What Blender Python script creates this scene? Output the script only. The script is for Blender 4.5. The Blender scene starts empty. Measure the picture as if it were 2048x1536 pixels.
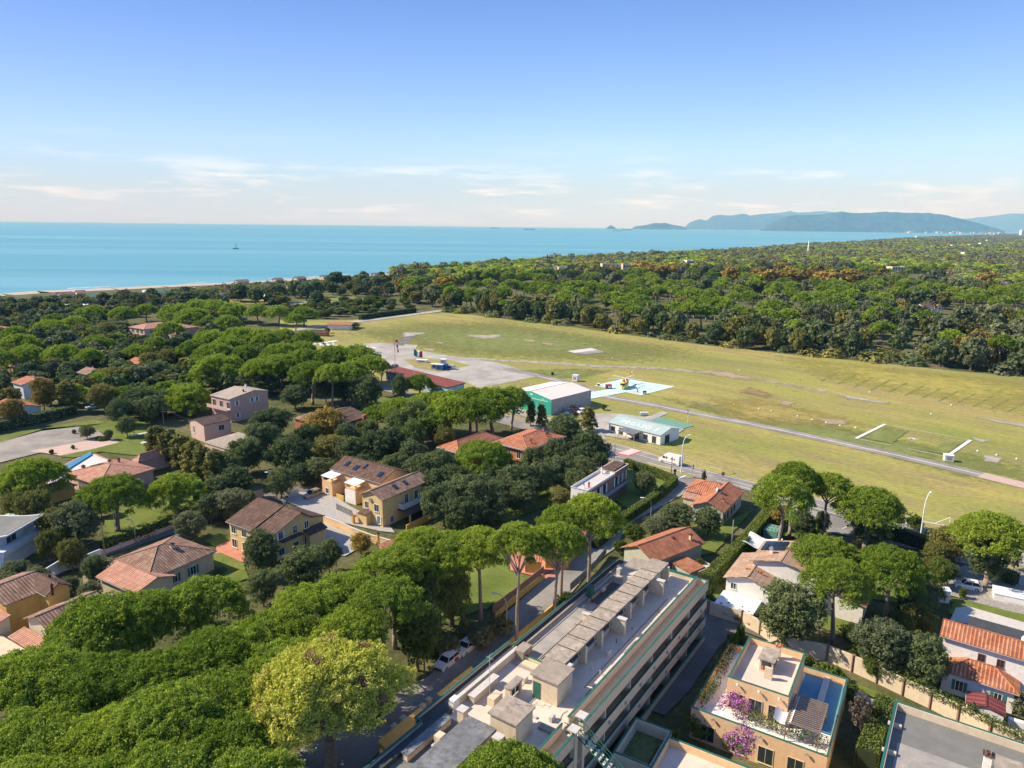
import bpy, bmesh, math, random
import numpy as np
from mathutils import Vector, Matrix, noise as mnoise
C = bpy.context.scene.collection
R_ = math.radians
# ---------------------------------------------------------------- camera (drone at 60 m)
CF, CH, HY, HS = 1421.0, 60.0, 452.3, 0.0108
_p = math.atan((768-HY)/CF); _r = math.atan(HS)
_F = Vector((0, math.cos(_p), -math.sin(_p))); _U0 = Vector((0, math.sin(_p), math.cos(_p))); _X0 = Vector((1, 0, 0))
_R = math.cos(_r)*_X0+math.sin(_r)*_U0; _U = -math.sin(_r)*_X0+math.cos(_r)*_U0
cam = bpy.data.objects.new('camera', bpy.data.cameras.new('camera')); C.objects.link(cam)
M = Matrix((_R, _U, -_F)).transposed().to_4x4(); M.translation = Vector((0, 0, CH)); cam.matrix_world = M
cam.data.sensor_width = 36; cam.data.lens = CF/2048*36; cam.data.clip_start = 1; cam.data.clip_end = 120000
bpy.context.scene.camera = cam
# ---------------------------------------------------------------- sky, sun, exposure
SUN_EL, SUN_DIR = 39.5, Vector((-1, 0.13, 0)).normalized()
w = bpy.data.worlds.new('World'); bpy.context.scene.world = w; w.use_nodes = True
nt = w.node_tree; nt.nodes.clear()
N = nt.nodes.new; Lk = nt.links.new
sky = N('ShaderNodeTexSky'); sky.sky_type = 'NISHITA'; sky.sun_disc = False
sky.sun_elevation = R_(SUN_EL); sky.sun_rotation = math.atan2(SUN_DIR.x, SUN_DIR.y) % (2*math.pi)
sky.altitude = 60; sky.air_density = 1.0; sky.dust_density = 0.15; sky.ozone_density = 2.5
tc = N('ShaderNodeTexCoord'); sx = N('ShaderNodeSeparateXYZ'); Lk(tc.outputs['Generated'], sx.inputs[0])
mp = N('ShaderNodeMapping'); mp.inputs['Scale'].default_value = (4.2, 4.2, 38); Lk(tc.outputs['Generated'], mp.inputs[0])
n1 = N('ShaderNodeTexNoise'); n1.inputs['Scale'].default_value = 1.6; n1.inputs['Detail'].default_value = 9; n1.inputs['Roughness'].default_value = .62; Lk(mp.outputs[0], n1.inputs['Vector'])
cr = N('ShaderNodeValToRGB'); cr.color_ramp.elements[0].position = .52; cr.color_ramp.elements[1].position = .68; Lk(n1.outputs['Fac'], cr.inputs[0])
band = N('ShaderNodeValToRGB'); e = band.color_ramp.elements; e[0].position = 0.0; e[0].color = (.0,)*3+(1,); e[1].position = .125; e[1].color = (0, 0, 0, 1)
for ps, v in ((.012, .35), (.035, .9), (.06, .55), (.085, .12)):
    q = e.new(ps); q.color = (v, v, v, 1)
Lk(sx.outputs['Z'], band.inputs[0])
mu = N('ShaderNodeMath'); mu.operation = 'MULTIPLY'; Lk(cr.outputs[0], mu.inputs[0]); Lk(band.outputs[0], mu.inputs[1])
mu2 = N('ShaderNodeMath'); mu2.operation = 'MULTIPLY'; mu2.inputs[1].default_value = .75; Lk(mu.outputs[0], mu2.inputs[0])
tint = N('ShaderNodeMix'); tint.data_type = 'RGBA'; tint.blend_type = 'MULTIPLY'; tint.inputs[0].default_value = 1; tint.inputs[7].default_value = (1.0, .95, 1.06, 1); Lk(sky.outputs[0], tint.inputs[6])
zr = N('ShaderNodeValToRGB'); e = zr.color_ramp.elements; e[0].position = 0; e[0].color = (.50, .72, 1.2, 1); e[1].position = .8; e[1].color = (.75, .82, .95, 1)
for ps, v in ((.05, (.56, .76, 1.12, 1)), (.10, (.64, .80, 1.04, 1)), (.17, (.56, .66, .90, 1)), (.28, (.40, .48, .76, 1)), (.45, (.60, .68, .88, 1))):
    q = e.new(ps); q.color = v
Lk(sx.outputs['Z'], zr.inputs[0]); tg = N('ShaderNodeMix'); tg.data_type = 'RGBA'; tg.blend_type = 'MULTIPLY'; tg.inputs[0].default_value = 1; Lk(tint.outputs[2], tg.inputs[6]); Lk(zr.outputs[0], tg.inputs[7])
dp = N('ShaderNodeVectorMath'); dp.operation = 'DOT_PRODUCT'; Lk(tc.outputs['Generated'], dp.inputs[0]); dp.inputs[1].default_value = SUN_DIR
dr = N('ShaderNodeValToRGB'); dr.color_ramp.elements[0].position = 0; dr.color_ramp.elements[0].color = (1, 1, 1, 1); dr.color_ramp.elements[1].position = .75; dr.color_ramp.elements[1].color = (.62, .60, .70, 1); Lk(dp.outputs['Value'], dr.inputs[0])
t3 = N('ShaderNodeMix'); t3.data_type = 'RGBA'; t3.blend_type = 'MULTIPLY'; t3.inputs[0].default_value = 1; Lk(tg.outputs[2], t3.inputs[6]); Lk(dr.outputs[0], t3.inputs[7]); tg = t3
mx = N('ShaderNodeMix'); mx.data_type = 'RGBA'; Lk(mu2.outputs[0], mx.inputs[0]); Lk(tg.outputs[2], mx.inputs[6]); mx.inputs[7].default_value = (6.8, 8.2, 10.0, 1)
bg = N('ShaderNodeBackground'); bg.inputs['Strength'].default_value = 0.15; Lk(mx.outputs[2], bg.inputs[0])
ow = N('ShaderNodeOutputWorld'); Lk(bg.outputs[0], ow.inputs[0])
sl = bpy.data.lights.new('sun', 'SUN'); sl.energy = 5.0; sl.angle = R_(.53); sl.color = (1, .92, .77)
so = bpy.data.objects.new('sun', sl); C.objects.link(so)
sdir = Vector((SUN_DIR.x*math.cos(R_(SUN_EL)), SUN_DIR.y*math.cos(R_(SUN_EL)), math.sin(R_(SUN_EL))))
so.rotation_euler = sdir.to_track_quat('Z', 'Y').to_euler(); so.location = (0, 0, 120)
vs = bpy.context.scene.view_settings; vs.view_transform = 'Standard'; vs.look = 'None'; vs.exposure = 0.72; vs.gamma = 1
# ---------------------------------------------------------------- helpers
def P(x, y, z=0.0):
    """point at height z seen at photo pixel x, y"""
    d = _R*((x-1024)/CF)-_U*((y-768)/CF)+_F
    t = (z-CH)/d.z
    return Vector((d.x*t, d.y*t))
def P3(x, y, z=0.0):
    q = P(x, y, z); return Vector((q.x, q.y, z))
def tag(o, label=None, cat=None, group=None, kind=None):
    if label: o['label'] = label
    if cat: o['category'] = cat
    if group: o['group'] = group
    if kind: o['kind'] = kind
    return o
def empty(name, loc=(0, 0, 0), rz=0, label=None, cat=None, group=None):
    o = bpy.data.objects.new(name, None); o.empty_display_size = .5; C.objects.link(o)
    o.location = loc; o.rotation_euler = (0, 0, rz)
    return tag(o, label, cat, group)
def link(name, me, parent=None, loc=None, rz=None):
    o = bpy.data.objects.new(name, me); C.objects.link(o)
    if parent: o.parent = parent
    if loc is not None: o.location = loc
    if rz is not None: o.rotation_euler = (0, 0, rz)
    return o
class MB:
    def __init__(s): s.v = []; s.f = []; s.uv = []; s.mi = []
    def poly(s, pts, uv=None, mi=0):
        b = len(s.v); s.v += [tuple(p) for p in pts]; s.f.append(tuple(range(b, b+len(pts))))
        s.uv.append(uv if uv else [(p[0], p[1]) for p in pts]); s.mi.append(mi)
    def box(s, x0, x1, y0, y1, z0, z1, mi=0, bottom=True):
        if x1 < x0: x0, x1 = x1, x0
        if y1 < y0: y0, y1 = y1, y0
        p = [(x0, y0), (x1, y0), (x1, y1), (x0, y1)]
        s.prism(p, z0, z1, mi, bottom)
    def prism(s, p, z0, z1, mi=0, bottom=True):
        a = sum(p[i][0]*p[(i+1) % len(p)][1]-p[(i+1) % len(p)][0]*p[i][1] for i in range(len(p)))
        if a < 0: p = list(p)[::-1]
        n = len(p); d = 0
        for i in range(n):
            a, b = p[i], p[(i+1) % n]; l = math.hypot(b[0]-a[0], b[1]-a[1])
            s.poly([(a[0], a[1], z0), (b[0], b[1], z0), (b[0], b[1], z1), (a[0], a[1], z1)], [(d, z0), (d+l, z0), (d+l, z1), (d, z1)], mi); d += l
        s.poly([(q[0], q[1], z1) for q in p], None, mi)
        if bottom: s.poly([(q[0], q[1], z0) for q in p][::-1], None, mi)
    def slab(s, top, th, mi=0, uv=None):
        """thick sloping plate, top = 3-D polygon counter-clockwise seen from above"""
        n = len(top); lo = [(q[0], q[1], q[2]-th) for q in top]
        s.poly(top, uv, mi); s.poly(lo[::-1], None, mi)
        for i in range(n):
            j = (i+1) % n; s.poly([lo[i], lo[j], top[j], top[i]], [(0, 0), (1, 0), (1, .1), (0, .1)], mi)
    def ring(s, a, b, ra, rb, n=8, mi=0, cap=True):
        a = Vector(a); b = Vector(b); d = (b-a).normalized()
        u = d.orthogonal().normalized(); v = d.cross(u)
        A = [a+(u*math.cos(2*math.pi*k/n)+v*math.sin(2*math.pi*k/n))*ra for k in range(n)]
        B = [b+(u*math.cos(2*math.pi*k/n)+v*math.sin(2*math.pi*k/n))*rb for k in range(n)]
        for k in range(n):
            j = (k+1) % n; s.poly([A[k], A[j], B[j], B[k]], [(k/n, 0), ((k+1)/n, 0), ((k+1)/n, 1), (k/n, 1)], mi)
        if cap: s.poly(B, None, mi); s.poly(A[::-1], None, mi)
    def tube(s, pts, r, n=6, mi=0):
        rs = r if isinstance(r, (list, tuple)) else [r]*len(pts)
        for i in range(len(pts)-1): s.ring(pts[i], pts[i+1], rs[i], rs[i+1], n, mi, cap=(i in (0, len(pts)-2)))
    def ball(s, c, r, rz=None, n=10, m=6, mi=0):
        rz = rz or r; rows = []
        for i in range(m+1):
            t = math.pi*i/m-math.pi/2
            rows.append([(c[0]+r*math.cos(t)*math.cos(2*math.pi*k/n), c[1]+r*math.cos(t)*math.sin(2*math.pi*k/n), c[2]+rz*math.sin(t)) for k in range(n)])
        for i in range(m):
            for k in range(n):
                j = (k+1) % n; s.poly([rows[i][k], rows[i][j], rows[i+1][j], rows[i+1][k]], None, mi)
    def loft(s, secs, mi=0, cap=True):
        for a, b in zip(secs, secs[1:]):
            n = len(a)
            for k in range(n):
                j = (k+1) % n; s.poly([a[k], a[j], b[j], b[k]], None, mi)
        if cap: s.poly(secs[0][::-1], None, mi); s.poly(secs[-1], None, mi)
    def build(s, name, mats, parent=None, smooth=False, label=None):
        me = bpy.data.meshes.new(name); me.from_pydata(s.v, [], s.f)
        uvl = me.uv_layers.new(name='UVMap')
        flat = [c for f in s.uv for p in f for c in p[:2]]
        uvl.data.foreach_set('uv', flat)
        if not isinstance(mats, (list, tuple)): mats = [mats]
        for m in mats: me.materials.append(m)
        me.polygons.foreach_set('material_index', s.mi)
        bm = bmesh.new(); bm.from_mesh(me); bmesh.ops.remove_doubles(bm, verts=bm.verts, dist=.0008)
        bmesh.ops.recalc_face_normals(bm, faces=bm.faces); bm.to_mesh(me); bm.free()
        if smooth: me.polygons.foreach_set('use_smooth', [True]*len(me.polygons))
        o = link(name, me, parent)
        if label: o['label'] = label
        return o
# ---------------------------------------------------------------- materials
def newmat(name):
    m = bpy.data.materials.new(name); m.use_nodes = True; t = m.node_tree; t.nodes.clear()
    o = t.nodes.new('ShaderNodeOutputMaterial'); b = t.nodes.new('ShaderNodeBsdfPrincipled'); t.links.new(b.outputs[0], o.inputs[0])
    return m, t, b, o
def c4(c): return (c[0], c[1], c[2], 1)
def mul(c, k): return tuple(min(1, x*k) for x in c)
def nmix(t, fac, a, b, blend='MIX'):
    n = t.nodes.new('ShaderNodeMix'); n.data_type = 'RGBA'; n.blend_type = blend
    for i, x in ((0, fac), (6, a), (7, b)):
        if x is None: continue
        if hasattr(x, 'links'): t.links.new(x, n.inputs[i])
        else: n.inputs[i].default_value = x if i == 0 else c4(x)
    return n.outputs[2]
def nnoise(t, scale, detail=4, vec=None, rough=.55, scl=None):
    n = t.nodes.new('ShaderNodeTexNoise'); n.inputs['Scale'].default_value = scale; n.inputs['Detail'].default_value = detail; n.inputs['Roughness'].default_value = rough
    if vec is not None:
        if scl:
            m = t.nodes.new('ShaderNodeMapping'); m.inputs['Scale'].default_value = scl; t.links.new(vec, m.inputs[0]); vec = m.outputs[0]
        t.links.new(vec, n.inputs['Vector'])
    return n.outputs['Fac']
def nramp(t, fac, stops):
    n = t.nodes.new('ShaderNodeValToRGB'); e = n.color_ramp.elements
    e[0].position = stops[0][0]; e[0].color = c4(stops[0][1]); e[1].position = stops[-1][0]; e[1].color = c4(stops[-1][1])
    for p_, c_ in stops[1:-1]: q = e.new(p_); q.color = c4(c_)
    t.links.new(fac, n.inputs[0]); return n.outputs[0]
def g(v): return (v, v, v)
def wpos(t):
    n = t.nodes.new('ShaderNodeNewGeometry'); return n.outputs['Position']
def bump(t, b, h, s=.3, d=.05):
    n = t.nodes.new('ShaderNodeBump'); n.inputs['Strength'].default_value = s; n.inputs['Distance'].default_value = d
    t.links.new(h, n.inputs['Height']); t.links.new(n.outputs[0], b.inputs['Normal'])
def plain(name, col, rough=.6, metal=0, var=.12, sc=1.5, bs=0, spec=.4, big=.25):
    m, t, b, o = newmat(name); p = wpos(t)
    a = nnoise(t, sc, 6, p, .65); a2 = nnoise(t, sc*.12, 3, p)
    c = nmix(t, nramp(t, a, [(.30, g(0)), (.70, g(1))]), mul(col, 1-var), mul(col, 1+var)); c = nmix(t, nramp(t, a2, [(.35, g(0)), (.75, g(big))]), c, mul(col, .72))
    t.links.new(c, b.inputs['Base Color']); b.inputs['Roughness'].default_value = rough; b.inputs['Metallic'].default_value = metal; b.inputs['Specular IOR Level'].default_value = spec
    if bs: bump(t, b, a, bs)
    return m
def stucco(name, col, stain=.35):
    m, t, b, o = newmat(name); p = wpos(t)
    a = nnoise(t, 2.2, 7, p, .7); s = nnoise(t, .9, 5, p, .6, (1, 1, .22)); 
    c = nmix(t, nramp(t, a, [(.32, g(0)), (.68, g(1))]), mul(col, .86), mul(col, 1.07))
    c = nmix(t, nramp(t, s, [(.48, g(0)), (.72, g(stain))]), c, mul(col, .6))
    t.links.new(c, b.inputs['Base Color']); b.inputs['Roughness'].default_value = .85; b.inputs['Specular IOR Level'].default_value = .2
    bump(t, b, nnoise(t, 14, 3, p), .15, .02); return m
def tiles(name, c1, c2, moss=(.05, .045, .03), mossk=.35, pitch=.45, row=.8):
    """roman tiles: u runs along the eave, v up the slope, both in metres"""
    m, t, b, o = newmat(name)
    uv = t.nodes.new('ShaderNodeUVMap'); sp = t.nodes.new('ShaderNodeSeparateXYZ'); t.links.new(uv.outputs[0], sp.inputs[0])
    def tri(out, per):
        d = t.nodes.new('ShaderNodeMath'); d.operation = 'DIVIDE'; d.inputs[1].default_value = per; t.links.new(out, d.inputs[0])
        f = t.nodes.new('ShaderNodeMath'); f.operation = 'FRACT'; t.links.new(d.outputs[0], f.inputs[0]); return f.outputs[0], d.outputs[0]
    fu, du = tri(sp.outputs[0], pitch); fv, dv = tri(sp.outputs[1], row)
    fl = [None, None]
    for i, dd in enumerate((du, dv)):
        q = t.nodes.new('ShaderNodeMath'); q.operation = 'FLOOR'; t.links.new(dd, q.inputs[0]); fl[i] = q.outputs[0]
    cb = t.nodes.new('ShaderNodeCombineXYZ'); t.links.new(fl[0], cb.inputs[0]); t.links.new(fl[1], cb.inputs[1])
    wn = t.nodes.new('ShaderNodeTexWhiteNoise'); wn.noise_dimensions = '2D'; t.links.new(cb.outputs[0], wn.inputs['Vector'])
    col = nmix(t, wn.outputs['Value'], c1, c2)
    gro = nramp(t, fu, [(0, g(.55)), (.16, g(1)), (.62, g(1)), (.8, g(.42)), (1, g(.55))])
    col = nmix(t, 1, col, gro, 'MULTIPLY')
    col = nmix(t, 1, col, nramp(t, fv, [(0, g(.62)), (.14, g(1)), (1, g(1))]), 'MULTIPLY')
    mo = nnoise(t, .55, 6, wpos(t), .65)
    col = nmix(t, nramp(t, mo, [(.5, g(0)), (.72, g(mossk))]), col, moss)
    t.links.new(col, b.inputs['Base Color']); b.inputs['Roughness'].default_value = .85; b.inputs['Specular IOR Level'].default_value = .2
    h = nramp(t, fu, [(0, g(.0)), (.35, g(1)), (.7, g(0)), (1, g(0))]); bump(t, b, h, .8, .12)
    return m
def leafmat(name, lo, hi, trans=.22, obj=.35):
    m, t, b, o = newmat(name); t.nodes.remove(b)
    at = t.nodes.new('ShaderNodeAttribute'); at.attribute_name = 'tint'
    oi = t.nodes.new('ShaderNodeObjectInfo')
    c = nmix(t, at.outputs['Fac'], lo, hi)
    r = nramp(t, oi.outputs['Random'], [(0, (1-obj, 1-obj*.8, 1-obj)), (.5, g(1)), (1, (1+obj*.6, 1+obj*.4, 1+obj*.1))])
    c = nmix(t, 1, c, r, 'MULTIPLY')
    d = t.nodes.new('ShaderNodeBsdfDiffuse'); tr = t.nodes.new('ShaderNodeBsdfTranslucent'); ms = t.nodes.new('ShaderNodeMixShader'); ms.inputs[0].default_value = trans
    t.links.new(c, d.inputs[0]); c2 = nmix(t, 1, c, (1.0, 1.15, .6), 'MULTIPLY'); t.links.new(c2, tr.inputs[0])
    t.links.new(d.outputs[0], ms.inputs[1]); t.links.new(tr.outputs[0], ms.inputs[2])
    gl = t.nodes.new('ShaderNodeBsdfGlossy'); gl.inputs['Roughness'].default_value = .45; gl.inputs[0].default_value = (1, 1, 1, 1)
    m2 = t.nodes.new('ShaderNodeMixShader'); m2.inputs[0].default_value = .008; t.links.new(ms.outputs[0], m2.inputs[1]); t.links.new(gl.outputs[0], m2.inputs[2])
    t.links.new(m2.outputs[0], o.inputs[0]); return m
def glassmat(name, col=(.02, .03, .035), rough=.08):
    m, t, b, o = newmat(name); b.inputs['Base Color'].default_value = c4(col); b.inputs['Roughness'].default_value = rough; b.inputs['Specular IOR Level'].default_value = .8
    return m
MT = {}
MT['pine'] = leafmat('pine needles', (.115, .185, .022), (.43, .52, .070), trans=.32)
MT['pineold'] = leafmat('yellowing pine needles', (.38, .39, .055), (.74, .71, .15), obj=.0, trans=.28)
MT['oak'] = leafmat('dark evergreen leaves', (.072, .105, .042), (.22, .265, .115), trans=.3)
MT['grey'] = leafmat('grey green leaves', (.11, .13, .065), (.29, .31, .17), trans=.3)
MT['gold'] = leafmat('autumn plane leaves', (.20, .14, .03), (.56, .40, .10))
MT['olive'] = leafmat('olive brown leaves', (.125, .13, .035), (.34, .315, .095), trans=.3)
MT['soft'] = leafmat('soft pine needles', (.12, .16, .045), (.28, .34, .10), trans=.3)
MT['bare'] = leafmat('bare twigs', (.085, .070, .060), (.19, .165, .145), trans=.05)
MT['hedge'] = leafmat('hedge leaves', (.075, .115, .018), (.24, .29, .055), obj=.1)
MT['bush'] = leafmat('garden shrub leaves', (.050, .085, .014), (.19, .24, .05))
MT['flower'] = leafmat('magenta flowers', (.36, .07, .34), (.72, .26, .66), obj=.0)
MT['reed'] = leafmat('reed', (.09, .11, .03), (.22, .25, .08))
MT['dead'] = leafmat('dead needles', (.28, .17, .09), (.42, .27, .15), obj=.0)
MT['bark'] = plain('bark', (.16, .115, .085), .95, var=.4, sc=6, bs=.6)
MT['barkgrey'] = plain('pale pine bark', (.27, .21, .17), .95, var=.4, sc=5, bs=.6)
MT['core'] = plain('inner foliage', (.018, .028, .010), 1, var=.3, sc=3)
print('part 1 ok')
# ---------------------------------------------------------------- foliage meshes
def leaf_mesh(name, pos, nrm, size, tint, rng, mat, aspect=2.0, flat=.55, extra=None, blade=0.0):
    """many small leaf clumps, each one quad bent out of plane; pos, nrm: n x 3"""
    n = len(pos)
    r = rng.normal(size=(n, 3)); nn = nrm+r*flat; nn /= np.linalg.norm(nn, axis=1)[:, None]+1e-9
    a = np.cross(nn, rng.normal(size=(n, 3))); a /= np.linalg.norm(a, axis=1)[:, None]+1e-9
    b = np.cross(nn, a)
    if blade:      # part of the clumps stand up as needle tufts pointing outward
        k = rng.random(n) < blade; a2 = np.where(k[:, None], nn, a); b = np.where(k[:, None], a, b); nn = np.where(k[:, None], np.cross(a2, a), nn); a = a2
        pos = pos+np.where(k[:, None], a*size[:, None]*.3, 0)
    s = size[:, None]; a = a*s*.5; b = b*s*.5/aspect
    v = np.stack([pos-a, pos-b+nn*s*.12, pos+a, pos+b+nn*s*.12], 1).reshape(-1, 3)
    idx = np.arange(n*4, dtype=np.int32)
    me = bpy.data.meshes.new(name); me.vertices.add(n*4); me.loops.add(n*4); me.polygons.add(n)
    me.vertices.foreach_set('co', v.astype(np.float32).ravel()); me.loops.foreach_set('vertex_index', idx)
    me.polygons.foreach_set('loop_start', np.arange(0, n*4, 4, dtype=np.int32))
    mats = mat if isinstance(mat, (list, tuple)) else [mat]
    for m in mats: me.materials.append(m)
    if extra is not None: me.polygons.foreach_set('material_index', extra.astype(np.int32))
    at = me.attributes.new('tint', 'FLOAT', 'FACE'); at.data.foreach_set('value', np.clip(tint, 0, 1).astype(np.float32))
    me.update(calc_edges=True); return me
def sph(rng, n):
    d = rng.normal(size=(n, 3)); return d/np.linalg.norm(d, axis=1)[:, None]
def lobes_to_leaves(rng, lc, lr, n, up=.0, squash=.8, jit=.12, subr=0, leaves=34):
    """scatter n leaves over the lobes' outer faces; returns pos, normals, tint"""
    w = lr**2; k = rng.choice(len(lc), n, p=w/w.sum()); d = sph(rng, n)
    d[:, 2] = np.where(d[:, 2] < -.35+up, -d[:, 2], d[:, 2])
    if subr:      # leaves gather in small tufts on the lobes
        ns = max(30, n//leaves); ks = rng.choice(len(lc), ns, p=w/w.sum()); ds = sph(rng, ns); ds[:, 2] = np.where(ds[:, 2] < -.35+up, -ds[:, 2], ds[:, 2])
        sc_ = lc[ks]+ds*np.array([1, 1, squash])*(lr[ks]*(1+rng.normal(size=ns)*jit))[:, None]; sr = subr*rng.uniform(.6, 1.35, ns); st = rng.random(ns)
        q = rng.integers(0, ns, n); e = sph(rng, n); e = e+ds[q]*.45; e /= np.linalg.norm(e, axis=1)[:, None]
        return sc_[q]+e*sr[q][:, None]*(.75+.35*rng.random(n))[:, None], e*.75+ds[q]*.25, st[q]*.6+rng.random(n)*.4
    rad = lr[k]*(1+rng.normal(size=n)*jit); dd = d*np.array([1, 1, squash])
    pos = lc[k]+dd*rad[:, None]; lt = rng.random(len(lc))
    return pos, d, lt[k]*.55+rng.random(n)*.45
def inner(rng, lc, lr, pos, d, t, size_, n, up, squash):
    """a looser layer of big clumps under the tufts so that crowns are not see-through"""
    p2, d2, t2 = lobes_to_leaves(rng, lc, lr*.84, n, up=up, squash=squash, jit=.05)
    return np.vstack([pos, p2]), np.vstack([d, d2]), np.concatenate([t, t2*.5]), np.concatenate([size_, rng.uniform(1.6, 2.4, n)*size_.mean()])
def umbrella(seed, n, W=12., H=15., T=4.6, nl=70, size=.42, lr0=1.25, mat='pine', aspect=1.9, dead=0, lk=1.0, subr=.36):
    rng = np.random.default_rng(seed); lc = []; lr = []
    irr = [rng.uniform(.0, .13) for _ in range(4)]; ph = rng.uniform(0, 6.28, 4)
    for i in range(nl):
        a = i*2.39996+rng.normal()*.15; r = math.sqrt((i+.5)/nl)*(1+rng.normal()*.04)
        edge = 1+sum(irr[k]*math.sin((k+2)*a+ph[k]) for k in range(4))
        R = (W/2-lr0*.7)*r*edge
        z = (H-lr0)-(T-lr0*1.1)*(min(r, 1)**2.7)+rng.normal()*.2
        lc.append((R*math.cos(a), R*math.sin(a), z)); lr.append(lr0*rng.uniform(.85, 1.15)*(1.0-.18*r)*lk)
    lc = np.array(lc); lr = np.array(lr)
    pos, d, t = lobes_to_leaves(rng, lc, lr, n, up=.1, squash=.82, subr=subr)
    m = int(n*.02); q = rng.random((m, 2)); rr = np.sqrt(q[:, 0])*W*.42; aa = q[:, 1]*6.283   # thin lower foliage
    ip = np.stack([rr*np.cos(aa), rr*np.sin(aa), H-T*.55-(T*.45)*(rr/(W*.42))**2+rng.normal(size=m)*.35], 1)
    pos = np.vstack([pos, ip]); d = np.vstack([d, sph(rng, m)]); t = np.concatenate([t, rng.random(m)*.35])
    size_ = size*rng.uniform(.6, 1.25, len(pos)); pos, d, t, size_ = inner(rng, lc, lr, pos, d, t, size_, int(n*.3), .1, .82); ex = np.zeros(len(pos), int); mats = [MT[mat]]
    if dead:
        mats.append(MT['dead'])
        for k in rng.choice(np.where(lc[:, 2] > H-T)[0], dead, replace=False):
            c = lc[k]+np.array([0, 0, lr[k]*.8])+rng.normal(size=3)*.3; ex[np.linalg.norm(pos-c, axis=1) < .62] = 1
    nrm = d+np.array([0, 0, .35])
    return leaf_mesh('pine_crown', pos, nrm, size_, t, rng, mats, aspect, .5, ex, blade=.6)
def roundcrown(seed, n, W=8., H=9., z0=1.2, nl=46, size=.5, lr0=1.25, mat='oak', shape='round', squash=.9, flat=.7, subr=.36):
    rng = np.random.default_rng(seed); lc = []; lr = []
    cz = (H+z0)/2; hz = (H-z0)/2
    for i in range(nl):
        zz = 1-2*(i+.5)/nl; a = i*2.39996+rng.normal()*.3; rr = math.sqrt(max(0, 1-zz*zz))
        if shape == 'cone': k = (.95-.75*(zz*.5+.5))*1.1; rr = max(.12, k)
        if shape == 'col': rr = .85*min(1, (1-abs(zz))*2.2)**.6
        f = rng.uniform(.62, 1.08); R = max(0, W/2-lr0*.8)*rr*f
        lc.append((R*math.cos(a), R*math.sin(a), cz+(hz-lr0*.75)*zz)); lr.append(lr0*rng.uniform(.6, 1.4))
    pos, d, t = lobes_to_leaves(rng, np.array(lc), np.array(lr), n, squash=squash, jit=.13, subr=subr)
    size_ = size*rng.uniform(.6, 1.3, len(pos))
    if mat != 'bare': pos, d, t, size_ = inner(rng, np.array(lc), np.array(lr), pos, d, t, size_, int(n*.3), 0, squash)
    pos[:, 2] = np.maximum(pos[:, 2], z0*.5)
    return leaf_mesh('tree_crown', pos, d+np.array([0, 0, .15]), size_, t, rng, MT[mat], 1.5, flat)
def trunk_mesh(seed, H, zb, W, r=.3, limbs=6, mat='bark', lean=.6, n=8, fork=False):
    rng = random.Random(seed); mb = MB(); lx, ly = rng.uniform(-lean, lean), rng.uniform(-lean, lean)
    pts = [(0, 0, -.3)]+[(lx*(k/4)**1.5+rng.uniform(-.1, .1), ly*(k/4)**1.5+rng.uniform(-.1, .1), zb*k/4) for k in range(1, 5)]
    mb.tube(pts, [r*1.25, r, r*.85, r*.75, r*.68], n)
    top = Vector(pts[-1]); a0 = rng.uniform(0, 6)
    for k in range(limbs):
        a = a0+k*6.283/limbs+rng.uniform(-.3, .3); L = W/2*rng.uniform(.55, .85); hz = H-zb
        st = top+Vector((0, 0, -rng.uniform(0, zb*.12)))
        p1 = st+Vector((math.cos(a)*L*.35, math.sin(a)*L*.35, hz*.32)); p2 = st+Vector((math.cos(a)*L*.7, math.sin(a)*L*.7, hz*.52)); p3 = st+Vector((math.cos(a)*L, math.sin(a)*L, hz*.66))
        mb.tube([st, p1, p2, p3], [r*.42, r*.33, r*.2, r*.08], 5)
        for s2 in (-1, 1):
            b = a+s2*.55; p4 = p1+Vector((math.cos(b)*L*.45, math.sin(b)*L*.45, hz*.36)); mb.tube([p1, p4], [r*.22, r*.07], 4)
    o = mb.build('trunk_template', MT[mat], smooth=True); me = o.data; bpy.data.objects.remove(o); return me
KIND = {}      # kind -> (list of (crown mesh, trunk mesh), template width, template height, crown centre height)
def kind(nm, ms, W, H, zc): KIND[nm] = (ms, W, H, zc)
def PIN(seed, n, **k):
    s = k.get('size', .42)
    return umbrella(seed, n, **k)
tk_p = [trunk_mesh(s, 15, 9.8, 12, .36, 7, 'barkgrey') for s in (1, 2, 3)]
kind('pine_near', [(umbrella(s, 40000, W=13, size=.23, subr=.34, nl=105, lr0=1.25, T=5.8), tk_p[s % 3]) for s in (11, 12, 13, 14)], 12, 15, 12.9)
kind('pine_wood', [(umbrella(s, 40000, W=13.2, size=.23, subr=.36, nl=90, lr0=1.25, T=4.2), tk_p[s % 3]) for s in (15, 16, 17)], 12, 15, 13.7)
kind('pine_mid', [(umbrella(s, 15000, W=12.8, size=.34, subr=.5, nl=75, lr0=1.35, T=5.2), tk_p[s % 3]) for s in (21, 22, 23, 24)], 12, 15, 12.9)
kind('pine_far', [(umbrella(s, 2800, size=.75, nl=55, T=4.2, subr=.7), tk_p[s % 3]) for s in (31, 32, 33, 34)], 12, 15, 12.9)
kind('pine_yellow', [(umbrella(41, 62000, W=14, size=.21, subr=.34, nl=170, lr0=1.3, T=5.4, mat='pineold', dead=16), trunk_mesh(9, 15, 8.9, 14, .62, 8, 'barkgrey'))], 14, 15, 12.6)
tk_r = [trunk_mesh(s, 8, 2.2, 7, .22, 6, 'bark', .3) for s in (4, 5)]
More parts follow.
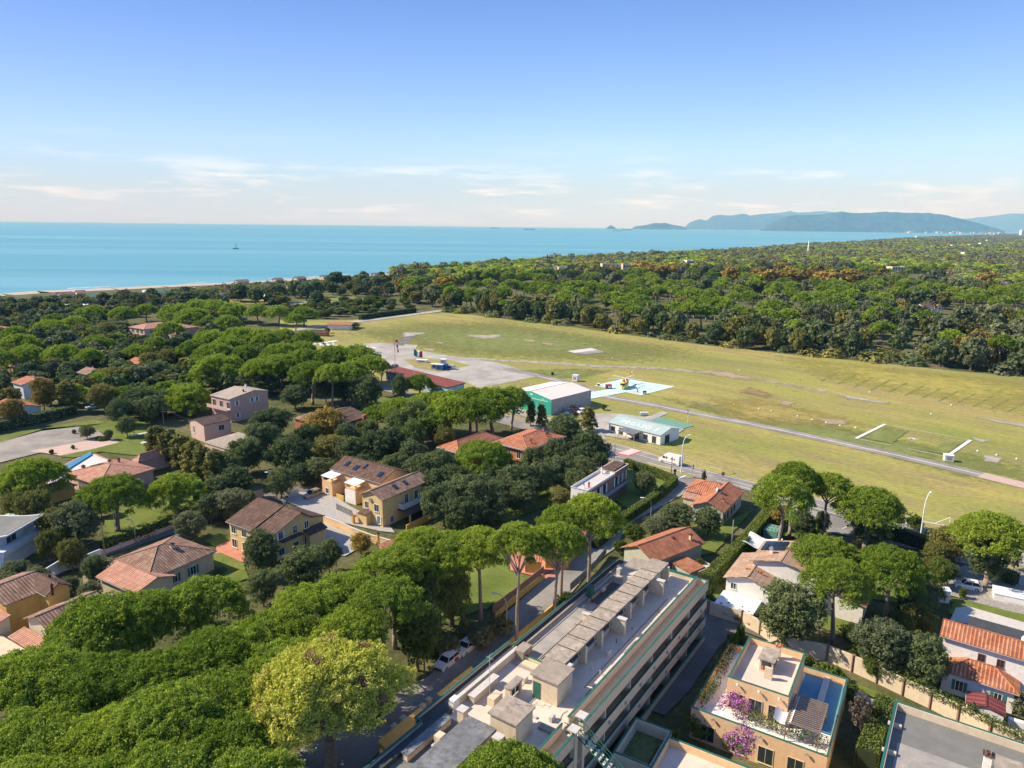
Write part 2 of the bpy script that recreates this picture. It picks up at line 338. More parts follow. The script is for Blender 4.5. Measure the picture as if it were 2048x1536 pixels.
for nm, mt in (('oak', 'oak'), ('grey', 'grey'), ('gold', 'gold'), ('olive', 'olive'), ('soft', 'soft'), ('bush', 'bush')):
    kind(nm+'_near', [(roundcrown(s+len(nm)*7, 17000, size=.22, mat=mt, nl=34, lr0=1.35), tk_r[s % 2]) for s in (51, 52, 53)], 8, 9, 5.4)
    kind(nm+'_far', [(roundcrown(s+len(nm)*7, 1500, size=.8, mat=mt, nl=30, lr0=1.45, subr=.8), tk_r[s % 2]) for s in (61, 62, 63)], 8, 9, 5.4)
kind('bare_near', [(roundcrown(71, 3600, size=.5, mat='bare', nl=40, flat=1.5), tk_r[0])], 8, 9, 5.4)
kind('bare_far', [(roundcrown(s, 1100, size=.8, mat='bare', nl=26, lr0=1.5, flat=1.2), tk_r[0]) for s in (72, 73)], 8, 9, 5.4)
kind('column', [(roundcrown(s, 6500, W=4, H=10, z0=.8, size=.34, mat='olive', shape='col', nl=34, lr0=.85), tk_r[0]) for s in (81, 82, 83)], 4, 10, 5.6)
kind('cone', [(roundcrown(s, 5000, W=5, H=10, z0=.8, size=.36, mat='olive', shape='cone', nl=34, lr0=.8), tk_r[0]) for s in (84, 85)], 5, 10, 4.6)
kind('shrub', [(roundcrown(s, 2600, W=3, H=2.4, z0=0, size=.17, mat='bush', nl=22, lr0=.6, subr=.22), None) for s in (91, 92, 93)], 3, 2.4, 1.2)
kind('shrubgrey', [(roundcrown(s, 2600, W=3, H=2.4, z0=0, size=.17, mat='grey', nl=22, lr0=.6, subr=.22), None) for s in (94, 95)], 3, 2.4, 1.2)
placed = []      # (x, y, radius) of every tree, for the random fill
_tr = random.Random(7)
KN = {'pine': ('umbrella_pine', 'pine tree'), 'oak': ('evergreen_tree', 'tree'), 'grey': ('grey_leaf_tree', 'tree'), 'gold': ('autumn_tree', 'tree'), 'olive': ('olive_green_tree', 'tree'), 'soft': ('soft_needle_pine', 'pine tree'),
      'bush': ('garden_tree', 'tree'), 'bare': ('bare_tree', 'tree'), 'column': ('columnar_tree', 'tree'), 'cone': ('conical_tree', 'tree'), 'shrub': ('shrub', 'shrub'), 'shrubgrey': ('shrub', 'shrub')}
KCOUNT = {}
def put_tree(kd, x, y, wm, hm, label, group=None, small=False, rz=None, parts=True):
    if kd == 'pine_wood': hm += _tr.uniform(-1.3, .9)
    ms, W, H, zc = KIND[kd]; base = kd.split('_')[0]; nm, cat = KN[base]
    cm, tm = ms[_tr.randrange(len(ms))]; KCOUNT[base] = KCOUNT.get(base, 0)+1
    placed.append((x, y, wm/2))
    sc = (wm/W, wm/W, hm/H); rz = _tr.uniform(0, 6.28) if rz is None else rz
    if tm is None or not parts:
        o = link(nm, cm); o.location = (x, y, 0); o.rotation_euler = (0, 0, rz); o.scale = sc; tag(o, label, cat, group); return o
    e = empty(nm, (x, y, 0), rz, label, cat, group); cr_ = link('crown', cm, e); tk = link('trunk', tm, e)
    if base == 'pine':      # the crown keeps its own proportions, the trunk takes up the height
        s_ = wm/W; v_ = s_*.95; cr_.scale = (s_, s_, v_); cr_.location.z = hm-H*v_; tk.scale = (s_*1.15, s_*1.15, (hm-3.6*v_)/13.2)
    else: cr_.scale = sc; tk.scale = sc
    return e
def tree_px(kd, cx, cy, wpx, hm, label, group=None, zf=None):
    """tree whose crown is seen centred at photo pixel cx, cy, wpx wide, hm metres tall"""
    ms, W, H, zc = KIND[kd]; z = zc*hm/H; q = P(cx, cy, z)
    if kd.startswith('pine'):
        for _ in range(3): z = hm-(H-zc)*.95*(wpx*math.sqrt(q.x**2+q.y**2+(CH-z)**2)/CF*_cosx(q, z))/W; q = P(cx, cy, z)
    wm = wpx*math.sqrt(q.x**2+q.y**2+(CH-z)**2)/CF*_cosx(q, z)
    return put_tree(kd, q.x, q.y, wm, hm, label, group)
def _cosx(q, z):
    v = Vector((q.x, q.y, z-CH)); return v.normalized().dot(_F)
print('part 2 ok')
# ---------------------------------------------------------------- ground, sea, hills
_zc = [0.0]
def nz(): _zc[0] += .003; return _zc[0]
def sheet(name, pts, mat, z=None, **k):
    if name == 'lawn': return patch('lawn', pts, MT['lawnpatch'], .09)
    return sheet_(name, pts, mat, z, **k)
def sheet_(name, pts, mat, z=None, world=False, parent=None, label=None, kind='structure'):
    z = nz() if z is None else z; mb = MB()
    q = [(p[0], p[1], z) if world else tuple(P3(p[0], p[1], z)) for p in pts]
    a = sum(q[i][0]*q[(i+1) % len(q)][1]-q[(i+1) % len(q)][0]*q[i][1] for i in range(len(q)))
    mb.poly(q if a > 0 else q[::-1]); o = mb.build(name, mat, parent)
    if kind: o['kind'] = kind
    if label: o['label'] = label
    return o
def band(name, pts, wd, mat, z=None, off=0.0, kind='structure', add=None, zz=None):
    """strip of width wd (m) along photo-pixel points; off shifts it sideways"""
    z = nz() if z is None else z; mb = add or MB(); q = [P(*p) for p in pts]
    for i in range(len(q)-1):
        pass
    L = []; Rr = []
    for i, p in enumerate(q):
        a = q[max(0, i-1)]; b = q[min(len(q)-1, i+1)]; d = (b-a).normalized(); n = Vector((-d.y, d.x))
        L.append(p+n*(off+wd/2)); Rr.append(p+n*(off-wd/2))
    for i in range(len(q)-1):
        mb.poly([(Rr[i].x, Rr[i].y, z), (Rr[i+1].x, Rr[i+1].y, z), (L[i+1].x, L[i+1].y, z), (L[i].x, L[i].y, z)])
    if add is None:
        o = mb.build(name, mat)
        if kind: o['kind'] = kind
        return o
def patchmat(name, c1, c2, soft=.5, sc=.35):
    m, t, b, o = newmat(name); p = wpos(t); at = t.nodes.new('ShaderNodeAttribute'); at.attribute_name = 'edge'
    a = nnoise(t, sc, 7, p, .65); t.links.new(nmix(t, 1, nmix(t, nramp(t, nnoise(t, 1.7, 5, p, .7), [(.3, g(0)), (.7, g(1))]), c1, c2), nramp(t, nnoise(t, .16, 5, p, .65), [(.3, (.68, .74, .6)), (.7, (1.2, 1.12, 1.1))]), 'MULTIPLY'), b.inputs['Base Color']); b.inputs['Roughness'].default_value = .95; b.inputs['Specular IOR Level'].default_value = .1
    ad = t.nodes.new('ShaderNodeMath'); ad.operation = 'ADD'; t.links.new(at.outputs['Fac'], ad.inputs[0]); t.links.new(a, ad.inputs[1])
    f = nramp(t, ad.outputs[0], [(.62, g(0)), (.62+soft*.5, g(1))]); tr = t.nodes.new('ShaderNodeBsdfTransparent'); ms = t.nodes.new('ShaderNodeMixShader')
    t.links.new(f, ms.inputs[0]); t.links.new(tr.outputs[0], ms.inputs[1]); t.links.new(b.outputs[0], ms.inputs[2]); t.links.new(ms.outputs[0], o.inputs[0]); return m
def patch(name, pts, mat, core=.35):
    z = nz(); q = [P(*p) for p in pts]; n = len(q); c = sum(q, Vector((0, 0)))/n
    vs_ = []; at = []
    for k, v in ((0, 0.), (core, .3), (core*2, .5)):
        for p in q: r = p.lerp(c, k); vs_.append((r.x, r.y, z)); at.append(v)
    vs_.append((c.x, c.y, z)); at.append(.55); f = []
    for r in range(2):
        for i in range(n): j = (i+1) % n; f.append((r*n+i, r*n+j, (r+1)*n+j, (r+1)*n+i))
    for i in range(n): f.append((2*n+i, 2*n+(i+1) % n, 3*n))
    me = bpy.data.meshes.new(name); me.from_pydata(vs_, [], f); me.materials.append(mat)
    a = me.attributes.new('edge', 'FLOAT', 'POINT'); a.data.foreach_set('value', at); o = link(name, me); o['kind'] = 'structure'; return o
# materials
def groundmat():
    m, t, b, o = newmat('garden soil and scrub'); p = wpos(t)
    a = nnoise(t, .08, 6, p, .6); a2 = nnoise(t, .9, 7, p, .7)
    c = nramp(t, a, [(.3, (.070, .080, .030)), (.5, (.12, .125, .048)), (.7, (.19, .16, .095))])
    c = nmix(t, 1, c, nramp(t, a2, [(.3, g(.55)), (.7, g(1.25))]), 'MULTIPLY')
    t.links.new(c, b.inputs['Base Color']); b.inputs['Roughness'].default_value = 1; b.inputs['Specular IOR Level'].default_value = .1; bump(t, b, a2, .8, .3); return m
RW = P(1215, 795); RW2 = P(2048, 972); RANG = math.atan2((RW2-RW).y, (RW2-RW).x)
def fieldmat():
    m, t, b, o = newmat('airfield grass'); p = wpos(t)
    mp = t.nodes.new('ShaderNodeMapping'); mp.vector_type = 'POINT'; mp.inputs['Rotation'].default_value = (0, 0, -RANG); t.links.new(p, mp.inputs[0]); q = mp.outputs[0]
    big = nnoise(t, .011, 4, q, .6, (.8, 2.2, 1)); mid = nnoise(t, .07, 6, q, .65, (.45, 2.0, 1)); fine = nnoise(t, .9, 6, p, .75, (.7, 1.3, 1)); streak = nnoise(t, .25, 5, q, .7, (.5, 1.6, 1))
    c = nramp(t, big, [(.28, (.20, .24, .055)), (.45, (.30, .30, .075)), (.58, (.375, .33, .095)), (.75, (.335, .265, .11))])
    c = nmix(t, nramp(t, mid, [(.42, g(0)), (.68, g(.75))]), c, (.27, .20, .11))
    c = nmix(t, nramp(t, streak, [(.5, g(0)), (.72, g(.55))]), c, (.145, .185, .055))
    c = nmix(t, 1, c, nramp(t, fine, [(.28, g(.62)), (.72, g(1.28))]), 'MULTIPLY')
    t.links.new(c, b.inputs['Base Color']); b.inputs['Roughness'].default_value = 1; b.inputs['Specular IOR Level'].default_value = .1
    bump(t, b, fine, .7, .25); return m
def lawnmat():
    m, t, b, o = newmat('lawn'); p = wpos(t); a = nnoise(t, .25, 5, p, .6); f = nnoise(t, 2.5, 5, p, .7)
    c = nramp(t, a, [(.3, (.095, .155, .025)), (.55, (.15, .20, .04)), (.75, (.22, .22, .065))]); c = nmix(t, 1, c, nramp(t, f, [(.3, g(.7)), (.7, g(1.2))]), 'MULTIPLY')
    t.links.new(c, b.inputs['Base Color']); b.inputs['Roughness'].default_value = 1; b.inputs['Specular IOR Level'].default_value = .1; bump(t, b, f, .6, .15); return m
def asphaltmat(name, col, k=.25):
    m, t, b, o = newmat(name); p = wpos(t); a = nnoise(t, .12, 6, p, .6); f = nnoise(t, 3.0, 6, p, .75); cr_ = nnoise(t, .8, 8, p, .8)
    c = nmix(t, nramp(t, a, [(.35, g(0)), (.65, g(1))]), mul(col, 1-k), mul(col, 1+k)); c = nmix(t, 1, c, nramp(t, f, [(.3, g(.82)), (.7, g(1.15))]), 'MULTIPLY')
    c = nmix(t, nramp(t, cr_, [(.60, g(0)), (.66, g(.35))]), c, mul(col, .55))
    t.links.new(c, b.inputs['Base Color']); b.inputs['Roughness'].default_value = .9; b.inputs['Specular IOR Level'].default_value = .25; bump(t, b, f, .2, .03); return m
def seamat():
    m, t, b, o = newmat('sea water'); p = wpos(t)
    big = nnoise(t, .0011, 6, p, .62, (.16, 2.2, 1)); mid = nnoise(t, .012, 6, p, .6, (.12, 1.6, 1)); fi = nnoise(t, .12, 4, p, .6, (.4, 1, 1))
    c = nramp(t, big, [(.3, (.035, .225, .265)), (.5, (.060, .285, .315)), (.62, (.15, .38, .40)), (.8, (.26, .43, .43))])
    c = nmix(t, nramp(t, mid, [(.35, g(0)), (.68, g(.55))]), c, (.12, .32, .36))
    t.links.new(c, b.inputs['Base Color']); b.inputs['Roughness'].default_value = .32; b.inputs['Specular IOR Level'].default_value = .35
    ad = nmix(t, .5, mid, fi); bump(t, b, ad, .5, 1.6); return m
MT['ground'] = groundmat(); MT['field'] = fieldmat(); MT['lawn'] = lawnmat(); MT['sea'] = seamat()
MT['asphalt'] = asphaltmat('asphalt', (.25, .232, .205)); MT['asphaltdark'] = asphaltmat('dark asphalt', (.15, .14, .125)); MT['asphaltpale'] = asphaltmat('pale worn asphalt', (.36, .335, .295), .2)
MT['concrete'] = plain('concrete', (.36, .34, .31), .9, var=.18, sc=2, bs=.15); MT['concretepale'] = plain('pale concrete', (.52, .49, .45), .9, var=.12, sc=2)
MT['stone'] = plain('flagstone', (.30, .28, .25), .9, var=.4, sc=2.2, bs=.3); MT['sand'] = plain('beach sand', (.42, .36, .285), 1, var=.12, sc=.3)
MT['white'] = plain('white paint', (.80, .77, .71), .55, var=.05, big=.12); MT['red'] = plain('red road paint', (.55, .10, .10), .7, var=.15); MT['yellowline'] = plain('yellow paint', (.7, .55, .22), .7)
MT['yard'] = asphaltmat('worn brown grey yard', (.27, .245, .21)); MT['cyan'] = plain('turquoise helipad paint', (.50, .71, .62), .8, var=.06, sc=.6, big=.2); MT['greenpad'] = plain('green helipad paint', (.13, .29, .22), .85, var=.1, sc=.6)
MT['dirt'] = patchmat('bare dirt', (.40, .32, .24), (.30, .25, .16)); MT['gravel'] = patchmat('gravel', (.42, .39, .35), (.33, .30, .26)); MT['greenpatch'] = patchmat('green grass patch', (.17, .205, .068), (.215, .235, .08), .9); MT['brownpatch'] = patchmat('dry brown grass patch', (.26, .19, .10), (.31, .235, .12), 1.0); MT['foam'] = patchmat('surf foam', (.8, .82, .82), (.7, .75, .76), .8, .06); MT['yellowpatch'] = patchmat('yellow grass patch', (.36, .32, .085), (.31, .28, .08), 1.0); MT['dryish'] = patchmat('drier grass', (.31, .26, .085), (.34, .275, .10), 1.0); MT['lawnpatch'] = patchmat('garden lawn', (.105, .155, .030), (.175, .20, .055), .5)
MT['redcourt'] = plain('red paving', (.48, .20, .13), .9, var=.15, sc=1.2); MT['pinkpave'] = plain('pink paving', (.50, .36, .29), .9, var=.12, sc=1.2)
coast = [(-700, 621), (0, 587), (73, 582), (122, 580), (220, 576), (317, 571), (500, 563), (546, 560), (644, 554), (693, 552), (766, 547), (888, 541), (958, 540), (1031, 534), (1153, 525), (1275, 518), (1371, 513), (1468, 506), (1542, 501), (1600, 495), (1717, 488), (1776, 481), (1846, 476), (1905, 473), (1960, 470), (1985, 467.5)]
land = [tuple(P(*c)) for c in coast]
far = Vector((.60, .80))*15500
land += [(P(1960, 466.3)).to_tuple(), (10800, 17500), (12500, 24500), (34000, 26000), (34000, -2000), (300, -400), (-1500, -400)]
sheet('ground', land, MT['ground'], z=0, world=True)
sheet('sea', [(-60000, -3000), (60000, -3000), (60000, 52000), (-60000, 52000)], MT['sea'], z=-.7, world=True)
bw = [(x, y) for x, y in coast[:20]]; mb = MB(); 
for i in range(len(bw)-1):
    a, b = P(*bw[i]), P(*bw[i+1]); n = Vector((b.y-a.y, a.x-b.x)).normalized(); w1 = 24
    mb.poly([(a.x, a.y, .03), (b.x, b.y, .03), (b.x+n.x*w1, b.y+n.y*w1, .03), (a.x+n.x*w1, a.y+n.y*w1, .03)])
mb.build('beach', MT['sand'])['kind'] = 'structure'
def foam(pts, w_):
    q = [P(*p) for p in pts]
    o = band('surf', pts, w_, MT['foam'], z=-.6)
    me = o.data; a = me.attributes.new('edge', 'FLOAT', 'POINT'); a.data.foreach_set('value', [.22]*len(me.vertices))
foam([(135, 575.5), (160, 574.5), (190, 573), (219, 571.5)], 9); foam([(150, 577.5), (180, 576.5), (212, 574.5)], 4); foam([(368, 566), (395, 564.5), (418, 563)], 9); foam([(540, 556.5), (590, 555.5), (640, 551)], 14); foam([(650, 552), (700, 548)], 12)
# hills
def hill(name, outline, D, depth, mat, seed=1, kd='structure'):
    rng = random.Random(seed); xs = []; n = len(outline)
    pts = []
    for i in range(n-1):
        (x0, y0), (x1, y1) = outline[i], outline[i+1]; k = max(1, int(abs(x1-x0)/5))
        for j in range(k): t = j/k; pts.append((x0+(x1-x0)*t, y0+(y1-y0)*t+(mnoise.noise((x0+(x1-x0)*t)*Vector((.08, 0, 0))+Vector((seed, 0, 0)))*1.1)))
    pts.append(outline[-1]); rows = 15; V = []; Fc = []
    for (x, y) in pts:
        d = _R*((x-1024)/CF)-_U*((y-768)/CF)+_F; t = D/d.y; X = d.x*t; Z = max(1, CH+d.z*t)
        for r in range(rows+1):
            s_ = r/rows; yy = D-depth*.5+depth*s_; prof = math.sin(math.pi*min(1, s_/.5)*.5)**1.15 if s_ <= .5 else math.cos((s_-.5)*math.pi)
            k = yy/D; nn = mnoise.fractal(Vector((X*.0009, yy*.0009, seed)), 1, 2, 6)
            z = Z*prof*(1+.28*nn*(1-prof)); V.append((X*(k if s_ < .5 else k), yy, (z-CH*(1-prof)*0)*1.0-(1.5 if s_ in (0, 1) else 0)))
    for i in range(len(pts)-1):
        for r in range(rows): a = i*(rows+1)+r; Fc.append((a, a+rows+1, a+rows+2, a+1))
    me = bpy.data.meshes.new(name); me.from_pydata(V, [], Fc); me.materials.append(mat); me.polygons.foreach_set('use_smooth', [True]*len(Fc)); o = link(name, me); o['kind'] = kd; return o
def hillmat():
    m, t, b, o = newmat('wooded hillside'); p = wpos(t); a = nnoise(t, .0035, 8, p, .7); c = nramp(t, a, [(.3, (.03, .065, .05)), (.55, (.07, .12, .075)), (.68, (.14, .17, .10)), (.78, (.14, .13, .10))])
    t.links.new(c, b.inputs['Base Color']); b.inputs['Roughness'].default_value = 1; b.inputs['Specular IOR Level'].default_value = 0; bump(t, b, nnoise(t, .002, 6, p, .7), 1, 160); return m
MT['hill'] = hillmat()
hill('hill', [(1519, 461), (1530, 452), (1545, 444), (1562, 436), (1580, 431), (1600, 430), (1640, 429), (1665, 425), (1686, 423), (1705, 426), (1740, 425.5), (1770, 423), (1800, 425), (1860, 426), (1890, 430), (1925, 438), (1960, 447), (1990, 456), (2010, 462)], 24000, 4200, MT['hill'], 3)
hill('hill', [(1364, 459), (1372, 451), (1380, 444), (1400, 438), (1412, 441), (1425, 432), (1440, 429.5), (1460, 431), (1490, 427), (1500, 431), (1530, 427), (1562, 430), (1580, 434), (1600, 440)], 38000, 3500, MT['hill'], 5)
hill('hill', [(1264, 457), (1270, 453), (1290, 450), (1312, 445.5), (1330, 446), (1350, 450), (1366, 453), (1376, 459)], 27000, 1500, MT['hill'], 7)
hill('island', [(1211, 457), (1217, 453), (1222, 450.5), (1227, 453), (1233, 457)], 26000, 500, MT['hill'], 9)
hill('mountains', [(1480, 440), (1520, 428), (1560, 425), (1578, 422), (1600, 425), (1650, 422), (1690, 427), (1800, 440), (1900, 440), (1945, 436), (1990, 431), (2020, 427), (2060, 427), (2120, 431), (2200, 440), (2260, 458)], 47000, 5000, MT['hill'], 11)
# haze
hz = MB(); hz.box(-58000, 58000, -2500, 51000, -2.2, 2600); ho = hz.build('haze', []); ho['kind'] = 'stuff'
hm = bpy.data.materials.new('haze'); hm.use_nodes = True; ht = hm.node_tree; ht.nodes.clear()
ho_ = ht.nodes.new('ShaderNodeOutputMaterial'); hv = ht.nodes.new('ShaderNodeVolumePrincipled'); hv.inputs['Color'].default_value = (.20, .55, 1, 1); hv.inputs['Absorption Color'].default_value = (1, 1, 1, 1); hv.inputs['Density'].default_value = 4.6e-5; hv.inputs['Anisotropy'].default_value = .0
ht.links.new(hv.outputs[0], ho_.inputs['Volume']); ho.data.materials.append(hm)
tag(ho, 'thin blue haze over the far hills', 'haze')
# ---- airfield
field = [(560, 640), (700, 640), (800, 633), (885, 625), (950, 630), (1030, 641), (1130, 652), (1250, 669), (1400, 689), (1600, 711), (1750, 725), (1900, 741), (2048, 754), (2600, 815), (2700, 1200), (2048, 1106), (2000, 1095), (1863, 1060), (1726, 1023), (1510, 965), (1368, 929), (1282, 901), (1224, 886), (1150, 866), (1000, 828), (830, 790), (700, 750), (560, 700)]
sheet('airfield_grass', field, MT['field'])
patch('grass_patch', [(620, 660), (800, 636), (1000, 636), (1250, 672), (1500, 705), (1400, 740), (1100, 730), (900, 720), (720, 690)], MT['greenpatch'])
patch('grass_patch', [(1300, 800), (1250, 780), (1600, 830), (2048, 925), (2300, 1000), (2048, 990), (1700, 900)], MT['greenpatch'])
patch('grass_patch', [(1500, 700), (1750, 728), (2048, 758), (2300, 800), (2100, 850), (1850, 800), (1600, 760)], MT['yellowpatch'])
patch('grass_patch', [(1380, 790), (1500, 790), (1700, 830), (1800, 860), (1600, 860), (1420, 840)], MT['dryish'])
patch('grass_patch', [(1000, 740), (1150, 735), (1250, 740), (1180, 760), (1080, 760)], MT['greenpatch'])
for k in range(12):     # darker mown streaks
    x0 = 1660+k*34; y0 = 748+k*5.5; patch('mown_streak', [(x0-26, y0+17), (x0, y0+3), (x0+22, y0-8), (x0+24, y0-5), (x0+2, y0+6), (x0-24, y0+20)], MT['greenpatch'])
# tracks and aprons
sheet('apron', [(700, 690), (757, 685), (835, 690), (830, 700), (905, 712), (1000, 726), (1070, 748), (1072, 753), (1000, 768), (955, 775), (935, 765), (870, 752), (790, 735), (745, 742), (690, 730)], MT['asphaltpale'])
sheet('taxiway', [(785, 689), (820, 669), (833, 671), (806, 692)], MT['asphaltdark'])
sheet('grass_island', [(808, 720), (850, 716), (900, 720), (942, 731), (905, 738), (880, 744), (830, 735)], MT['field'])
zt = nz(); band('track', [(900, 714), (940, 717), (1020, 722), (1110, 726), (1200, 733), (1300, 736), (1360, 740), (1430, 748)], 4.5, MT['gravel'], z=zt)
def setedge(v):
    o = C.objects[-1]; a = o.data.attributes.new('edge', 'FLOAT', 'POINT'); a.data.foreach_set('value', [v]*len(o.data.vertices))
setedge(.35)
band('track', [(1200, 733), (1340, 739), (1430, 748), (1520, 760), (1600, 774), (1655, 783)], 3.2, MT['gravel'], z=nz()); setedge(.28)
band('taxiway', [(1015, 737), (1100, 757), (1160, 772), (1210, 793), (1300, 809), (1400, 829), (1500, 848), (1600, 869), (1700, 890), (1800, 912), (1900, 935), (1966, 951)], 5.2, MT['asphalt']); band('centre_line', [(1075, 752), (1160, 773), (1210, 793), (1300, 809), (1400, 829), (1500, 848), (1600, 869), (1700, 890), (1800, 912), (1900, 935), (1960, 949)], .32, MT['white'])
band('path', [(1962, 950), (2048, 971), (2300, 1035)], 5.2, MT['pinkpave'])
patch('dirt_patch', [(1360, 738), (1440, 740), (1480, 748), (1560, 763), (1500, 764), (1420, 752)], MT['dirt'])
patch('dirt_patch', [(918, 668), (960, 670), (1010, 668), (1015, 674), (975, 680), (930, 674)], MT['gravel'])
patch('dirt_patch', [(868, 684), (880, 683), (892, 686), (880, 689)], MT['dirt']); patch('dirt_patch', [(800, 664), (850, 664), (860, 667), (820, 674), (795, 676)], MT['gravel'])
patch('dirt_patch', [(1040, 677), (1075, 681), (1072, 686), (1045, 682)], MT['dirt']); patch('dirt_patch', [(1080, 683), (1120, 688), (1105, 692), (1078, 687)], MT['dirt'])
patch('dirt_patch', [(840, 695), (880, 698), (870, 704), (845, 701)], MT['dirt'])
patch('dirt_patch', [(1660, 785), (1800, 808), (1790, 812), (1680, 795)], MT['gravel']); patch('dirt_patch', [(1935, 830), (2048, 848), (2200, 880), (2048, 856), (1950, 837)], MT['gravel'])
patch('dirt_patch', [(1935, 872), (1990, 882), (1970, 888), (1945, 880)], MT['gravel']); patch('dirt_patch', [(1960, 905), (2010, 915), (2000, 930), (1965, 925)], MT['gravel'])
patch('dirt_patch', [(1620, 835), (1710, 840), (1700, 852), (1650, 850)], MT['dirt']); patch('dirt_patch', [(1560, 800), (1600, 806), (1580, 815), (1550, 808)], MT['dirt']); patch('dirt_patch', [(1490, 770), (1560, 790), (1540, 800), (1470, 785)], MT['brownpatch'])
sheet('landing_area', [(1133, 702.5), (1183, 695.5), (1210, 704), (1170, 710)], MT['asphalt'])
mb = MB()
for k in range(7): t0 = .04+k*.13; a = P(1135, 702.3).lerp(P(1150, 706.6), t0); b = P(1183, 696.3).lerp(P(1196, 700.5), t0); a2 = P(1135, 702.3).lerp(P(1150, 706.6), t0+.08); b2 = P(1183, 696.3).lerp(P(1196, 700.5), t0+.08); z = .6; mb.poly([(a.x, a.y, z), (b.x, b.y, z), (b2.x, b2.y, z), (a2.x, a2.y, z)])
_z = nz()
for i, v in enumerate(mb.v): mb.v[i] = (v[0], v[1], _z)
mb.build('runway_marking', MT['white'])['kind'] = 'structure'
# turquoise helipad
sheet('helipad', [(1188, 771), (1249, 757), (1350, 773), (1282, 790.5)], MT['cyan']); sheet('helipad', [(1173, 786), (1235, 775), (1259, 783), (1173, 799)], MT['cyan'])
sheet('helipad_mark', [(1266, 781), (1285, 783.5), (1278, 788), (1260, 784.5)], MT['concretepale'])
sheet('helipad', [(1295, 841), (1318, 833), (1389, 851), (1358, 859)], MT['greenpad'])
patch('grass_helipad', [(1716, 877.5), (1770, 851), (1822, 861), (1800, 878), (1785, 890)], MT['greenpatch'], .12); patch('grass_helipad', [(1850, 905), (1885, 885), (1935, 882), (1893, 912)], MT['greenpatch'], .15)
mb = MB(); _z = nz()
for a, b, w_ in (((1712, 877.5), (1770, 849), .9), ((1941, 881), (1893, 914), .9), ((1712, 877.5), (1780, 891), .16), ((1815, 898), (1893, 914), .2), ((1790, 853), (1941, 881), .14)): band('', [a, b], w_, None, z=_z, add=mb)
for a, b, w_ in (((1815, 877), (1833, 881), .45), ((1820, 875.6), (1838, 879.6), .45), ((1823, 879), (1829, 877.8), .45)): band('', [a, b], w_, None, z=_z+.01, add=mb)
mb.build('helipad_lines', MT['white'])['kind'] = 'structure'
# forecourt of the rescue station and car park by the hangar
sheet('forecourt', [(1183, 829), (1200, 826), (1240, 827), (1290, 834), (1325, 823), (1337, 826), (1300, 842), (1370, 858), (1318, 890), (1216, 872), (1180, 860)], MT['asphaltpale'])
sheet('car_park', [(1020, 812), (1100, 835), (1200, 862), (1215, 880), (1120, 850), (1000, 822)], MT['asphaltpale'])
# main road
RN = [(700, 752), (830, 785), (1000, 826), (1100, 852), (1224, 886), (1282, 900.5), (1368, 928), (1444, 949), (1510, 964), (1648, 1000), (1726, 1022), (1798, 1041), (1863, 1059), (1941, 1081), (2000, 1094), (2048, 1106), (2500, 1220)]
RS = [(690, 758), (815, 795), (970, 838), (1080, 868), (1215, 909), (1294, 929), (1355, 945), (1400, 957), (1513, 985), (1687, 1036), (1781, 1060), (1843, 1078), (1930, 1103), (2007, 1123), (2048, 1134), (2500, 1262)]
sheet('road', RN+RS[::-1], MT['asphalt'])
sheet('parking_lane', [(1130, 887), (1218, 911), (1294, 931), (1380, 953), (1398, 959), (1345, 968), (1300, 945), (1255, 930), (1200, 916), (1120, 895)], MT['asphalt'])
sheet('parking_lane', [(1560, 1000), (1687, 1037), (1781, 1061), (1843, 1079), (2048, 1136), (2500, 1265), (2500, 1300), (2048, 1158), (1900, 1120), (1838, 1100), (1650, 1062), (1545, 1035)], MT['asphalt'])
sheet('verge', [(1284, 924), (1300, 926), (1345, 938), (1390, 953), (1385, 955), (1340, 943), (1290, 929)], MT['field'])
sheet('verge', [(1687, 1033), (1780, 1057), (1776, 1061), (1684, 1038)], MT['field']); sheet('verge', [(1960, 1113), (2048, 1134), (2300, 1195), (2300, 1200), (2040, 1140), (1958, 1118)], MT['field'])
mb = MB(); _z = nz()
band('', [(1224, 888), (1282, 903), (1368, 930.5), (1444, 951.5), (1510, 967), (1648, 1003), (1726, 1025), (1798, 1044), (1863, 1062), (1941, 1084), (2048, 1109), (2300, 1172)], .16, None, z=_z, add=mb)
band('', [(1294, 926), (1355, 942), (1390, 951)], .16, None, z=_z, add=mb); band('', [(1432, 962), (1513, 982), (1687, 1034), (1781, 1058), (1843, 1076), (1930, 1101), (2048, 1132)], .14, None, z=_z, add=mb)
cl = [(1224, 896), (1282, 912), (1368, 937), (1405, 947)]; band('', cl, .14, None, z=_z, add=mb)
for a, b in (((1417, 951), (1426, 953.5)), ((1442, 957), (1455, 960.5))): band('', [a, b], .14, None, z=_z, add=mb)
band('', [(1463, 963), (1513, 976), (1648, 1014), (1726, 1037), (1798, 1056), (1863, 1074), (2048, 1124)], .14, None, z=_z, add=mb)
band('', [(1355, 959), (1371, 952)], .35, None, z=_z, add=mb)
for x, y in ((1238, 913), (1262, 920), (1290, 935), (1306, 938), (1330, 949), (1346, 955)): band('', [(x-9, y+4), (x, y)], .12, None, z=_z, add=mb)
band('', [(1218, 911.5), (1258, 921), (1294, 931)], .14, None, z=_z, add=mb); band('', [(1240, 922), (1300, 943), (1345, 962)], .14, None, z=_z, add=mb)
for k in range(6): x = 1700+k*24; y = 1050+k*6.6; band('', [(x-16, y+9), (x, y+1)], .12, None, z=_z, add=mb)
mb.build('road_markings', MT['white'])['kind'] = 'structure'
sheet('zebra_crossing', [(1231, 907), (1262, 897), (1286, 903), (1256, 913)], MT['red'])
mb = MB(); _z = nz()
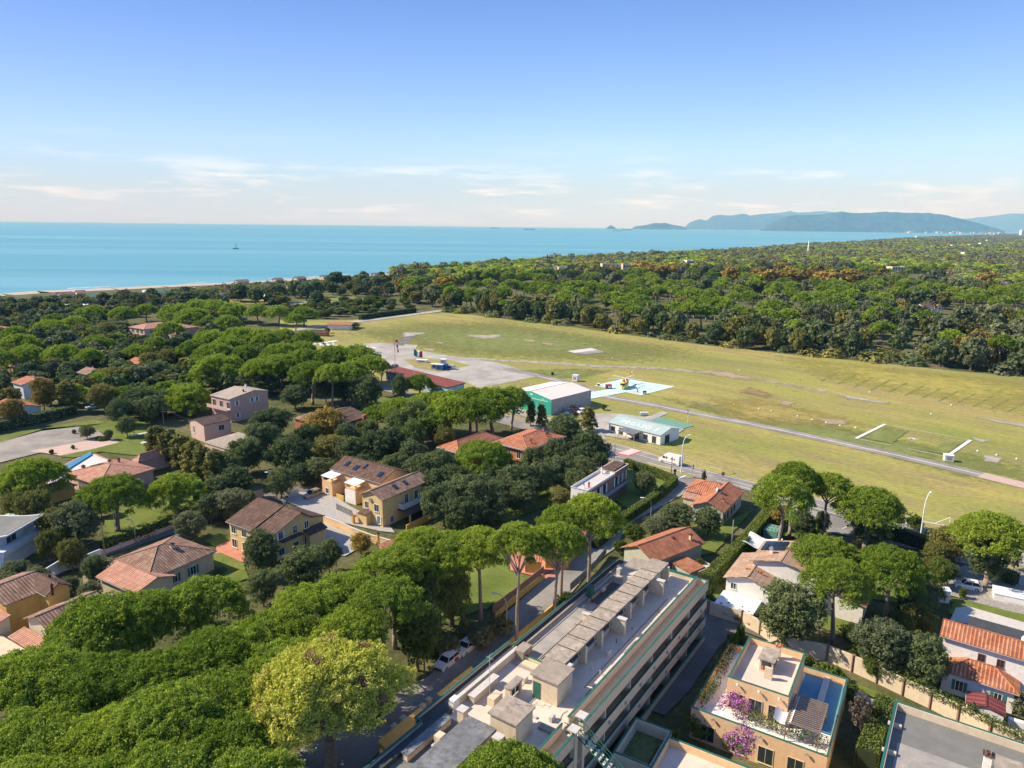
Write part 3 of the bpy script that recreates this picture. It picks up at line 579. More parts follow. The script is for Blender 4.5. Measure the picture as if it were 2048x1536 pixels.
for k in range(7):
    t = (k+.25)/7.2; t2 = t+.085; a = P(1236, 907.3); b = P(1263, 898.3); a2 = P(1256, 911.8); b2 = P(1281, 903)
    q = [a.lerp(b, t), a2.lerp(b2, t), a2.lerp(b2, t2), a.lerp(b, t2)]; mb.poly([(v.x, v.y, _z) for v in q])
mb.build('crossing_stripes', MT['white'])['kind'] = 'structure'
# side street running down between the villas
sheet('side_street', [(1345, 966), (1398, 958), (1425, 962), (1440, 968), (1373, 985), (1325, 1011), (1254, 1050), (1231, 1096), (1213, 1108), (1185, 1135), (1144, 1185), (1109, 1219), (1081, 1235), (1037, 1279), (948, 1352), (862, 1420), (762, 1500), (640, 1620), (400, 1620), (600, 1500), (700, 1440), (818, 1373), (856, 1353), (1000, 1236), (1088, 1159), (1123, 1144), (1167, 1096), (1213, 1073), (1277, 1023), (1353, 966)], MT['asphalt'])
sheet('driveway', [(1087, 1152), (1110, 1140), (1124, 1144), (1095, 1160)], MT['redcourt'])
sheet('red_court', [(1020, 1098), (1050, 1088), (1092, 1125), (1118, 1135), (1085, 1150), (1070, 1152), (1020, 1140)], MT['redcourt'])
# street past the left villas
sheet('back_street', [(60, 1175), (140, 1140), (220, 1108), (345, 1068), (420, 1040), (500, 1020), (560, 1002), (600, 985), (640, 975), (600, 972), (545, 985), (505, 998), (440, 1018), (347, 1056), (210, 1100), (60, 1150)], MT['asphaltdark'])
sheet('courtyard', [(560, 1000), (600, 984), (655, 982), (700, 1012), (742, 1034), (780, 1052), (790, 1065), (760, 1062), (640, 1035), (590, 1010)], MT['concrete'])
sheet('driveway', [(640, 1040), (700, 1068), (720, 1095), (690, 1112), (640, 1105), (600, 1080)], MT['concrete'])
sheet('paved_terrace', [(435, 1080), (465, 1075), (520, 1120), (490, 1125), (430, 1110)], MT['redcourt'])
# north-west road beside the field
band('road', [(430, 700), (500, 675), (560, 664), (620, 657), (660, 651), (720, 643), (800, 633), (888, 621)], 7, MT['asphaltpale']); band('road_edge_line', [(500, 673), (620, 655), (720, 641), (888, 619.5)], .25, MT['white'])
# lots on the left
sheet('gravel_yard', [(-100, 880), (0, 874), (90, 856), (150, 852), (195, 860), (210, 873), (250, 880), (180, 890), (100, 900), (0, 925), (-100, 950)], MT['yard'])
sheet('gravel_yard', [(60, 902), (110, 893), (215, 874), (245, 886), (180, 902), (125, 912), (90, 906)], MT['pinkpave'])
sheet('lawn', [(-60, 880), (0, 872), (150, 845), (200, 838), (225, 846), (160, 852), (90, 858), (0, 886), (-60, 900)], MT['lawn'])
sheet('lawn', [(170, 855), (230, 840), (300, 846), (300, 895), (270, 905), (235, 884), (210, 872), (190, 860)], MT['lawn']); sheet('lawn', [(110, 914), (190, 898), (250, 882), (300, 892), (300, 915), (200, 905), (140, 918)], MT['lawn'])
sheet('lawn', [(200, 1045), (240, 1015), (330, 990), (420, 985), (430, 1000), (350, 1040), (260, 1075), (200, 1085)], MT['lawn'])
sheet('lawn', [(410, 1110), (440, 1105), (490, 1128), (500, 1160), (470, 1170), (440, 1150)], MT['lawn']); sheet('lawn', [(405, 1085), (440, 1065), (468, 1080), (430, 1095)], MT['lawn'])
sheet('lawn', [(570, 920), (660, 900), (700, 915), (640, 935)], MT['lawn']); sheet('lawn', [(730, 800), (790, 790), (830, 830), (740, 850), (720, 870), (690, 850)], MT['lawn']); sheet('lawn', [(960, 1100), (1012, 1100), (1022, 1142), (1066, 1156), (1000, 1215), (900, 1250), (850, 1240), (900, 1160)], MT['lawn'])
sheet('lawn', [(980, 980), (1140, 950), (1110, 1010), (1010, 1050), (960, 1040)], MT['lawn']); sheet('lawn', [(1255, 930), (1345, 962), (1340, 985), (1260, 1030), (1215, 1000)], MT['lawn'])
sheet('lawn', [(1410, 1030), (1470, 1035), (1510, 1020), (1430, 1110), (1395, 1120), (1370, 1070)], MT['lawn'])
sheet('lawn', [(1540, 1030), (1640, 1050), (1640, 1080), (1545, 1075)], MT['lawn'])
sheet('lawn', [(1780, 1150), (1850, 1160), (1840, 1215), (1740, 1200), (1720, 1220), (1700, 1240), (1600, 1230), (1700, 1180)], MT['lawn']); sheet('lawn', [(1900, 1195), (2100, 1235), (2100, 1280), (1890, 1230)], MT['lawn'])
sheet('lawn', [(1430, 1165), (1510, 1225), (1480, 1240), (1420, 1200)], MT['lawn']); sheet('lawn', [(1610, 1330), (1660, 1345), (1900, 1450), (2100, 1540), (2048, 1545), (1780, 1420), (1700, 1370)], MT['lawn'])
sheet('lawn', [(1620, 1250), (1720, 1290), (1880, 1360), (1900, 1350), (1730, 1260), (1640, 1225)], MT['lawn'])
sheet('stone_drive', [(1880, 1150), (1930, 1130), (2100, 1170), (2100, 1240), (2010, 1220), (1935, 1200), (1880, 1185)], MT['stone'])
sheet('pool_terrace', [(1912, 1215), (1935, 1212), (2060, 1248), (2060, 1275), (1900, 1240)], MT['concretepale'])
sheet('lane', [(1410, 1215), (1430, 1195), (1500, 1240), (1520, 1262), (1560, 1290), (1480, 1260), (1440, 1290), (1380, 1380), (1330, 1430), (1300, 1420), (1350, 1330)], MT['asphaltdark']); sheet('path', [(1640, 1345), (1740, 1395), (1850, 1450), (1960, 1500), (1940, 1515), (1840, 1465), (1640, 1360)], MT['concrete'])
# clearing, dune scrub and lanes by the beach
sheet('clearing', [(575, 606), (620, 601), (700, 599), (715, 603), (640, 610), (585, 611)], MT['gravel' if 0 else 'sand']); sheet('lane', [(214, 632), (217, 612), (228, 590), (234, 590), (226, 612), (222, 632)], MT['asphaltpale'])
patch('reeds', [(560, 600), (640, 585), (780, 590), (760, 612), (600, 625)], MT['greenpatch']); patch('reeds', [(400, 600), (500, 595), (600, 600), (560, 612), (420, 612)], MT['yellowpatch'])
print('part 3 ok')
# ---------------------------------------------------------------- building materials
MT['tileorange'] = tiles('orange roof tiles', (.46, .155, .075), (.62, .27, .145), (.16, .08, .05), .5)
MT['tilesalmon'] = tiles('salmon roof tiles', (.52, .24, .16), (.64, .36, .25), (.25, .16, .10), .4)
MT['tilebrown'] = tiles('brown roof tiles', (.13, .072, .05), (.22, .135, .10), (.07, .055, .04), .6)
MT['tileterra'] = tiles('weathered terracotta tiles', (.27, .15, .10), (.46, .30, .21), (.12, .09, .06), .55)
MT['tiletan'] = tiles('pale tan roof tiles', (.46, .28, .19), (.60, .42, .29), (.22, .16, .10), .45)
MT['tiledark'] = tiles('dark brown tiles', (.085, .055, .045), (.15, .10, .08), (.05, .045, .04), .4)
MT['sheetmaroon'] = tiles('maroon sheet roof', (.30, .075, .075), (.35, .10, .10), (.18, .06, .05), .2, .9, 50)
MT['sheetrust'] = plain('rust red roof', (.20, .050, .035), .85, var=.12, sc=.5)
MT['slab'] = plain('weathered roof concrete', (.36, .30, .235), .95, var=.45, sc=1.5, bs=.4, big=.9); MT['slabgrey'] = plain('grey roof membrane', (.17, .17, .155), .9, var=.15, sc=.5)
MT['membrane'] = plain('dark roof membrane', (.055, .06, .062), .8, var=.25, sc=.8); MT['terrace'] = plain('pinkish terrace paving', (.62, .52, .42), .9, var=.12, sc=.7, big=.4)
MT['terracegrey'] = plain('grey worn terrace', (.31, .285, .25), .9, var=.25, sc=.7); MT['silver'] = plain('dappled light coated roofing', (.17, .175, .175), .6, 0, var=.55, sc=1.6, big=.7); MT['crimson'] = plain('crimson roof sheet', (.36, .085, .09), .8, var=.12)  # silver: strong patches put the dappled light on the low roofs into the colour
MT['cream'] = stucco('cream stucco', (.62, .52, .36)); MT['beige'] = stucco('beige stucco', (.66, .54, .38), .3); MT['ochre'] = stucco('ochre stucco', (.66, .42, .12)); MT['yellow'] = stucco('yellow stucco', (.68, .50, .22))
MT['peach'] = stucco('peach stucco', (.74, .50, .27), .25); MT['pink'] = stucco('pink stucco', (.56, .36, .28)); MT['palepink'] = stucco('pale pink stucco', (.62, .44, .36)); MT['whitewall'] = stucco('white stucco', (.78, .75, .69), .15)
MT['bluewhite'] = stucco('pale blue white stucco', (.58, .63, .65), .2); MT['brick'] = stucco('brick red stucco', (.50, .17, .085), .3); MT['brownwall'] = stucco('brown stucco', (.26, .16, .12)); MT['greenwall'] = stucco('pale green grey stucco', (.42, .43, .33)); MT['skyblue'] = stucco('blue painted wall', (.24, .47, .62), .3)
MT['greyconc'] = plain('grey fascia', (.30, .30, .29), .8); MT['teal'] = plain('teal metal coping', (.022, .125, .095), .55, var=.25, big=.4); MT['tealdark'] = plain('dark green metal', (.03, .13, .09), .5)
MT['hangargreen'] = plain('green corrugated steel', (.03, .36, .25), .5, var=.06, big=.1); MT['hangargrey'] = plain('grey corrugated cladding', (.42, .375, .335), .7, var=.12, sc=.8); MT['hangarroof'] = plain('pale sheet roof', (.72, .65, .56), .6, var=.05)
MT['paleteal'] = plain('faded green white roof', (.36, .47, .45), .7, var=.12, sc=.6); MT['shutterg'] = plain('green shutter', (.05, .17, .12), .6); MT['shutterw'] = plain('white shutter', (.66, .70, .72), .6); MT['shutterb'] = plain('brown shutter', (.17, .08, .05), .7)
MT['wood'] = plain('wooden pole', (.24, .17, .11), .9, var=.3, sc=4); MT['steel'] = plain('galvanised steel', (.50, .52, .53), .45, .4, var=.1); MT['glass'] = glassmat('window glass'); MT['solar'] = glassmat('solar panel', (.012, .022, .05), .15); MT['black'] = plain('black rubber', (.02, .02, .02), .8)
MT['blue'] = plain('blue paint', (.03, .16, .40), .5); MT['poolblue'] = plain('pool water', (.10, .36, .45), .08, var=.1, sc=.5); MT['bluecover'] = plain('pool lining', (.06, .24, .38), .5); MT['dirtywhite'] = plain('dirty white cover', (.55, .55, .52), .8, var=.2)
MT['signred'] = plain('red sign paint', (.60, .03, .04), .5); MT['yellowpaint'] = plain('yellow gloss paint', (.80, .60, .03), .35, var=.05, big=.1); MT['flaggreen'] = plain('green cloth', (.02, .30, .10), .8, var=.05)
MT['canvas'] = plain('white canvas', (.76, .76, .75), .8, var=.04)
def ribbed():
    m, t, b, o = newmat('ribbed beige parapet'); uv = t.nodes.new('ShaderNodeUVMap'); w_ = t.nodes.new('ShaderNodeTexWave'); w_.inputs['Scale'].default_value = 1.1; w_.inputs['Distortion'].default_value = .3
    t.links.new(uv.outputs[0], w_.inputs['Vector']); a = nnoise(t, 1.2, 6, wpos(t), .7)
    c = nmix(t, a, (.62, .49, .32), (.78, .63, .42)); c = nmix(t, 1, c, nramp(t, w_.outputs['Fac'], [(.2, g(.72)), (.6, g(1))]), 'MULTIPLY'); t.links.new(c, b.inputs['Base Color']); b.inputs['Roughness'].default_value = .9; bump(t, b, w_.outputs['Fac'], .6, .06); return m
MT['ribbed'] = ribbed(); MT['moss'] = plain('mossy ground', (.11, .135, .045), 1, var=.35, sc=1.5, bs=.3)
# ---------------------------------------------------------------- building kit
class Bld:
    def __init__(s, name, label, A, B, z, cat='house', group=None, rz=None):
        a = P(A[0], A[1], z)
        if rz is None: b = P(B[0], B[1], z); rz = math.atan2((b-a).y, (b-a).x)
        s.o = a; s.rz = rz; s.e = empty(name, (a.x, a.y, 0), rz, label, cat, group)
        
    def loc(s, x, y, z):
        d = P(x, y, z)-s.o; c, n = math.cos(s.rz), math.sin(s.rz); return (d.x*c+d.y*n, -d.x*n+d.y*c)
    def wall(s, x0, x1, y0, y1, z0, z1, mat, name='wall', parent=None):
        mb = MB(); mb.box(x0, x1, y0, y1, z0, z1); return mb.build(name, MT[mat], parent or s.e)
    def prism(s, name, pts, z0, z1, mat, parent=None):
        mb = MB(); mb.prism(pts, z0, z1); return mb.build(name, MT[mat], parent or s.e)
    def gable(s, x0, x1, y0, y1, ze, zr, mat, wall, axis='x', ov=.45, z0=0, k=.5, th=.16):
        w = MB(); r = MB(); X0, X1, Y0, Y1 = x0+ov, x1-ov, y0+ov, y1-ov
        sw = (lambda p: p) if axis == 'x' else (lambda p: (p[1], p[0], p[2]))
        if axis == 'y': x0, x1, y0, y1 = y0, y1, x0, x1; X0, X1, Y0, Y1 = Y0, Y1, X0, X1
        yr = y0+(y1-y0)*k; s1 = (zr-ze)/(yr-y0); s2 = (zr-ze)/(y1-yr); zt = .05
        e0 = ze+s1*(Y0-y0)-zt; e1 = ze+s2*(y1-Y1)-zt; rr = zr-zt
        F = [(X0, Y0, z0), (X1, Y0, z0), (X1, Y0, e0), (X0, Y0, e0)]; B_ = [(X0, Y1, z0), (X1, Y1, z0), (X1, Y1, e1), (X0, Y1, e1)]
        for q in (F, B_): w.poly([sw(p) for p in q], [(p[0], p[2]) for p in q])
        for X in (X0, X1): q = [(X, Y0, z0), (X, Y1, z0), (X, Y1, e1), (X, yr, rr), (X, Y0, e0)]; w.poly([sw(p) for p in q], [(p[1], p[2]) for p in q])
        w.build('wall', MT[wall], s.e)
        d1 = math.hypot(yr-y0, zr-ze); d2 = math.hypot(y1-yr, zr-ze)
        for q, uv in (([(x0, y0, ze), (x1, y0, ze), (x1, yr, zr), (x0, yr, zr)], [(x0, 0), (x1, 0), (x1, d1), (x0, d1)]), ([(x0, yr, zr), (x1, yr, zr), (x1, y1, ze), (x0, y1, ze)], [(x0, d2), (x1, d2), (x1, 0), (x0, 0)])):
            q = [sw(p) for p in q]
            if axis == 'y': q = q[::-1]; uv = uv[::-1]
            r.slab([(p[0], p[1], p[2]+th) for p in q], th, 0, uv)
        ro = r.build('roof', MT[mat], s.e)
        rd = MB(); rd.tube([sw((x0, yr, zr+th)), sw((x1, yr, zr+th))], .11, 6); rd.build('ridge', MT[mat], ro); 
        gt = MB(); gt.tube([sw((x0, y0, ze+.02)), sw((x1, y0, ze+.02))], .07, 5); gt.build('gutter', MT['greyconc'], ro)
        return ro
    def hip(s, x0, x1, y0, y1, ze, zr, mat, wall, ov=.45, z0=0, k=.85, th=.16):
        X0, X1, Y0, Y1 = x0+ov, x1-ov, y0+ov, y1-ov; w = MB(); w.box(X0, X1, Y0, Y1, z0, ze+.03); w.build('wall', MT[wall], s.e)
        L, D = x1-x0, y1-y0; i = min(L, D)/2*k
        if L >= D: a, b = (x0+i, (y0+y1)/2, zr), (x1-i, (y0+y1)/2, zr); fs = [([(x0, y0, ze), (x1, y0, ze), b, a], 'x'), ([(x1, y1, ze), (x0, y1, ze), a, b], 'x'), ([(x1, y0, ze), (x1, y1, ze), b], 'y'), ([(x0, y1, ze), (x0, y0, ze), a], 'y')]
        else: a, b = ((x0+x1)/2, y0+i, zr), ((x0+x1)/2, y1-i, zr); fs = [([(x0, y0, ze), (x1, y0, ze), a], 'x'), ([(x1, y1, ze), (x0, y1, ze), b], 'x'), ([(x1, y0, ze), (x1, y1, ze), b, a], 'y'), ([(x0, y1, ze), (x0, y0, ze), a, b], 'y')]
        r = MB(); e = [(x0, y0), (x1, y0), (x1, y1), (x0, y1)]
        for q, ax in fs:
            uv = []
            for p in q:
                if ax == 'x': dd = abs(p[1]-q[0][1]); uv.append((p[0], math.hypot(dd, p[2]-ze)))
                else: dd = abs(p[0]-q[0][0]); uv.append((p[1], math.hypot(dd, p[2]-ze)))
            r.poly([(p[0], p[1], p[2]+th) for p in q], uv)
        r.poly([(p[0], p[1], ze) for p in e[::-1]])
        for j in range(4): p, q = e[j], e[(j+1) % 4]; r.poly([(p[0], p[1], ze), (q[0], q[1], ze), (q[0], q[1], ze+th), (p[0], p[1], ze+th)], [(0, 0), (1, 0), (1, .1), (0, .1)])
        ro = r.build('roof', MT[mat], s.e); rd = MB(); A = [Vector(a)+Vector((0, 0, th)), Vector(b)+Vector((0, 0, th))]
        rd.tube(A, .1, 6)
        for c, t in (((x0, y0), 0), ((x0, y1), 0 if L >= D else 1), ((x1, y0), 1 if L >= D else 0), ((x1, y1), 1)): rd.tube([A[t], Vector((c[0], c[1], ze+th))], .1, 6)
        rd.build('ridge', MT[mat], ro); gt = MB()
        for j in range(4): p, q = e[j], e[(j+1) % 4]; gt.tube([(p[0], p[1], ze+.03), (q[0], q[1], ze+.03)], .07, 5)
        gt.build('gutter', MT['greyconc'], ro); return ro
    def shed(s, x0, x1, y0, y1, zf, zb, mat, wall=None, ov=.3, z0=0, axis='y', th=.14):
        """single slope; axis y: height zf at y0, zb at y1; axis x: zf at x0, zb at x1"""
        zz = (lambda x, y: zf+(zb-zf)*((y-y0)/(y1-y0) if axis == 'y' else (x-x0)/(x1-x0)))
        if wall:
            w = MB(); c = [(x0+ov, y0+ov), (x1-ov, y0+ov), (x1-ov, y1-ov), (x0+ov, y1-ov)]
            for j in range(4): p, q = c[j], c[(j+1) % 4]; w.poly([(p[0], p[1], z0), (q[0], q[1], z0), (q[0], q[1], zz(*q)), (p[0], p[1], zz(*p))])
            w.build('wall', MT[wall], s.e)
        r = MB(); c = [(x0, y0), (x1, y0), (x1, y1), (x0, y1)]
        r.slab([(p[0], p[1], zz(*p)+th) for p in c], th, 0, [(p if axis == 'y' else (p[1], p[0])) for p in c]); return r.build('roof', MT[mat], s.e)
    def flat(s, x0, x1, y0, y1, z, par, mat, wall, z0=0, cap=None, tw=.22, floor=True):
        """flat roof at z with a parapet par high"""
        w = MB(); w.box(x0, x1, y0, y1, z0, z-.02); w.build('wall', MT[wall], s.e)
        f = MB(); f.box(x0+tw, x1-tw, y0+tw, y1-tw, z-.02, z); ro = f.build('roof', MT[mat], s.e)
        if par > 0:
            p = MB(); p.box(x0, x1, y0, y0+tw, z-.02, z+par); p.box(x0, x1, y1-tw, y1, z-.02, z+par); p.box(x0, x0+tw, y0+tw, y1-tw, z-.02, z+par); p.box(x1-tw, x1, y0+tw, y1-tw, z-.02, z+par); p.build('parapet', MT[wall], s.e)
            if cap: s.coping([(x0, y0), (x1, y0), (x1, y1), (x0, y1), (x0, y0)], z+par, cap)
        return ro
    def coping(s, pts, z, mat='teal', w=.11, h=.07, name='coping'):
        mb = MB()
        for (a, b) in zip(pts, pts[1:]):
            d = Vector((b[0]-a[0], b[1]-a[1])).normalized(); n = Vector((-d.y, d.x))*w
            a = Vector(a[:2])-d*w*.99; b_ = Vector(b[:2])+d*w*.99; 
            mb.prism([(a.x-n.x, a.y-n.y), (b_.x-n.x, b_.y-n.y), (b_.x+n.x, b_.y+n.y), (a.x+n.x, a.y+n.y)], z-.01, z+h+random.random()*.004)
        return mb.build(name, MT[mat], s.e)
    def win(s, side, q, pos, z, w=1.0, h=1.3, sh=None, ov=.45, frame='white', name='window', raw=False):
        """side F B L R of rect q=(x0,x1,y0,y1); pos along the side in metres from its low end"""
        x0, x1, y0, y1 = q; x0, x1, y0, y1 = x0+ov, x1-ov, y0+ov, y1-ov
        if side == 'F': o, u, n = Vector((x0+pos, y0, z)), Vector((1, 0, 0)), Vector((0, -1, 0))
        elif side == 'B': o, u, n = Vector((x0+pos, y1, z)), Vector((1, 0, 0)), Vector((0, 1, 0))
        elif side == 'L': o, u, n = Vector((x0, y0+pos, z)), Vector((0, 1, 0)), Vector((-1, 0, 0))
        else: o, u, n = Vector((x1, y0+pos, z)), Vector((0, 1, 0)), Vector((1, 0, 0))
        def bx(mb, a0, a1, b0, b1, d0, d1):
            p = [o+u*a+n*d for a, d in ((a0, d0), (a1, d0), (a1, d1), (a0, d1))]; mb.prism([(v.x, v.y) for v in p], z+b0, z+b1)
        f = MB(); t = .07
        bx(f, -w/2-t, -w/2, 0, h, .0, .06); bx(f, w/2, w/2+t, 0, h, .0, .06); bx(f, -w/2-t, w/2+t, h, h+t, 0, .06); bx(f, -w/2-t*2, w/2+t*2, -.1, 0, 0, .14); bx(f, -.025, .025, 0, h, .0, .05)
        fo = f.build(name, MT[frame], s.e); g_ = MB(); bx(g_, -w/2, w/2, 0, h, .0, .022); g_.build('pane', MT['glass'], fo)
        if sh:
            for k in (-1, 1):
                m = MB(); bx(m, k*(w/2+t+w*.24)-w*.23, k*(w/2+t+w*.24)+w*.23, -.02, h+.02, .03, .08); m.build('shutter', MT[sh], fo)
        return fo
    def chimney(s, x, y, z, h=1.0, w=.5, mat='cream', parent=None, cap='tilebrown'):
        m = MB(); m.box(x-w/2, x+w/2, y-w/2, y+w/2, z-.6, z+h); c = m.build('chimney', MT[mat], parent or s.e)
        m = MB(); m.box(x-w*.7, x+w*.7, y-w*.7, y+w*.7, z+h, z+h+.1); m.box(x-w*.35, x+w*.35, y-w*.35, y+w*.35, z+h+.1, z+h+.32)
        if parent is None: m.build('chimney_cap', MT[cap], c)
        return c
    def dish(s, x, y, z, r=.4, d=(-.6, -.6, .35)):
        m = MB(); v = Vector(d).normalized(); c = Vector((x, y, z+.7)); m.ring(c, c+v*.08, r*.6, r, 12, cap=True); m.tube([(x, y, z-.2), (x, y, z+.7)], .035, 5); return m.build('satellite_dish', MT['white'], s.e)
    def aerial(s, x, y, z, h=2.2):
        m = MB(); m.tube([(x, y, z-.1), (x, y, z+h)], .03, 4)
        for k, l in ((.98, .55), (.86, .45), (.7, .6)): m.tube([(x-l, y, z+h*k), (x+l, y, z+h*k)], .02, 4)
        m.tube([(x, y-.5, z+h*.92), (x, y+.5, z+h*.92)], .02, 4); return m.build('aerial', MT['steel'], s.e)
    def panel(s, c, name='solar_panel', mat='solar'):
        """c: four 3-D corners on a roof plane"""
        m = MB(); n = (Vector(c[1])-Vector(c[0])).cross(Vector(c[3])-Vector(c[0])).normalized(); n = n if n.z > 0 else -n
        m.slab([tuple(Vector(p)+n*.16) for p in c], .1); return m.build(name, MT[mat], s.e)
    def slopept(s, x, y, x0, x1, y0, y1, ze, zr, axis='x', k=.5):
        if axis == 'x': yr = y0+(y1-y0)*k; return (x, y, ze+(zr-ze)*(1-abs(y-yr)/((yr-y0) if y < yr else (y1-yr)))+.17)
        xr = x0+(x1-x0)*k; return (x, y, ze+(zr-ze)*(1-abs(x-xr)/((xr-x0) if x < xr else (x1-xr)))+.17)
keep_w = []
def lamp_parts(e, h, arm, pole='steel'): pass
# ================================================================ the long flat roofed apartment building
A = Bld('apartment_building', 'long cream apartment building with flat paved roof terraces and green edged balconies', (1420, 1158), (1182, 1431), 10, 'apartment building')
S1 = 66
A.prism('wall', [(1.1, -13.7), (1.1, -2.9), (S1, -2.9), (S1, -13.7)], 0, 8.9, 'beige')
A.wall(.9, 38.2, -13.4, -1.75, 8.9, 9.38, 'terrace', 'roof_terrace'); A.wall(38.2, S1, -13.4, -1.75, 8.9, 9.36, 'terrace', 'roof_terrace')
A.wall(44.6, S1, -12.7, -1.8, 9.37, 9.40, 'slabgrey', 'roof_membrane'); A.wall(6, 33, -12.6, -8.4, 9.385, 9.41, 'terracegrey', 'roof_membrane')
# east side balconies, floor by floor
for zt, nm in ((10.0, 0), (7.1, 1), (4.2, 2)):
    A.wall(.6, S1, -1.9 if nm == 0 else -2.9, -.16, zt-1.32, zt-1.12, 'beige', 'balcony_slab')
    for a, b in ((.6, 37.6), (39.8, S1)): A.wall(a, b, -.16, 0, zt-1.42, zt, 'ribbed', 'balcony_parapet'); A.coping([(a, -.08), (b, -.08)], zt, 'teal')
    if nm == 0: A.wall(.6, .8, -6.3, -.16, 8.7, zt, 'beige', 'end_parapet'); A.coping([(.7, -6.3), (.7, -.08)], zt, 'teal')
    for k in range(9): x = 3.2+k*4.1+(2.2 if k > 8 else 0); m = MB(); m.ring((x, .0, zt-.75), (x, .16, zt-.75), .24, .2, 12); (m.build('wall_lamp', MT['greyconc'], A.e) if nm else None)
for k in range(8): x = .9+k*6.3; A.wall(x, x+.2, -2.9, -.2, 0, 8.6, 'beige', 'partition')
for zf in (0, 2.9, 5.8):
    for k in range(8):
        x = 2.4+k*6.3
        for d in (0, 2.5): A.win('R', (0, 0, 0, 0), 0, 0) if False else None
        for d in (0.4, 3.0):
            m = MB(); m.box(x+d-.08, x+d+1.68, -2.9, -2.82, zf, zf+2.3); fo = m.build('balcony_door', MT['white'], A.e); m = MB(); m.box(x+d, x+d+1.6, -2.84, -2.8, zf+.08, zf+2.22); m.build('pane', MT['glass'], fo)
A.wall(.6, S1, -.1, .06, 0, 1.25, 'beige', 'garden_wall'); A.coping([(.6, -.02), (S1, -.02)], 1.25, 'tealdark')
# roof edges
for a, b in ((1.0, 38.2), (39.6, S1)): A.wall(a, b, -1.75, -1.55, 9.38, 10.3, 'beige', 'roof_parapet'); A.coping([(a, -1.65), (b, -1.65)], 10.3)
A.wall(.9, 1.1, -6.3, -1.75, 9.38, 9.95, 'cream', 'roof_parapet'); A.coping([(1.0, -6.3), (1.0, -1.65)], 9.95, 'teal', .12)
A.wall(2.4, 30.4, -14.1, -13.95, 8.2, 9.95, 'beige', 'roof_parapet'); A.coping([(1.6, -14.0), (30.4, -14.0), (30.4, -14.8), (47.2, -14.8), (47.2, -13.9), (S1, -13.9)], 9.95, 'teal', .12)
A.wall(30.4, 47.2, -14.9, -14.7, 8.2, 9.95, 'beige', 'roof_parapet'); A.wall(47.2, S1, -14, -13.8, 8.2, 9.95, 'beige', 'roof_parapet')
A.wall(1.4, 30.4, -13.95, -13.1, 9.4, 9.6, 'membrane', 'gutter'); A.wall(30.4, 47.2, -14.7, -13.1, 9.4, 9.6, 'membrane', 'gutter'); A.wall(47.2, S1, -13.8, -12.9, 9.4, 9.6, 'membrane', 'gutter')
A.wall(31, 43.2, -13.1, -12.75, 9.4, 10.35, 'beige', 'raised_kerb'); A.wall(31, 43.2, -13.15, -12.7, 10.35, 10.42, 'concretepale', 'kerb_capping'); A.wall(42.6, 43.6, -13.3, -12.6, 9.4, 10.6, 'whitewall', 'kerb_block')
A.wall(3.0, 31, -13.1, -12.9, 9.4, 9.85, 'slab', 'kerb'); A.wall(43.8, S1, -12.85, -12.6, 9.4, 9.95, 'membrane', 'kerb'); A.wall(31.2, 31.5, -12.75, -8.4, 9.38, 9.9, 'cream', 'kerb'); A.coping([(31.35, -12.7), (31.35, -8.3)], 9.9, 'tealdark', .12)
A.wall(29.8, 31.8, -12.9, -11.6, 9.4, 10.5, 'slab', 'vent_block'); A.wall(31.6, 32.6, -11.4, -8.2, 9.38, 9.6, 'cream', 'step')
A.wall(8.2, 15.0, -11.6, -10.4, 9.41, 9.47, 'membrane', 'skylight_strip'); A.wall(7.6, 15.4, -11.9, -11.65, 9.41, 9.75, 'slab', 'kerb'); A.wall(13.2, 14.0, -12.8, -12.0, 9.4, 11.0, 'tealdark', 'plant_cabinet')
# central spine: concrete slabs over short walls
A.prism('spine_roof', [(2.6, -8.1), (2.6, -5.4), (6.2, -5.4), (6.2, -8.1)], 11.8, 12.02, 'slab'); A.prism('spine_roof', [(3.6, -10.5), (3.6, -8.12), (6.9, -8.12), (6.9, -10.5)], 11.7, 11.92, 'slab')
x = 6.22
for k, (x1, z1) in enumerate(((11.6, 11.98), (15.6, 11.94), (19.7, 12.0), (23.7, 11.92), (27.8, 11.97), (32.6, 11.9))):
    A.wall(x, x1-.03, -8.1, -5.45, z1-.2, z1, 'slab', 'spine_roof'); x = x1
A.wall(3.0, 32.4, -7.9, -6.1, 9.38, 11.68, 'cream', 'spine_wall')
for k in range(7):
    x = 7.9+k*4.05
    if x+2.6 < 32.6: A.wall(x+.35, x+2.9, -6.1, -6.02, 10.0, 11.3, 'glass', 'vent_opening'); A.wall(x+.3, x+2.95, -5.75, -5.6, 10.55, 10.7, 'greyconc', 'rail')
for x, d, h_ in ((3.4, -5.0, 11.8), (7.5, -4.1, 11.55), (11.7, -5.2, 11.6), (15.7, -5.2, 11.6), (19.7, -4.1, 11.55), (23.8, -5.2, 11.6), (27.9, -5.2, 11.6), (32.2, -4.9, 11.6)):
    A.wall(x-.22, x+.22, -6.0, d, 9.38, h_, 'cream', 'buttress'); (A.wall(x-.35, x+.35, -5.3, d+.15, h_, h_+.12, 'concretepale', 'buttress_cap') if d > -4.5 or x > 30 else None)
for x in (9.0, 20.8): A.wall(x-.15, x+.15, -9.6, -7.9, 9.38, 11.2, 'cream', 'buttress'); A.wall(x-.3, x+.3, -9.7, -8.1, 11.2, 11.3, 'concretepale', 'buttress_cap')
for x in (16.5, 22.6, 26.0, 28.6): m = MB(); m.ball((x, -8.5, 9.7), .4, .4, 8, 5); m.build('roof_vent', MT['concretepale'], A.e, True)
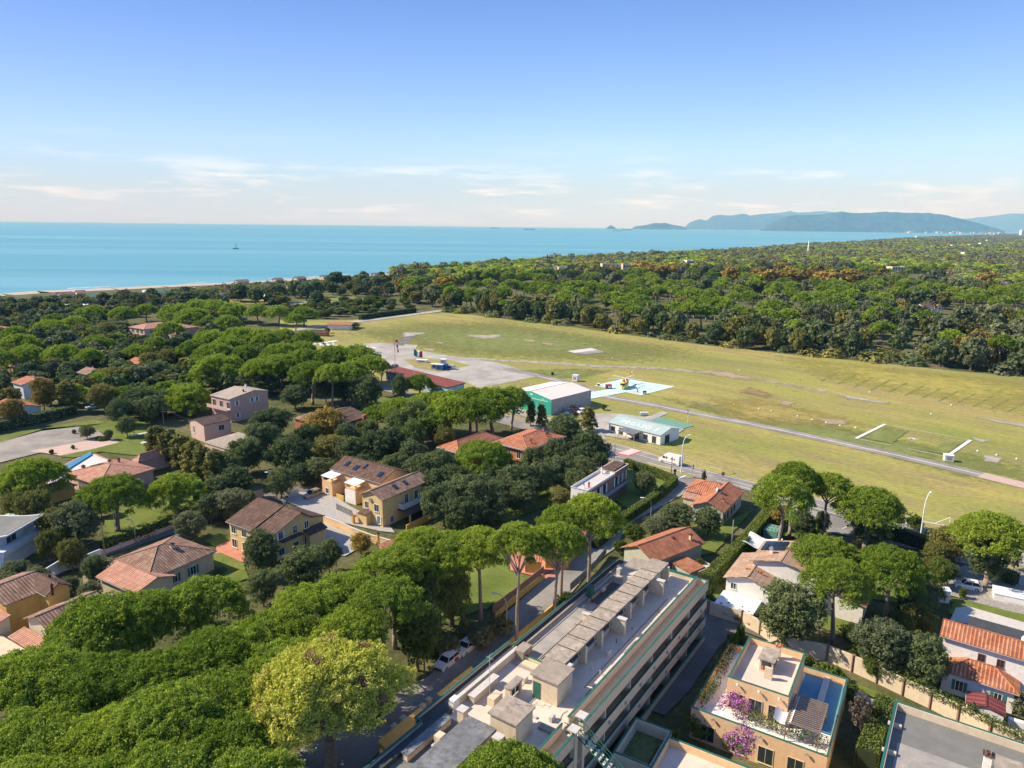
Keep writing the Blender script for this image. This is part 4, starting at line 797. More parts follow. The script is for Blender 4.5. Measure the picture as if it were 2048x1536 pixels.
# stair huts and low structures
def hut(x0, x1, y0, y1, door):
    A.wall(x0, x1, y0, y1, 9.37, 12.1, 'cream', 'stair_hut'); A.wall(x0-.2, x1+.2, y0-.2, y1+.2, 12.1, 12.28, 'slab', 'hut_roof')
    if door: A.wall(x1, x1+.06, y0+.15, y0+1.05, 9.4, 11.4, 'tealdark', 'hut_door')
hut(33.4, 36.6, -7.2, -4.0, True); hut(41.3, 44.4, -7.2, -4.1, False)
A.wall(36.9, 41.4, -12.2, -11.6, 9.38, 10.2, 'cream', 'low_wall'); A.wall(36.8, 41.5, -12.35, -11.45, 10.2, 10.32, 'concretepale', 'wall_slab')
A.wall(45.3, 51.9, -12.2, -11.6, 9.38, 10.2, 'beige', 'low_wall'); A.wall(45.2, 52, -12.4, -11.4, 10.2, 10.32, 'silver', 'wall_slab'); A.wall(55.5, 60, -12.3, -11.5, 9.38, 10.3, 'silver', 'wall_slab')
A.wall(36.4, 38.9, -9.4, -8.5, 10.85, 11.0, 'slab', 'shelter_roof'); [A.wall(x, x+.3, -9.3, -8.6, 9.38, 10.85, 'cream', 'shelter_post') for x in (36.5, 38.5)]; A.wall(36.8, 38.4, -9.0, -8.9, 9.5, 10.6, 'glass', 'vent_opening')
A.wall(39.2, 39.5, -8.6, -4.8, 9.38, 9.55, 'concretepale', 'kerb'); A.wall(39.0, 40.6, -10.4, -9.5, 9.38, 10.3, 'cream', 'vent_block'); A.wall(39.8, 40.6, -3.9, -1.8, 9.38, 9.62, 'slab', 'planter')
A.wall(44.7, 54.5, -9.8, -6.2, 10.75, 10.95, 'silver', 'low_roof'); A.wall(44.9, 54.3, -9.4, -6.6, 9.38, 10.75, 'beige', 'low_roof_wall'); A.wall(54.6, S1, -10.4, -6.4, 10.5, 10.7, 'silver', 'low_roof'); A.wall(54.8, S1, -10.1, -6.8, 9.38, 10.5, 'beige', 'low_roof_wall')
for x, y in ((45.8, -5.2), (50.3, -5.2), (44.6, -10.6)): A.wall(x-.4, x+.4, y-.4, y+.4, 9.38, 11.2, 'cream', 'chimney'); A.wall(x-.5, x+.5, y-.5, y+.5, 11.2, 11.3, 'concretepale', 'chimney_cap')
A.wall(47.8, 48.7, -11.0, -10.2, 9.38, 10.6, 'beige', 'vent_block'); A.wall(4.9, 5.7, -12.3, -11.7, 9.4, 10.3, 'concretepale', 'vent_block')
for x, y, h_ in ((39.9, -10.6, 5), (42.0, -5.8, 3)): A.aerial(x, y, 10 if h_ == 5 else 12.2, h_)
A.dish(5.6, -12.0, 10.0, .3)
# outside staircase with two columns
for y in (-.2,): A.wall(37.7, 38.2, -.45, .1, 0, 10.9, 'cream', 'stair_column'); A.wall(39.4, 39.9, -.45, .1, 0, 10.4, 'cream', 'stair_column'); A.wall(37.4, 38.5, -.75, .3, 10.9, 11.02, 'concretepale', 'column_cap'); A.wall(39.1, 40.2, -.7, .35, 10.4, 10.52, 'concretepale', 'column_cap')
m = MB(); st = MB(); a0, a1 = Vector((38.8, -1.5, 9.4)), Vector((41.5, 13.5, 3.9))
a = Vector((38.8, .2, 9.4))
for s_ in (-.55, .55):
    o = Vector((s_, 0, 0)); m.tube([a0+o, a+o, a1+o], .07, 4); m.tube([a0+o+Vector((0, 0, 1)), a+o+Vector((0, 0, 1)), a1+o+Vector((0, 0, 1))], .045, 4); m.tube([a0+o+Vector((0, 0, .5)), a+o+Vector((0, 0, .5)), a1+o+Vector((0, 0, .5))], .03, 4)
    for k in range(12): p = a.lerp(a1, k/11)+o; m.tube([p, p+Vector((0, 0, 1))], .03, 4)
for k in range(26): p = a.lerp(a1, k/25.5); st.box(p.x-.5, p.x+.5, p.y-.13, p.y+.13, p.z, p.z+.05)
A_st = m.build('stair_railing', MT['tealdark'], A.e); st.build('stair_tread', MT['concretepale'], A_st)
# ochre entrance canopies on the street side
for x0, x1, h0 in ((29, 35.9, 2.9), (39, 46.1, 2.9)):
    t_ = Bld('entrance_canopy', 'ochre entrance canopy beside the street pillars, %s one' % ('farther' if x0 < 30 else 'nearer'), (1420, 1158), (1182, 1431), 10, 'canopy', 'ochre street canopies')
    m = MB(); m.slab([(x0, -21.6, 3.25), (x1, -21.6, 3.25), (x1, -20.1, 2.65), (x0, -20.1, 2.65)][::-1], .2); m.build('canopy_roof', MT['ochre'], t_.e); t_.wall(x0+.05, x1-.05, -21.5, -20.2, 0, 2.45, 'ochre', 'wall')
    t_.e.location = t_.e.location
# ================================================================ yellow flat roofed block (terraces, pergola, chimney house)
V = Bld('terraced_block', 'yellow flat roofed villa with green edged terraces and a slatted pergola', (1499, 1273), (1612, 1307), 7.2, 'villa')
V.wall(0, 7, -10.3, 0, 0, 6.3, 'peach'); V.wall(.22, 6.78, -10.08, -.22, 6.3, 6.34, 'terrace', 'roof_terrace')
for q in ((0, 7, -10.3, -10.08), (0, 7, -.22, 0), (0, .22, -10.08, -.22), (6.78, 7, -10.08, -.22)): V.wall(*q, 6.3, 7.2, 'peach', 'parapet')
V.coping([(0, -10.2), (7, -10.2), (6.9, -.1), (.1, -.1), (.1, -10.2)], 7.2)
V.wall(-3.1, 12, -14, 2.2, 0, 3.1, 'peach', 'wall'); V.wall(-2.9, 11.8, -13.8, 2.0, 3.1, 3.14, 'whitewall', 'terrace_floor'); V.wall(7.05, 11.7, -8.8, 1.9, 3.14, 3.18, 'bluecover', 'terrace_mat')
for q in ((-3.1, 12, -14, -13.8), (-3.1, 12, 2.0, 2.2), (-3.1, -2.9, -13.8, 2), (11.8, 12, -13.8, 2)): V.wall(*q, 3.1, 4.1, 'peach', 'parapet')
V.coping([(-3.1, -13.9), (12, -13.9), (11.9, 2.1), (-3.0, 2.1), (-3.0, -13.9)], 4.1)
for x in (1.2, 3.4, 5.7): V.win('F', (0, 7, -10.32, 0), x, 3.3, 1.5, 2.1, None, 0, 'cream')
for x in (1.5, 5.2, 8.2, 11.4): V.win('F', (-3.1, 12, -14, 2.2), x+.6, .4, 1.6, 2.0, None, 0, 'cream')
for x in (1.2, 3.7, 6.0): m = MB(); m.tube([(x, -10.35, 6.75), (x, -10.7, 6.75), (x, -10.7, 6.6)], .05, 5); m.box(x-.1, x+.1, -10.75, -10.5, 6.7, 6.9); m.build('wall_lamp', MT['white'], V.e)
for x in (-.5, 4.9, 9.9): m = MB(); m.tube([(x, -14.02, 3.7), (x, -14.3, 3.7)], .05, 5); m.box(x-.1, x+.1, -14.4, -14.2, 3.6, 3.85); m.build('wall_lamp', MT['greyconc'], V.e)
V.wall(2.6, 4.2, -5.6, -2.8, 6.34, 8.0, 'cream', 'chimney_house'); V.wall(2.4, 4.4, -5.8, -2.6, 8.0, 8.12, 'slab', 'chimney_house_roof'); V.wall(2.85, 3.95, -5.65, -5.6, 6.7, 7.8, 'glass', 'vent_opening'); V.wall(2.9, 3.9, -5.67, -5.65, 6.8, 7.2, 'tileorange', 'flue'); V.wall(4.2, 4.24, -5.2, -3.2, 6.7, 7.8, 'glass', 'vent_opening')
V.wall(3.5, 4.4, -6.9, -6.6, 6.34, 7.9, 'cream', 'fin_wall'); V.wall(3.7, 4.3, -1.9, -1.4, 6.34, 8.2, 'cream', 'chimney'); V.wall(3.5, 4.5, -2.0, -1.3, 8.2, 8.3, 'tileorange', 'chimney_cap')
V.wall(9.3, 10.0, -5.0, 2.0, 3.18, 3.6, 'concretepale', 'planter'); 
pg = MB(); pr_ = MB()
for k in range(17): y = -12.6+k*.36; pg.box(7.3+.02*k, 10.9, y, y+.09, 5.55, 5.65)
pgo = pg.build('pergola_slats', MT['wood'], V.e); m = MB(); [m.box(x-.06, x+.06, y-.06, y+.06, 3.14, 5.54) for x in (7.3, 10.8) for y in (-12.6, -6.8)]; m.box(7.2, 7.36, -12.7, -6.6, 5.4, 5.54); m.box(10.74, 10.9, -12.7, -6.6, 5.4, 5.54); m.build('pergola_frame', MT['wood'], V.e)
m = MB(); secs = []; n_ = 9
for k in range(n_): t = k/(n_-1); secs.append((7.1+t*1.9, 5.6-.55*math.sin(math.pi*t)+.1))
for (a, b) in zip(secs, secs[1:]): m.slab([(a[0]-1.2, -12.6, a[1]), (b[0]-1.2, -12.6, b[1]), (b[0]-1.2, -7.0, b[1]), (a[0]-1.2, -7.0, a[1])], .04)
m.build('awning', MT['canvas'], V.e)
V.wall(7.0, 11.9, -14.9, -14.05, 0, .0001, 'peach') if False else None
# bougainvillea over the terrace corner
def climber(name, label, pts, n, size, mats, seed, cat='climbing plant', group=None):
    rng = np.random.default_rng(seed); P_ = []; N_ = []; M_ = []; S_ = []
    for (c, r, m) in pts:
        k = int(n*r[0]*r[2]/1.5); d = sph(rng, k); P_.append(np.array(c)+d*np.array(r)*(1+rng.normal(size=(k, 1))*.15)); N_.append(d); M_.append((rng.random(k) < m).astype(int)); S_.append(np.full(k, size)*rng.uniform(.5, 1.3, k))
    me = leaf_mesh(name, np.vstack(P_), np.vstack(N_), np.concatenate(S_), rng.random(sum(map(len, P_))), rng, [MT[q] for q in mats], 1.4, .8, np.concatenate(M_)); o = link(name, me); return tag(o, label, cat, group)
bp = lambda x, y, z: (P(x, y, z).x, P(x, y, z).y, z)
def onface(x, y, off=-14.45):
    lo, hi = -2., 9.
    for _ in range(40):
        z = (lo+hi)/2
        if V.loc(x, y, z)[1] < off: lo = z
        else: hi = z
    return (P(x, y, z).x, P(x, y, z).y, z)
climber('bougainvillea', 'magenta bougainvillea spilling over the corner of the yellow villa terrace', [(bp(1450, 1402, 4.9), (.8, .8, .6), .75), (bp(1468, 1400, 5.0), (.9, .9, .8), .75), (bp(1488, 1408, 4.8), (.8, .8, .7), .8), (bp(1462, 1382, 5.2), (.35, .35, .8), .85), (bp(1480, 1422, 4.4), (.9, .9, .8), .6)]+[(onface(x, y), (r, r*.8, r), f) for x, y, r, f in ((1470, 1425, .8, .5), (1488, 1432, .9, .6), (1478, 1446, .9, .5), (1492, 1452, .8, .65), (1470, 1460, .8, .4), (1486, 1468, .9, .6), (1498, 1474, .7, .7), (1462, 1478, .7, .7), (1478, 1486, .9, .5), (1494, 1492, .8, .5), (1484, 1504, .7, .4))], 620, .21, ['bush', 'flower'], 5)
climber('bougainvillea', 'thin purple creeper hanging down the beige boundary wall', [(bp(1563, 1262, 3), (.25, .25, 1.0), .8), (bp(1570, 1275, 1.9), (.3, .3, .9), .8), (bp(1576, 1288, 1.2), (.3, .3, .6), .7)], 900, .16, ['bush', 'flower'], 6)
climber('terrace_plants', 'row of leafy potted plants along the front terrace edge of the yellow villa', [(bp(1505+k*14, 1432+k*5.0, 4.2), (.6, .6, .7), .04) for k in range(11)], 500, .2, ['bush', 'flower'], 7, 'plants')
climber('terrace_plants', 'bushy planting along the left terrace edge of the yellow villa', [(bp(1408+k*6, 1395-k*8, 4.3), (.6, .6, .8), .02) for k in range(5)]+[(bp(1436+k*4.6, 1350-k*9, 3.0), (.9, .9, 1.6), 0) for k in range(7)], 420, .22, ['bush', 'gold'], 8, 'plants')
# ================================================================ grey flat roof, lower right
G2 = Bld('flat_roofed_house', 'house with grey felt roof, green coping and a satellite dish, lower right', (1792, 1403), (2048, 1488), 7, 'house')
G2.flat(0, 30, -24, 0, 6.1, .9, 'slabgrey', 'beige', cap='teal'); G2.wall(.9, 29, -23, -6.1, 6.1, 6.13, 'terracegrey', 'roof_felt')
G2.wall(9.6, 11.6, -7.2, -4.8, 6.13, 7.7, 'cream', 'chimney_house'); G2.wall(9.4, 11.8, -7.3, -4.7, 7.7, 7.82, 'slab', 'chimney_house_roof'); G2.wall(9.9, 11.3, -7.26, -7.2, 6.4, 7.3, 'glass', 'vent_opening')
G2.chimney(8.9, -5.2, 6.4, 1.4, .7, 'whitewall'); G2.chimney(12.6, -4.5, 6.4, 1.2, .7, 'cream', cap='tileorange'); G2.chimney(12.8, -6.4, 6.4, 1.2, .6, 'cream'); G2.chimney(16.4, -4.9, 6.4, 1.0, .5, 'concretepale')
G2.dish(13.2, -.4, 6.9, .65, (-.5, -.7, .4)); G2.aerial(9.2, -8.5, 6.2, 2.5)
for y in (-3.5, -8.5, -13): m = MB(); m.box(-.35, 0, y-.15, y+.15, 6.2, 6.5); m.build('wall_lamp', MT['concretepale'], G2.e); G2.wall(.22, 1.0, y-.2, y+.2, 6.1, 6.5, 'cream', 'buttress')
# low walled courtyards at the bottom
K3 = Bld('walled_courtyards', 'low cream walled roof and mossy green courtyard at the bottom edge', (1337, 1474), (1500, 1537), 4, 'terrace')
K3.flat(0, 22, -14, 0, 3.1, .9, 'terrace', 'peach', cap='teal'); K3.flat(-4.3, -.02, -5.4, 1.1, 2.6, 1.4, 'greenwall', 'beige', cap='teal'); K3.flat(-4.3, -.02, -16, -5.42, 2.4, 1.6, 'terrace', 'beige', cap='teal')
K3.wall(-4.0, -.3, -5.1, .8, 2.6, 2.63, 'moss', 'moss'); K3.wall(-3.2, -1.0, -4.4, -.6, 2.63, 2.8, 'moss', 'moss_bed')
print('part 5a ok')
# ================================================================ houses
def HB(*a, **k): return Bld(*a, **k)
# brown hipped house, left centre
b = HB('villa', 'cream single storey villa with brown hipped roof and green shutters', (209.5, 1127), (279, 1157), 3.4)
b.hip(0, 12, 0, 13, 3.4, 5.6, 'tileterra', 'cream', k=1.0); b.gable(2.5, 13.5, -3.0, 4.2, 2.9, 4.1, 'tilesalmon', 'cream', 'x', k=.55)
r = b.slopept
for x in (1.4, 3.6): b.win('F', (0, 12, 0, 13), x-.4, .9, 1.1, 1.7, 'shutterg')
for y in (1.5, 4.5, 8): b.win('R', (0, 12, 0, 13), y, .9, 1.0, 1.5, 'shutterg')
b.wall(-2.4, 3, -2.6, -2.45, 0, 1.6, 'cream', 'terrace_wall'); b.wall(-2.4, -2.25, -2.45, 3.5, 0, 1.6, 'cream', 'terrace_wall'); b.wall(-2.25, 2.9, -2.45, .4, 0, .7, 'pinkpave', 'terrace_floor'); b.aerial(7, 9, 5.2, 1.8); b.chimney(7.5, 7.6, 5.3, .5, .6, 'cream'); b.panel([(3.0, 5.4, 4.42), (3.7, 5.4, 4.66), (3.7, 6.1, 4.66), (3.0, 6.1, 4.42)], 'skylight', 'glass')
# yellow villa with brown roof
b = HB('villa', 'bright yellow two storey villa with big brown sloping roof', (451, 1044), (504, 1063), 5.4)
b.gable(0, 7.4, 0, 10.4, 5.4, 7.7, 'tilebrown', 'yellow', 'x', k=.72); b.gable(6.4, 12.3, 1.2, 10.2, 5.5, 7.5, 'tilebrown', 'yellow', 'x', k=.70); b.shed(3.6, 11.2, 9.9, 14.2, 5.6, 4.2, 'tiledark', 'yellow')
b.shed(8.4, 11.5, -1.4, 1.7, 3.1, 3.6, 'tiledark', 'yellow', .25); b.shed(12.0, 13.3, 2.2, 7.0, 3.7, 3.7, 'tiledark', None, axis='x') ; b.shed(11.9, 13.6, 8.0, 12.5, 3.7, 3.0, 'tiledark', 'yellow', axis='x')
for x in (1.2, 4.2): b.win('F', (0, 7.4, 0, 10.4), x, 3.4, 1.2, 1.2, None); b.win('F', (0, 7.4, 0, 10.4), x, .6, 1.3, 1.6, None)
for y in (1.2, 4.5, 7.2): b.win('R', (6.4, 12.3, 1.2, 10.2), y, 3.9, .9, 1.4, 'shutterw' if y < 2 else None); b.win('R', (6.4, 12.3, 1.2, 10.2), y, .8, 1.2, 1.3, None, frame='shutterw')
b.aerial(7.5, 7.5, 7.3, 1.6)
# long yellow terraced house with skylights
b = HB('terraced_house', 'long yellow terraced house with skylights in brown tiled roofs and white balconies', (717.9, 988.6), (765.5, 1003.3), 6)
q = (0, 6.6, 0, 14.6); b.gable(*q, 6, 7.4, 'tileterra', 'yellow', 'y')
for y in (5.2, 8.2): c = [b.slopept(x, yy, *q, 6, 7.4, 'y') for x, yy in ((4.2, y), (5.2, y), (5.2, y+.8), (4.2, y+.8))]; b.panel(c, 'skylight', 'solar')
b.win('F', q, 1.2, 3.3, .8, 1.4, None, frame='shutterw'); b.win('F', q, 4.0, 3.2, 1.1, 1.5, None, frame='shutterw'); b.win('F', q, 4.6, .7, .7, 1.6, 'shutterw'); m = MB(); m.ring((2.9, .42, 5.4), (2.9, .2, 5.4), .42, .42, 12); m.build('round_vent', MT['greyconc'], b.e)
b.shed(.5, 3.0, -1.0, .6, 2.3, 2.9, 'tilebrown', 'yellow', .1)
for y, z in ((2.6, .5), (7.0, 3.2), (10.0, 3.2)): b.win('R', q, y, z, .9, 1.9 if z > 1 else 1.2, None, frame='shutterw')
b.wall(6.15, 7.6, 5.0, 12.2, 2.7, 2.85, 'concretepale', 'balcony'); b.wall(7.45, 7.55, 5.0, 12.2, 2.85, 3.8, 'bluewhite', 'balcony_rail'); b.wall(6.15, 7.45, 5.0, 5.08, 2.85, 3.8, 'bluewhite', 'balcony_rail'); b.shed(6.2, 9.6, 4.6, 13.5, 2.6, 2.2, 'tiledark', None, axis='x'); [b.wall(9.2, 9.5, y, y+.3, 0, 2.2, 'yellow', 'post') for y in (4.9, 9, 13)]
b.wall(11, 11.2, 2, 14, 0, 1.4, 'ochre', 'garden_wall')
# long wing behind, parallel to the courtyard
w0 = b.loc(668.8, 935.2, 5); q2 = (-8.6, .6, 2.0, 11.0)
x0, y0 = b.loc(668.8, 935.2, 5.2); x1, y1 = b.loc(755.3, 970.3, 5.2)
q2 = (x0, min(x1, .3), (y0+y1)/2-.2, (y0+y1)/2+9.2); b.gable(q2[0], q2[1], q2[2], q2[3], 5.2, 7.1, 'tilebrown', 'peach', 'x')
zz = lambda x, y: b.slopept(x, y, *q2, 5.2, 7.1)
for f, w_, yy in ((.16, 1.0, 2.4), (.36, 1.2, 2.0), (.5, .5, 3.0), (.83, 1.1, 2.0)):
    x = q2[0]+(q2[1]-q2[0])*f; y = q2[2]+yy-.6; b.panel([zz(x, y), zz(x+w_, y), zz(x+w_, y+1.5), zz(x, y+1.5)], 'skylight', 'solar')
L_ = q2[1]-q2[0]
for f in (.0, .47):
    x = q2[0]+L_*f+.2; y = q2[2]-2.6
    b.wall(x, x+3.3, y, q2[2]+.4, 0, 3.0, 'peach', 'porch_wall'); [b.wall(xx, xx+.35, y, y+.35, 3.0, 4.4, 'peach', 'porch_post') for xx in (x, x+2.95)]; b.wall(x, x+3.3, y, y+.12, 3.0, 3.6, 'peach', 'balcony_rail'); b.shed(x-.15, x+3.5, y-.15, q2[2]+.5, 4.4, 4.7, 'canvas', None)
    b.win('F', (x, x+3.3, y, 0), 1.6, .6, .9, 1.2, None, 0)
b.wall(q2[0]+L_*.47+.2, q2[0]+L_*.47+3.5, q2[2]-2.75, q2[2]-2.62, 0, 3.0, 'whitewall', 'front_panel')
b.wall(q2[0]+L_*.3, q2[0]+L_*.44, q2[2]-2.7, q2[2]-2.5, 0, 1.2, 'ochre', 'garden_wall')
# ochre wall with pillars round the courtyard
def pxwall(name, label, pts, z, th, mat, cap=None, z0=0, pil=None, group=None, pilmat=None, cat='wall', pz=None):
    e = empty(name, tuple(P3(*pts[0], 0)), 0, label, cat, group); o = P(*pts[0]); mb = MB(); cp = MB(); 
    for a, c in zip(pts, pts[1:]):
        a = P(*a)-o; c = P(*c)-o; d = (c-a).normalized(); n = Vector((-d.y, d.x))*th/2
        mb.prism([(a.x-n.x, a.y-n.y), (c.x-n.x, c.y-n.y), (c.x+n.x, c.y+n.y), (a.x+n.x, a.y+n.y)], z0, z+random.random()*.004)
        if cap: n *= 1.5; cp.prism([(a.x-n.x, a.y-n.y), (c.x-n.x, c.y-n.y), (c.x+n.x, c.y+n.y), (a.x+n.x, a.y+n.y)], z+.003, z+.08+random.random()*.004)
    mb.build('wall_panel', MT[mat], e)
    if cap: cp.build('coping', MT[cap], e)
    if pil:
        for a, c in zip(pts, pts[1:]):
            a = P(*a)-o; c = P(*c)-o; L = (c-a).length; k = max(1, round(L/pil))
            for i in range(k):
                p = a.lerp(c, i/k); m = MB(); w_ = th*.9; m.box(p.x-w_, p.x+w_, p.y-w_, p.y+w_, 0, (pz or z)+.12); m.build('pilaster', MT[pilmat or mat], e)
    return e
pxwall('garden_wall', 'ochre and white courtyard wall below the terraced house', [(640, 1043), (680, 1058), (705, 1070), (745, 1085), (790, 1098)], 1.5, .25, 'peach', 'concretepale')
for i, (x, y) in enumerate(((707, 1048), (717, 1044))): e = Bld('gate_pillar', 'short ochre gate pillar at the courtyard, %s one' % ('left' if i == 0 else 'right'), (x, y), None, 0, 'pillar', 'courtyard gate pillars', rz=-.6); e.wall(-.25, .25, -.25, .25, 0, 1.9, 'ochre', 'shaft'); e.wall(-.3, .3, -.3, .3, 1.9, 2.0, 'tileorange', 'cap')
b = HB('summerhouse', 'small outbuilding with red orange tiled roof and blue awning by the yellow chimney', (757, 1092), (768, 1098), 2.4, 'outbuilding'); b.shed(0, 2.2, 0, 9.5, 2.6, 2.0, 'tileorange', 'cream', .15, axis='x'); b.shed(2.1, 3.4, -.4, 8, 1.95, 1.6, 'blue', None, axis='x'); b.chimney(-1.6, 1.0, 2.2, 1.8, .45, 'ochre'); b.wall(-2.0, 0, 2.5, 9, 0, 1.6, 'concrete', 'paved_roof')
# terracotta villa near the road junction
b = HB('villa', 'low villa with orange hipped tiled roofs beside the road junction', (1424.8, 1011.1), (1449, 1026.5), 3.3)
b.gable(-6.8, .2, -.2, 9.4, 3.3, 5.0, 'tileorange', 'greenwall', 'x') if False else None
b.e.rotation_euler[2] = b.rz = R_(-33.5); 
x0, y0 = b.loc(1365.5, 981, 3.3); x1, y1 = b.loc(1449, 1026.5, 3.3); x2, y2 = b.loc(1517.7, 991, 3.3)
b.gable(x1-7.2, x1, y1, y2, 3.3, 4.9, 'tileorange', 'greenwall', 'y'); b.hip(x0, x1-1.5, y0+.4, y0+8.6, 3.25, 4.85, 'tileorange', 'greenwall', k=.9)
b.shed(x0+.6, x0+6, y0-2.2, y0+.6, 2.5, 2.9, 'tilesalmon', 'cream')
for y in (1.6, 3.6, 6.2, 8.2): b.win('R', (x1-7.2, x1, y1, y2), y, .9, .8, 1.3, None, frame='shutterb')
b.chimney(x1-3.4, y1+7, 4.6, .6, .7, 'whitewall'); b.dish(x1-3.8, y1+6.6, 4.8, .35); b.chimney(x1-1.6, y1+4.2, 4.0, .5, .35, 'cream')
# terracotta house behind the apartment building
b = HB('house', 'single storey house with wide salmon gable roof just beyond the apartment building', (1262, 1088), (1350, 1131), 3.4)
x0, y0 = 0, -2; x1, y1 = b.loc(1411, 1087.5, 3.4); b.gable(0, x1, -2.6, y1, 3.4, 5.2, 'tileorange', 'greenwall', 'y', k=.5); b.chimney(x1-1.6, y1-2.4, 4.2, 1.0, .45, 'cream'); b.chimney(x1-3, y1*.5, 4.6, .3, .4, 'tiledark')
b.shed(x1+.2, x1+4.6, 1.5, 5.5, 2.6, 2.3, 'tileorange', 'greenwall', .2, axis='x'); b.wall(x1+2.4, x1+4.9, 3.5, 7.5, 0, 2.2, 'beige', 'shed_wall')
# brick red apartment house: two hipped blocks
b = HB('apartment_house', 'brick red two storey apartment house with two orange hipped roofs and grey eaves', (1055.5, 902), (1131.7, 872.8), 6.5)
b.e.rotation_euler[2] = b.rz = R_(51.5+180-90-180); b.o = P(1055.5, 902, 6.5)
x1, y1 = b.loc(1131.7, 872.8, 6.5); xl, yl = b.loc(1007, 877, 6.5)
Q = (min(xl, x1)-.2, 0, 0, y1)
Q = (xl, 0, 0, y1); b.hip(*Q, 6.5, 8.0, 'tileorange', 'brick', k=.9)
xa, ya = b.loc(875, 894.5, 6.5); Q2 = (xa, xl-.6, ya, ya+16.5); b.hip(*Q2, 6.5, 8.1, 'tileorange', 'brick', k=.9)
for y in (2, 5, 8, 11.5): b.win('R', Q, y, 3.8, 1.0, 1.4, None, frame='shutterw'); b.win('R', Q, y, .9, 1.0, 1.4, None, frame='shutterw')
for x in (1.2, 4.4, 7.5): b.win('F', Q, x, 3.8, 1.1, 1.5, None); b.win('F', Q2, x, 3.8, 1.1, 1.5, None, frame='greyconc'); b.win('F', Q2, x, .9, 1.1, 1.5, None, frame='greyconc')
b.wall(-.45, 1.0, y1-4, y1-.5, 2.8, 3.0, 'greyconc', 'balcony'); b.wall(.9, 1.0, y1-4, y1-.5, 3.0, 3.9, 'bluewhite', 'balcony_rail')
for x, y in ((-3, y1-4), (-2.5, y1-5.2), (-6, y1-1.5), (-2.2, 4)): b.chimney(x, y, 7.2, .7, .4, 'brick')
for q in (Q, Q2): b.coping([(q[0], q[2]), (q[1], q[2]), (q[1], q[3]), (q[0], q[3]), (q[0], q[2])], 6.3, 'greyconc', .25, .22, 'eaves_fascia')
# flat white roof house with brown tiled half
b = HB('house', 'two storey house half white flat roof, half mottled brown tiles', (1141.9, 973.2), (1218, 977), 6.4)
b.e.rotation_euler[2] = b.rz = R_(-33.5); xr, yr = b.loc(1254.9, 930, 6.4); xb, yb = b.loc(1218, 977, 6.4); xm, ym = b.loc(1231, 946, 6.4); xt, yt = b.loc(1211.7, 921, 6.4)
W_ = xr; b.flat(0, W_, 0, ym, 5.9, .45, 'concretepale', 'whitewall', cap='concretepale'); b.shed(.5, W_-.5, ym+.1, yr, 6.5, 6.7, 'tilebrown', None); b.flat(0, W_, ym+.02, yr+.4, 6.1, .4, 'slab', 'brownwall', cap='concretepale')
for y in (2, 5.0, 8.0): b.win('R', (0, W_, 0, ym), y, 3.2, 1.3, 2.0, 'shutterw', 0, 'shutterb'); 
for y in (.8, 2.9, 5): b.win('R', (0, W_, ym, yr), y, 3.2, 1.2, 2.0, 'shutterw', 0, 'shutterb')
b.wall(W_+.02, W_+.9, 1, yr-.5, 2.6, 2.8, 'greyconc', 'balcony'); b.wall(W_-.02, W_+.02, 0, yr, 0, 5.85, 'brownwall', 'cladding'); b.chimney(1.0, ym-.8, 6.4, 1.1, .35, 'whitewall'); b.chimney(W_-1.2, 3, 6.0, .8, .3, 'signred'); b.chimney(2, 2, 6.0, .6, .2, 'white'); b.aerial(.8, ym-2, 6.2, 1.5)
# white villa with tan tiled roofs and solar panels
b = HB('villa', 'white split level villa with pale tan tiled roofs and blue solar panels', (1445.9, 1155.7), (1495.7, 1158.7), 4.5)
b.e.rotation_euler[2] = b.rz = R_(-33.5); b.o = P(1445.9, 1155.7, 4.5); b.e.location = (b.o.x, b.o.y, 0)
L = lambda x, y, z: b.loc(x, y, z)
xr, yr = L(1525, 1174.3, 4.5); xt, yt = L(1503.5, 1111.8, 4.5); b.gable(0, xr+1.6, 0, yt, 4.5, 5.7, 'tiletan', 'whitewall', 'y', k=.5)
xa, ya = L(1503.5, 1111.8, 7.0); xb_, yb_ = L(1582.6, 1121.5, 7.0); xc, yc = L(1540.6, 1086.4, 7.0); xd, yd = L(1627, 1120.6, 6.0)
b.gable(xa, xb_+5.0, ya-1.2, ya+8.0, 6.6, 7.8, 'tiletan', 'whitewall', 'y', k=.45)
q = (xa, xb_+5.0, ya-1.2, ya+8.0); zz = lambda x, y: b.slopept(x, y, *q, 6.6, 7.8, 'y', .45)
for i in range(4):
    for j in range(2): x = xa+.6+i*.95; y = ya+3.2+j*2.0; b.panel([zz(x, y), zz(x+.88, y), zz(x+.88, y+1.9), zz(x, y+1.9)])
b.chimney(xa+2.6, ya+2.0, 7.3, .9, .5, 'whitewall', cap='greyconc')
xe, ye = L(1726, 1213, 3.2); xf, yf = L(1768, 1175, 3.2); xg, yg = L(1656, 1171, 3.2)
print('B5', xe, xg, yf-ye); b.gable(xe-9.5, xe+.5, ye-.3, yf+.8, 3.2, 4.5, 'tilesalmon', 'whitewall', 'y', k=.45); b.hip(xe-14, xe-6.5, ye-.6, ye+4, 3.0, 4.2, 'tileorange', 'whitewall')
b.wall(.5, 6, -3.4, .5, 0, 2.1, 'whitewall', 'carport_wall'); b.wall(.2, 6.3, -4.6, .3, 2.1, 2.25, 'canvas', 'white_flat_roof')
b.win('F', (0, xr, 0, yt), 1.2, 2.9, .8, 1.0, None); b.win('F', (xe-9.5, xe, ye, yf), 2, .8, 1.2, 1.5, None)
m = MB(); m.box(xa-.2, xa+2.6, ya-2.6, ya-2.5, 5.0, 5.9); m.build('terrace_railing', MT['tileorange'], b.e)
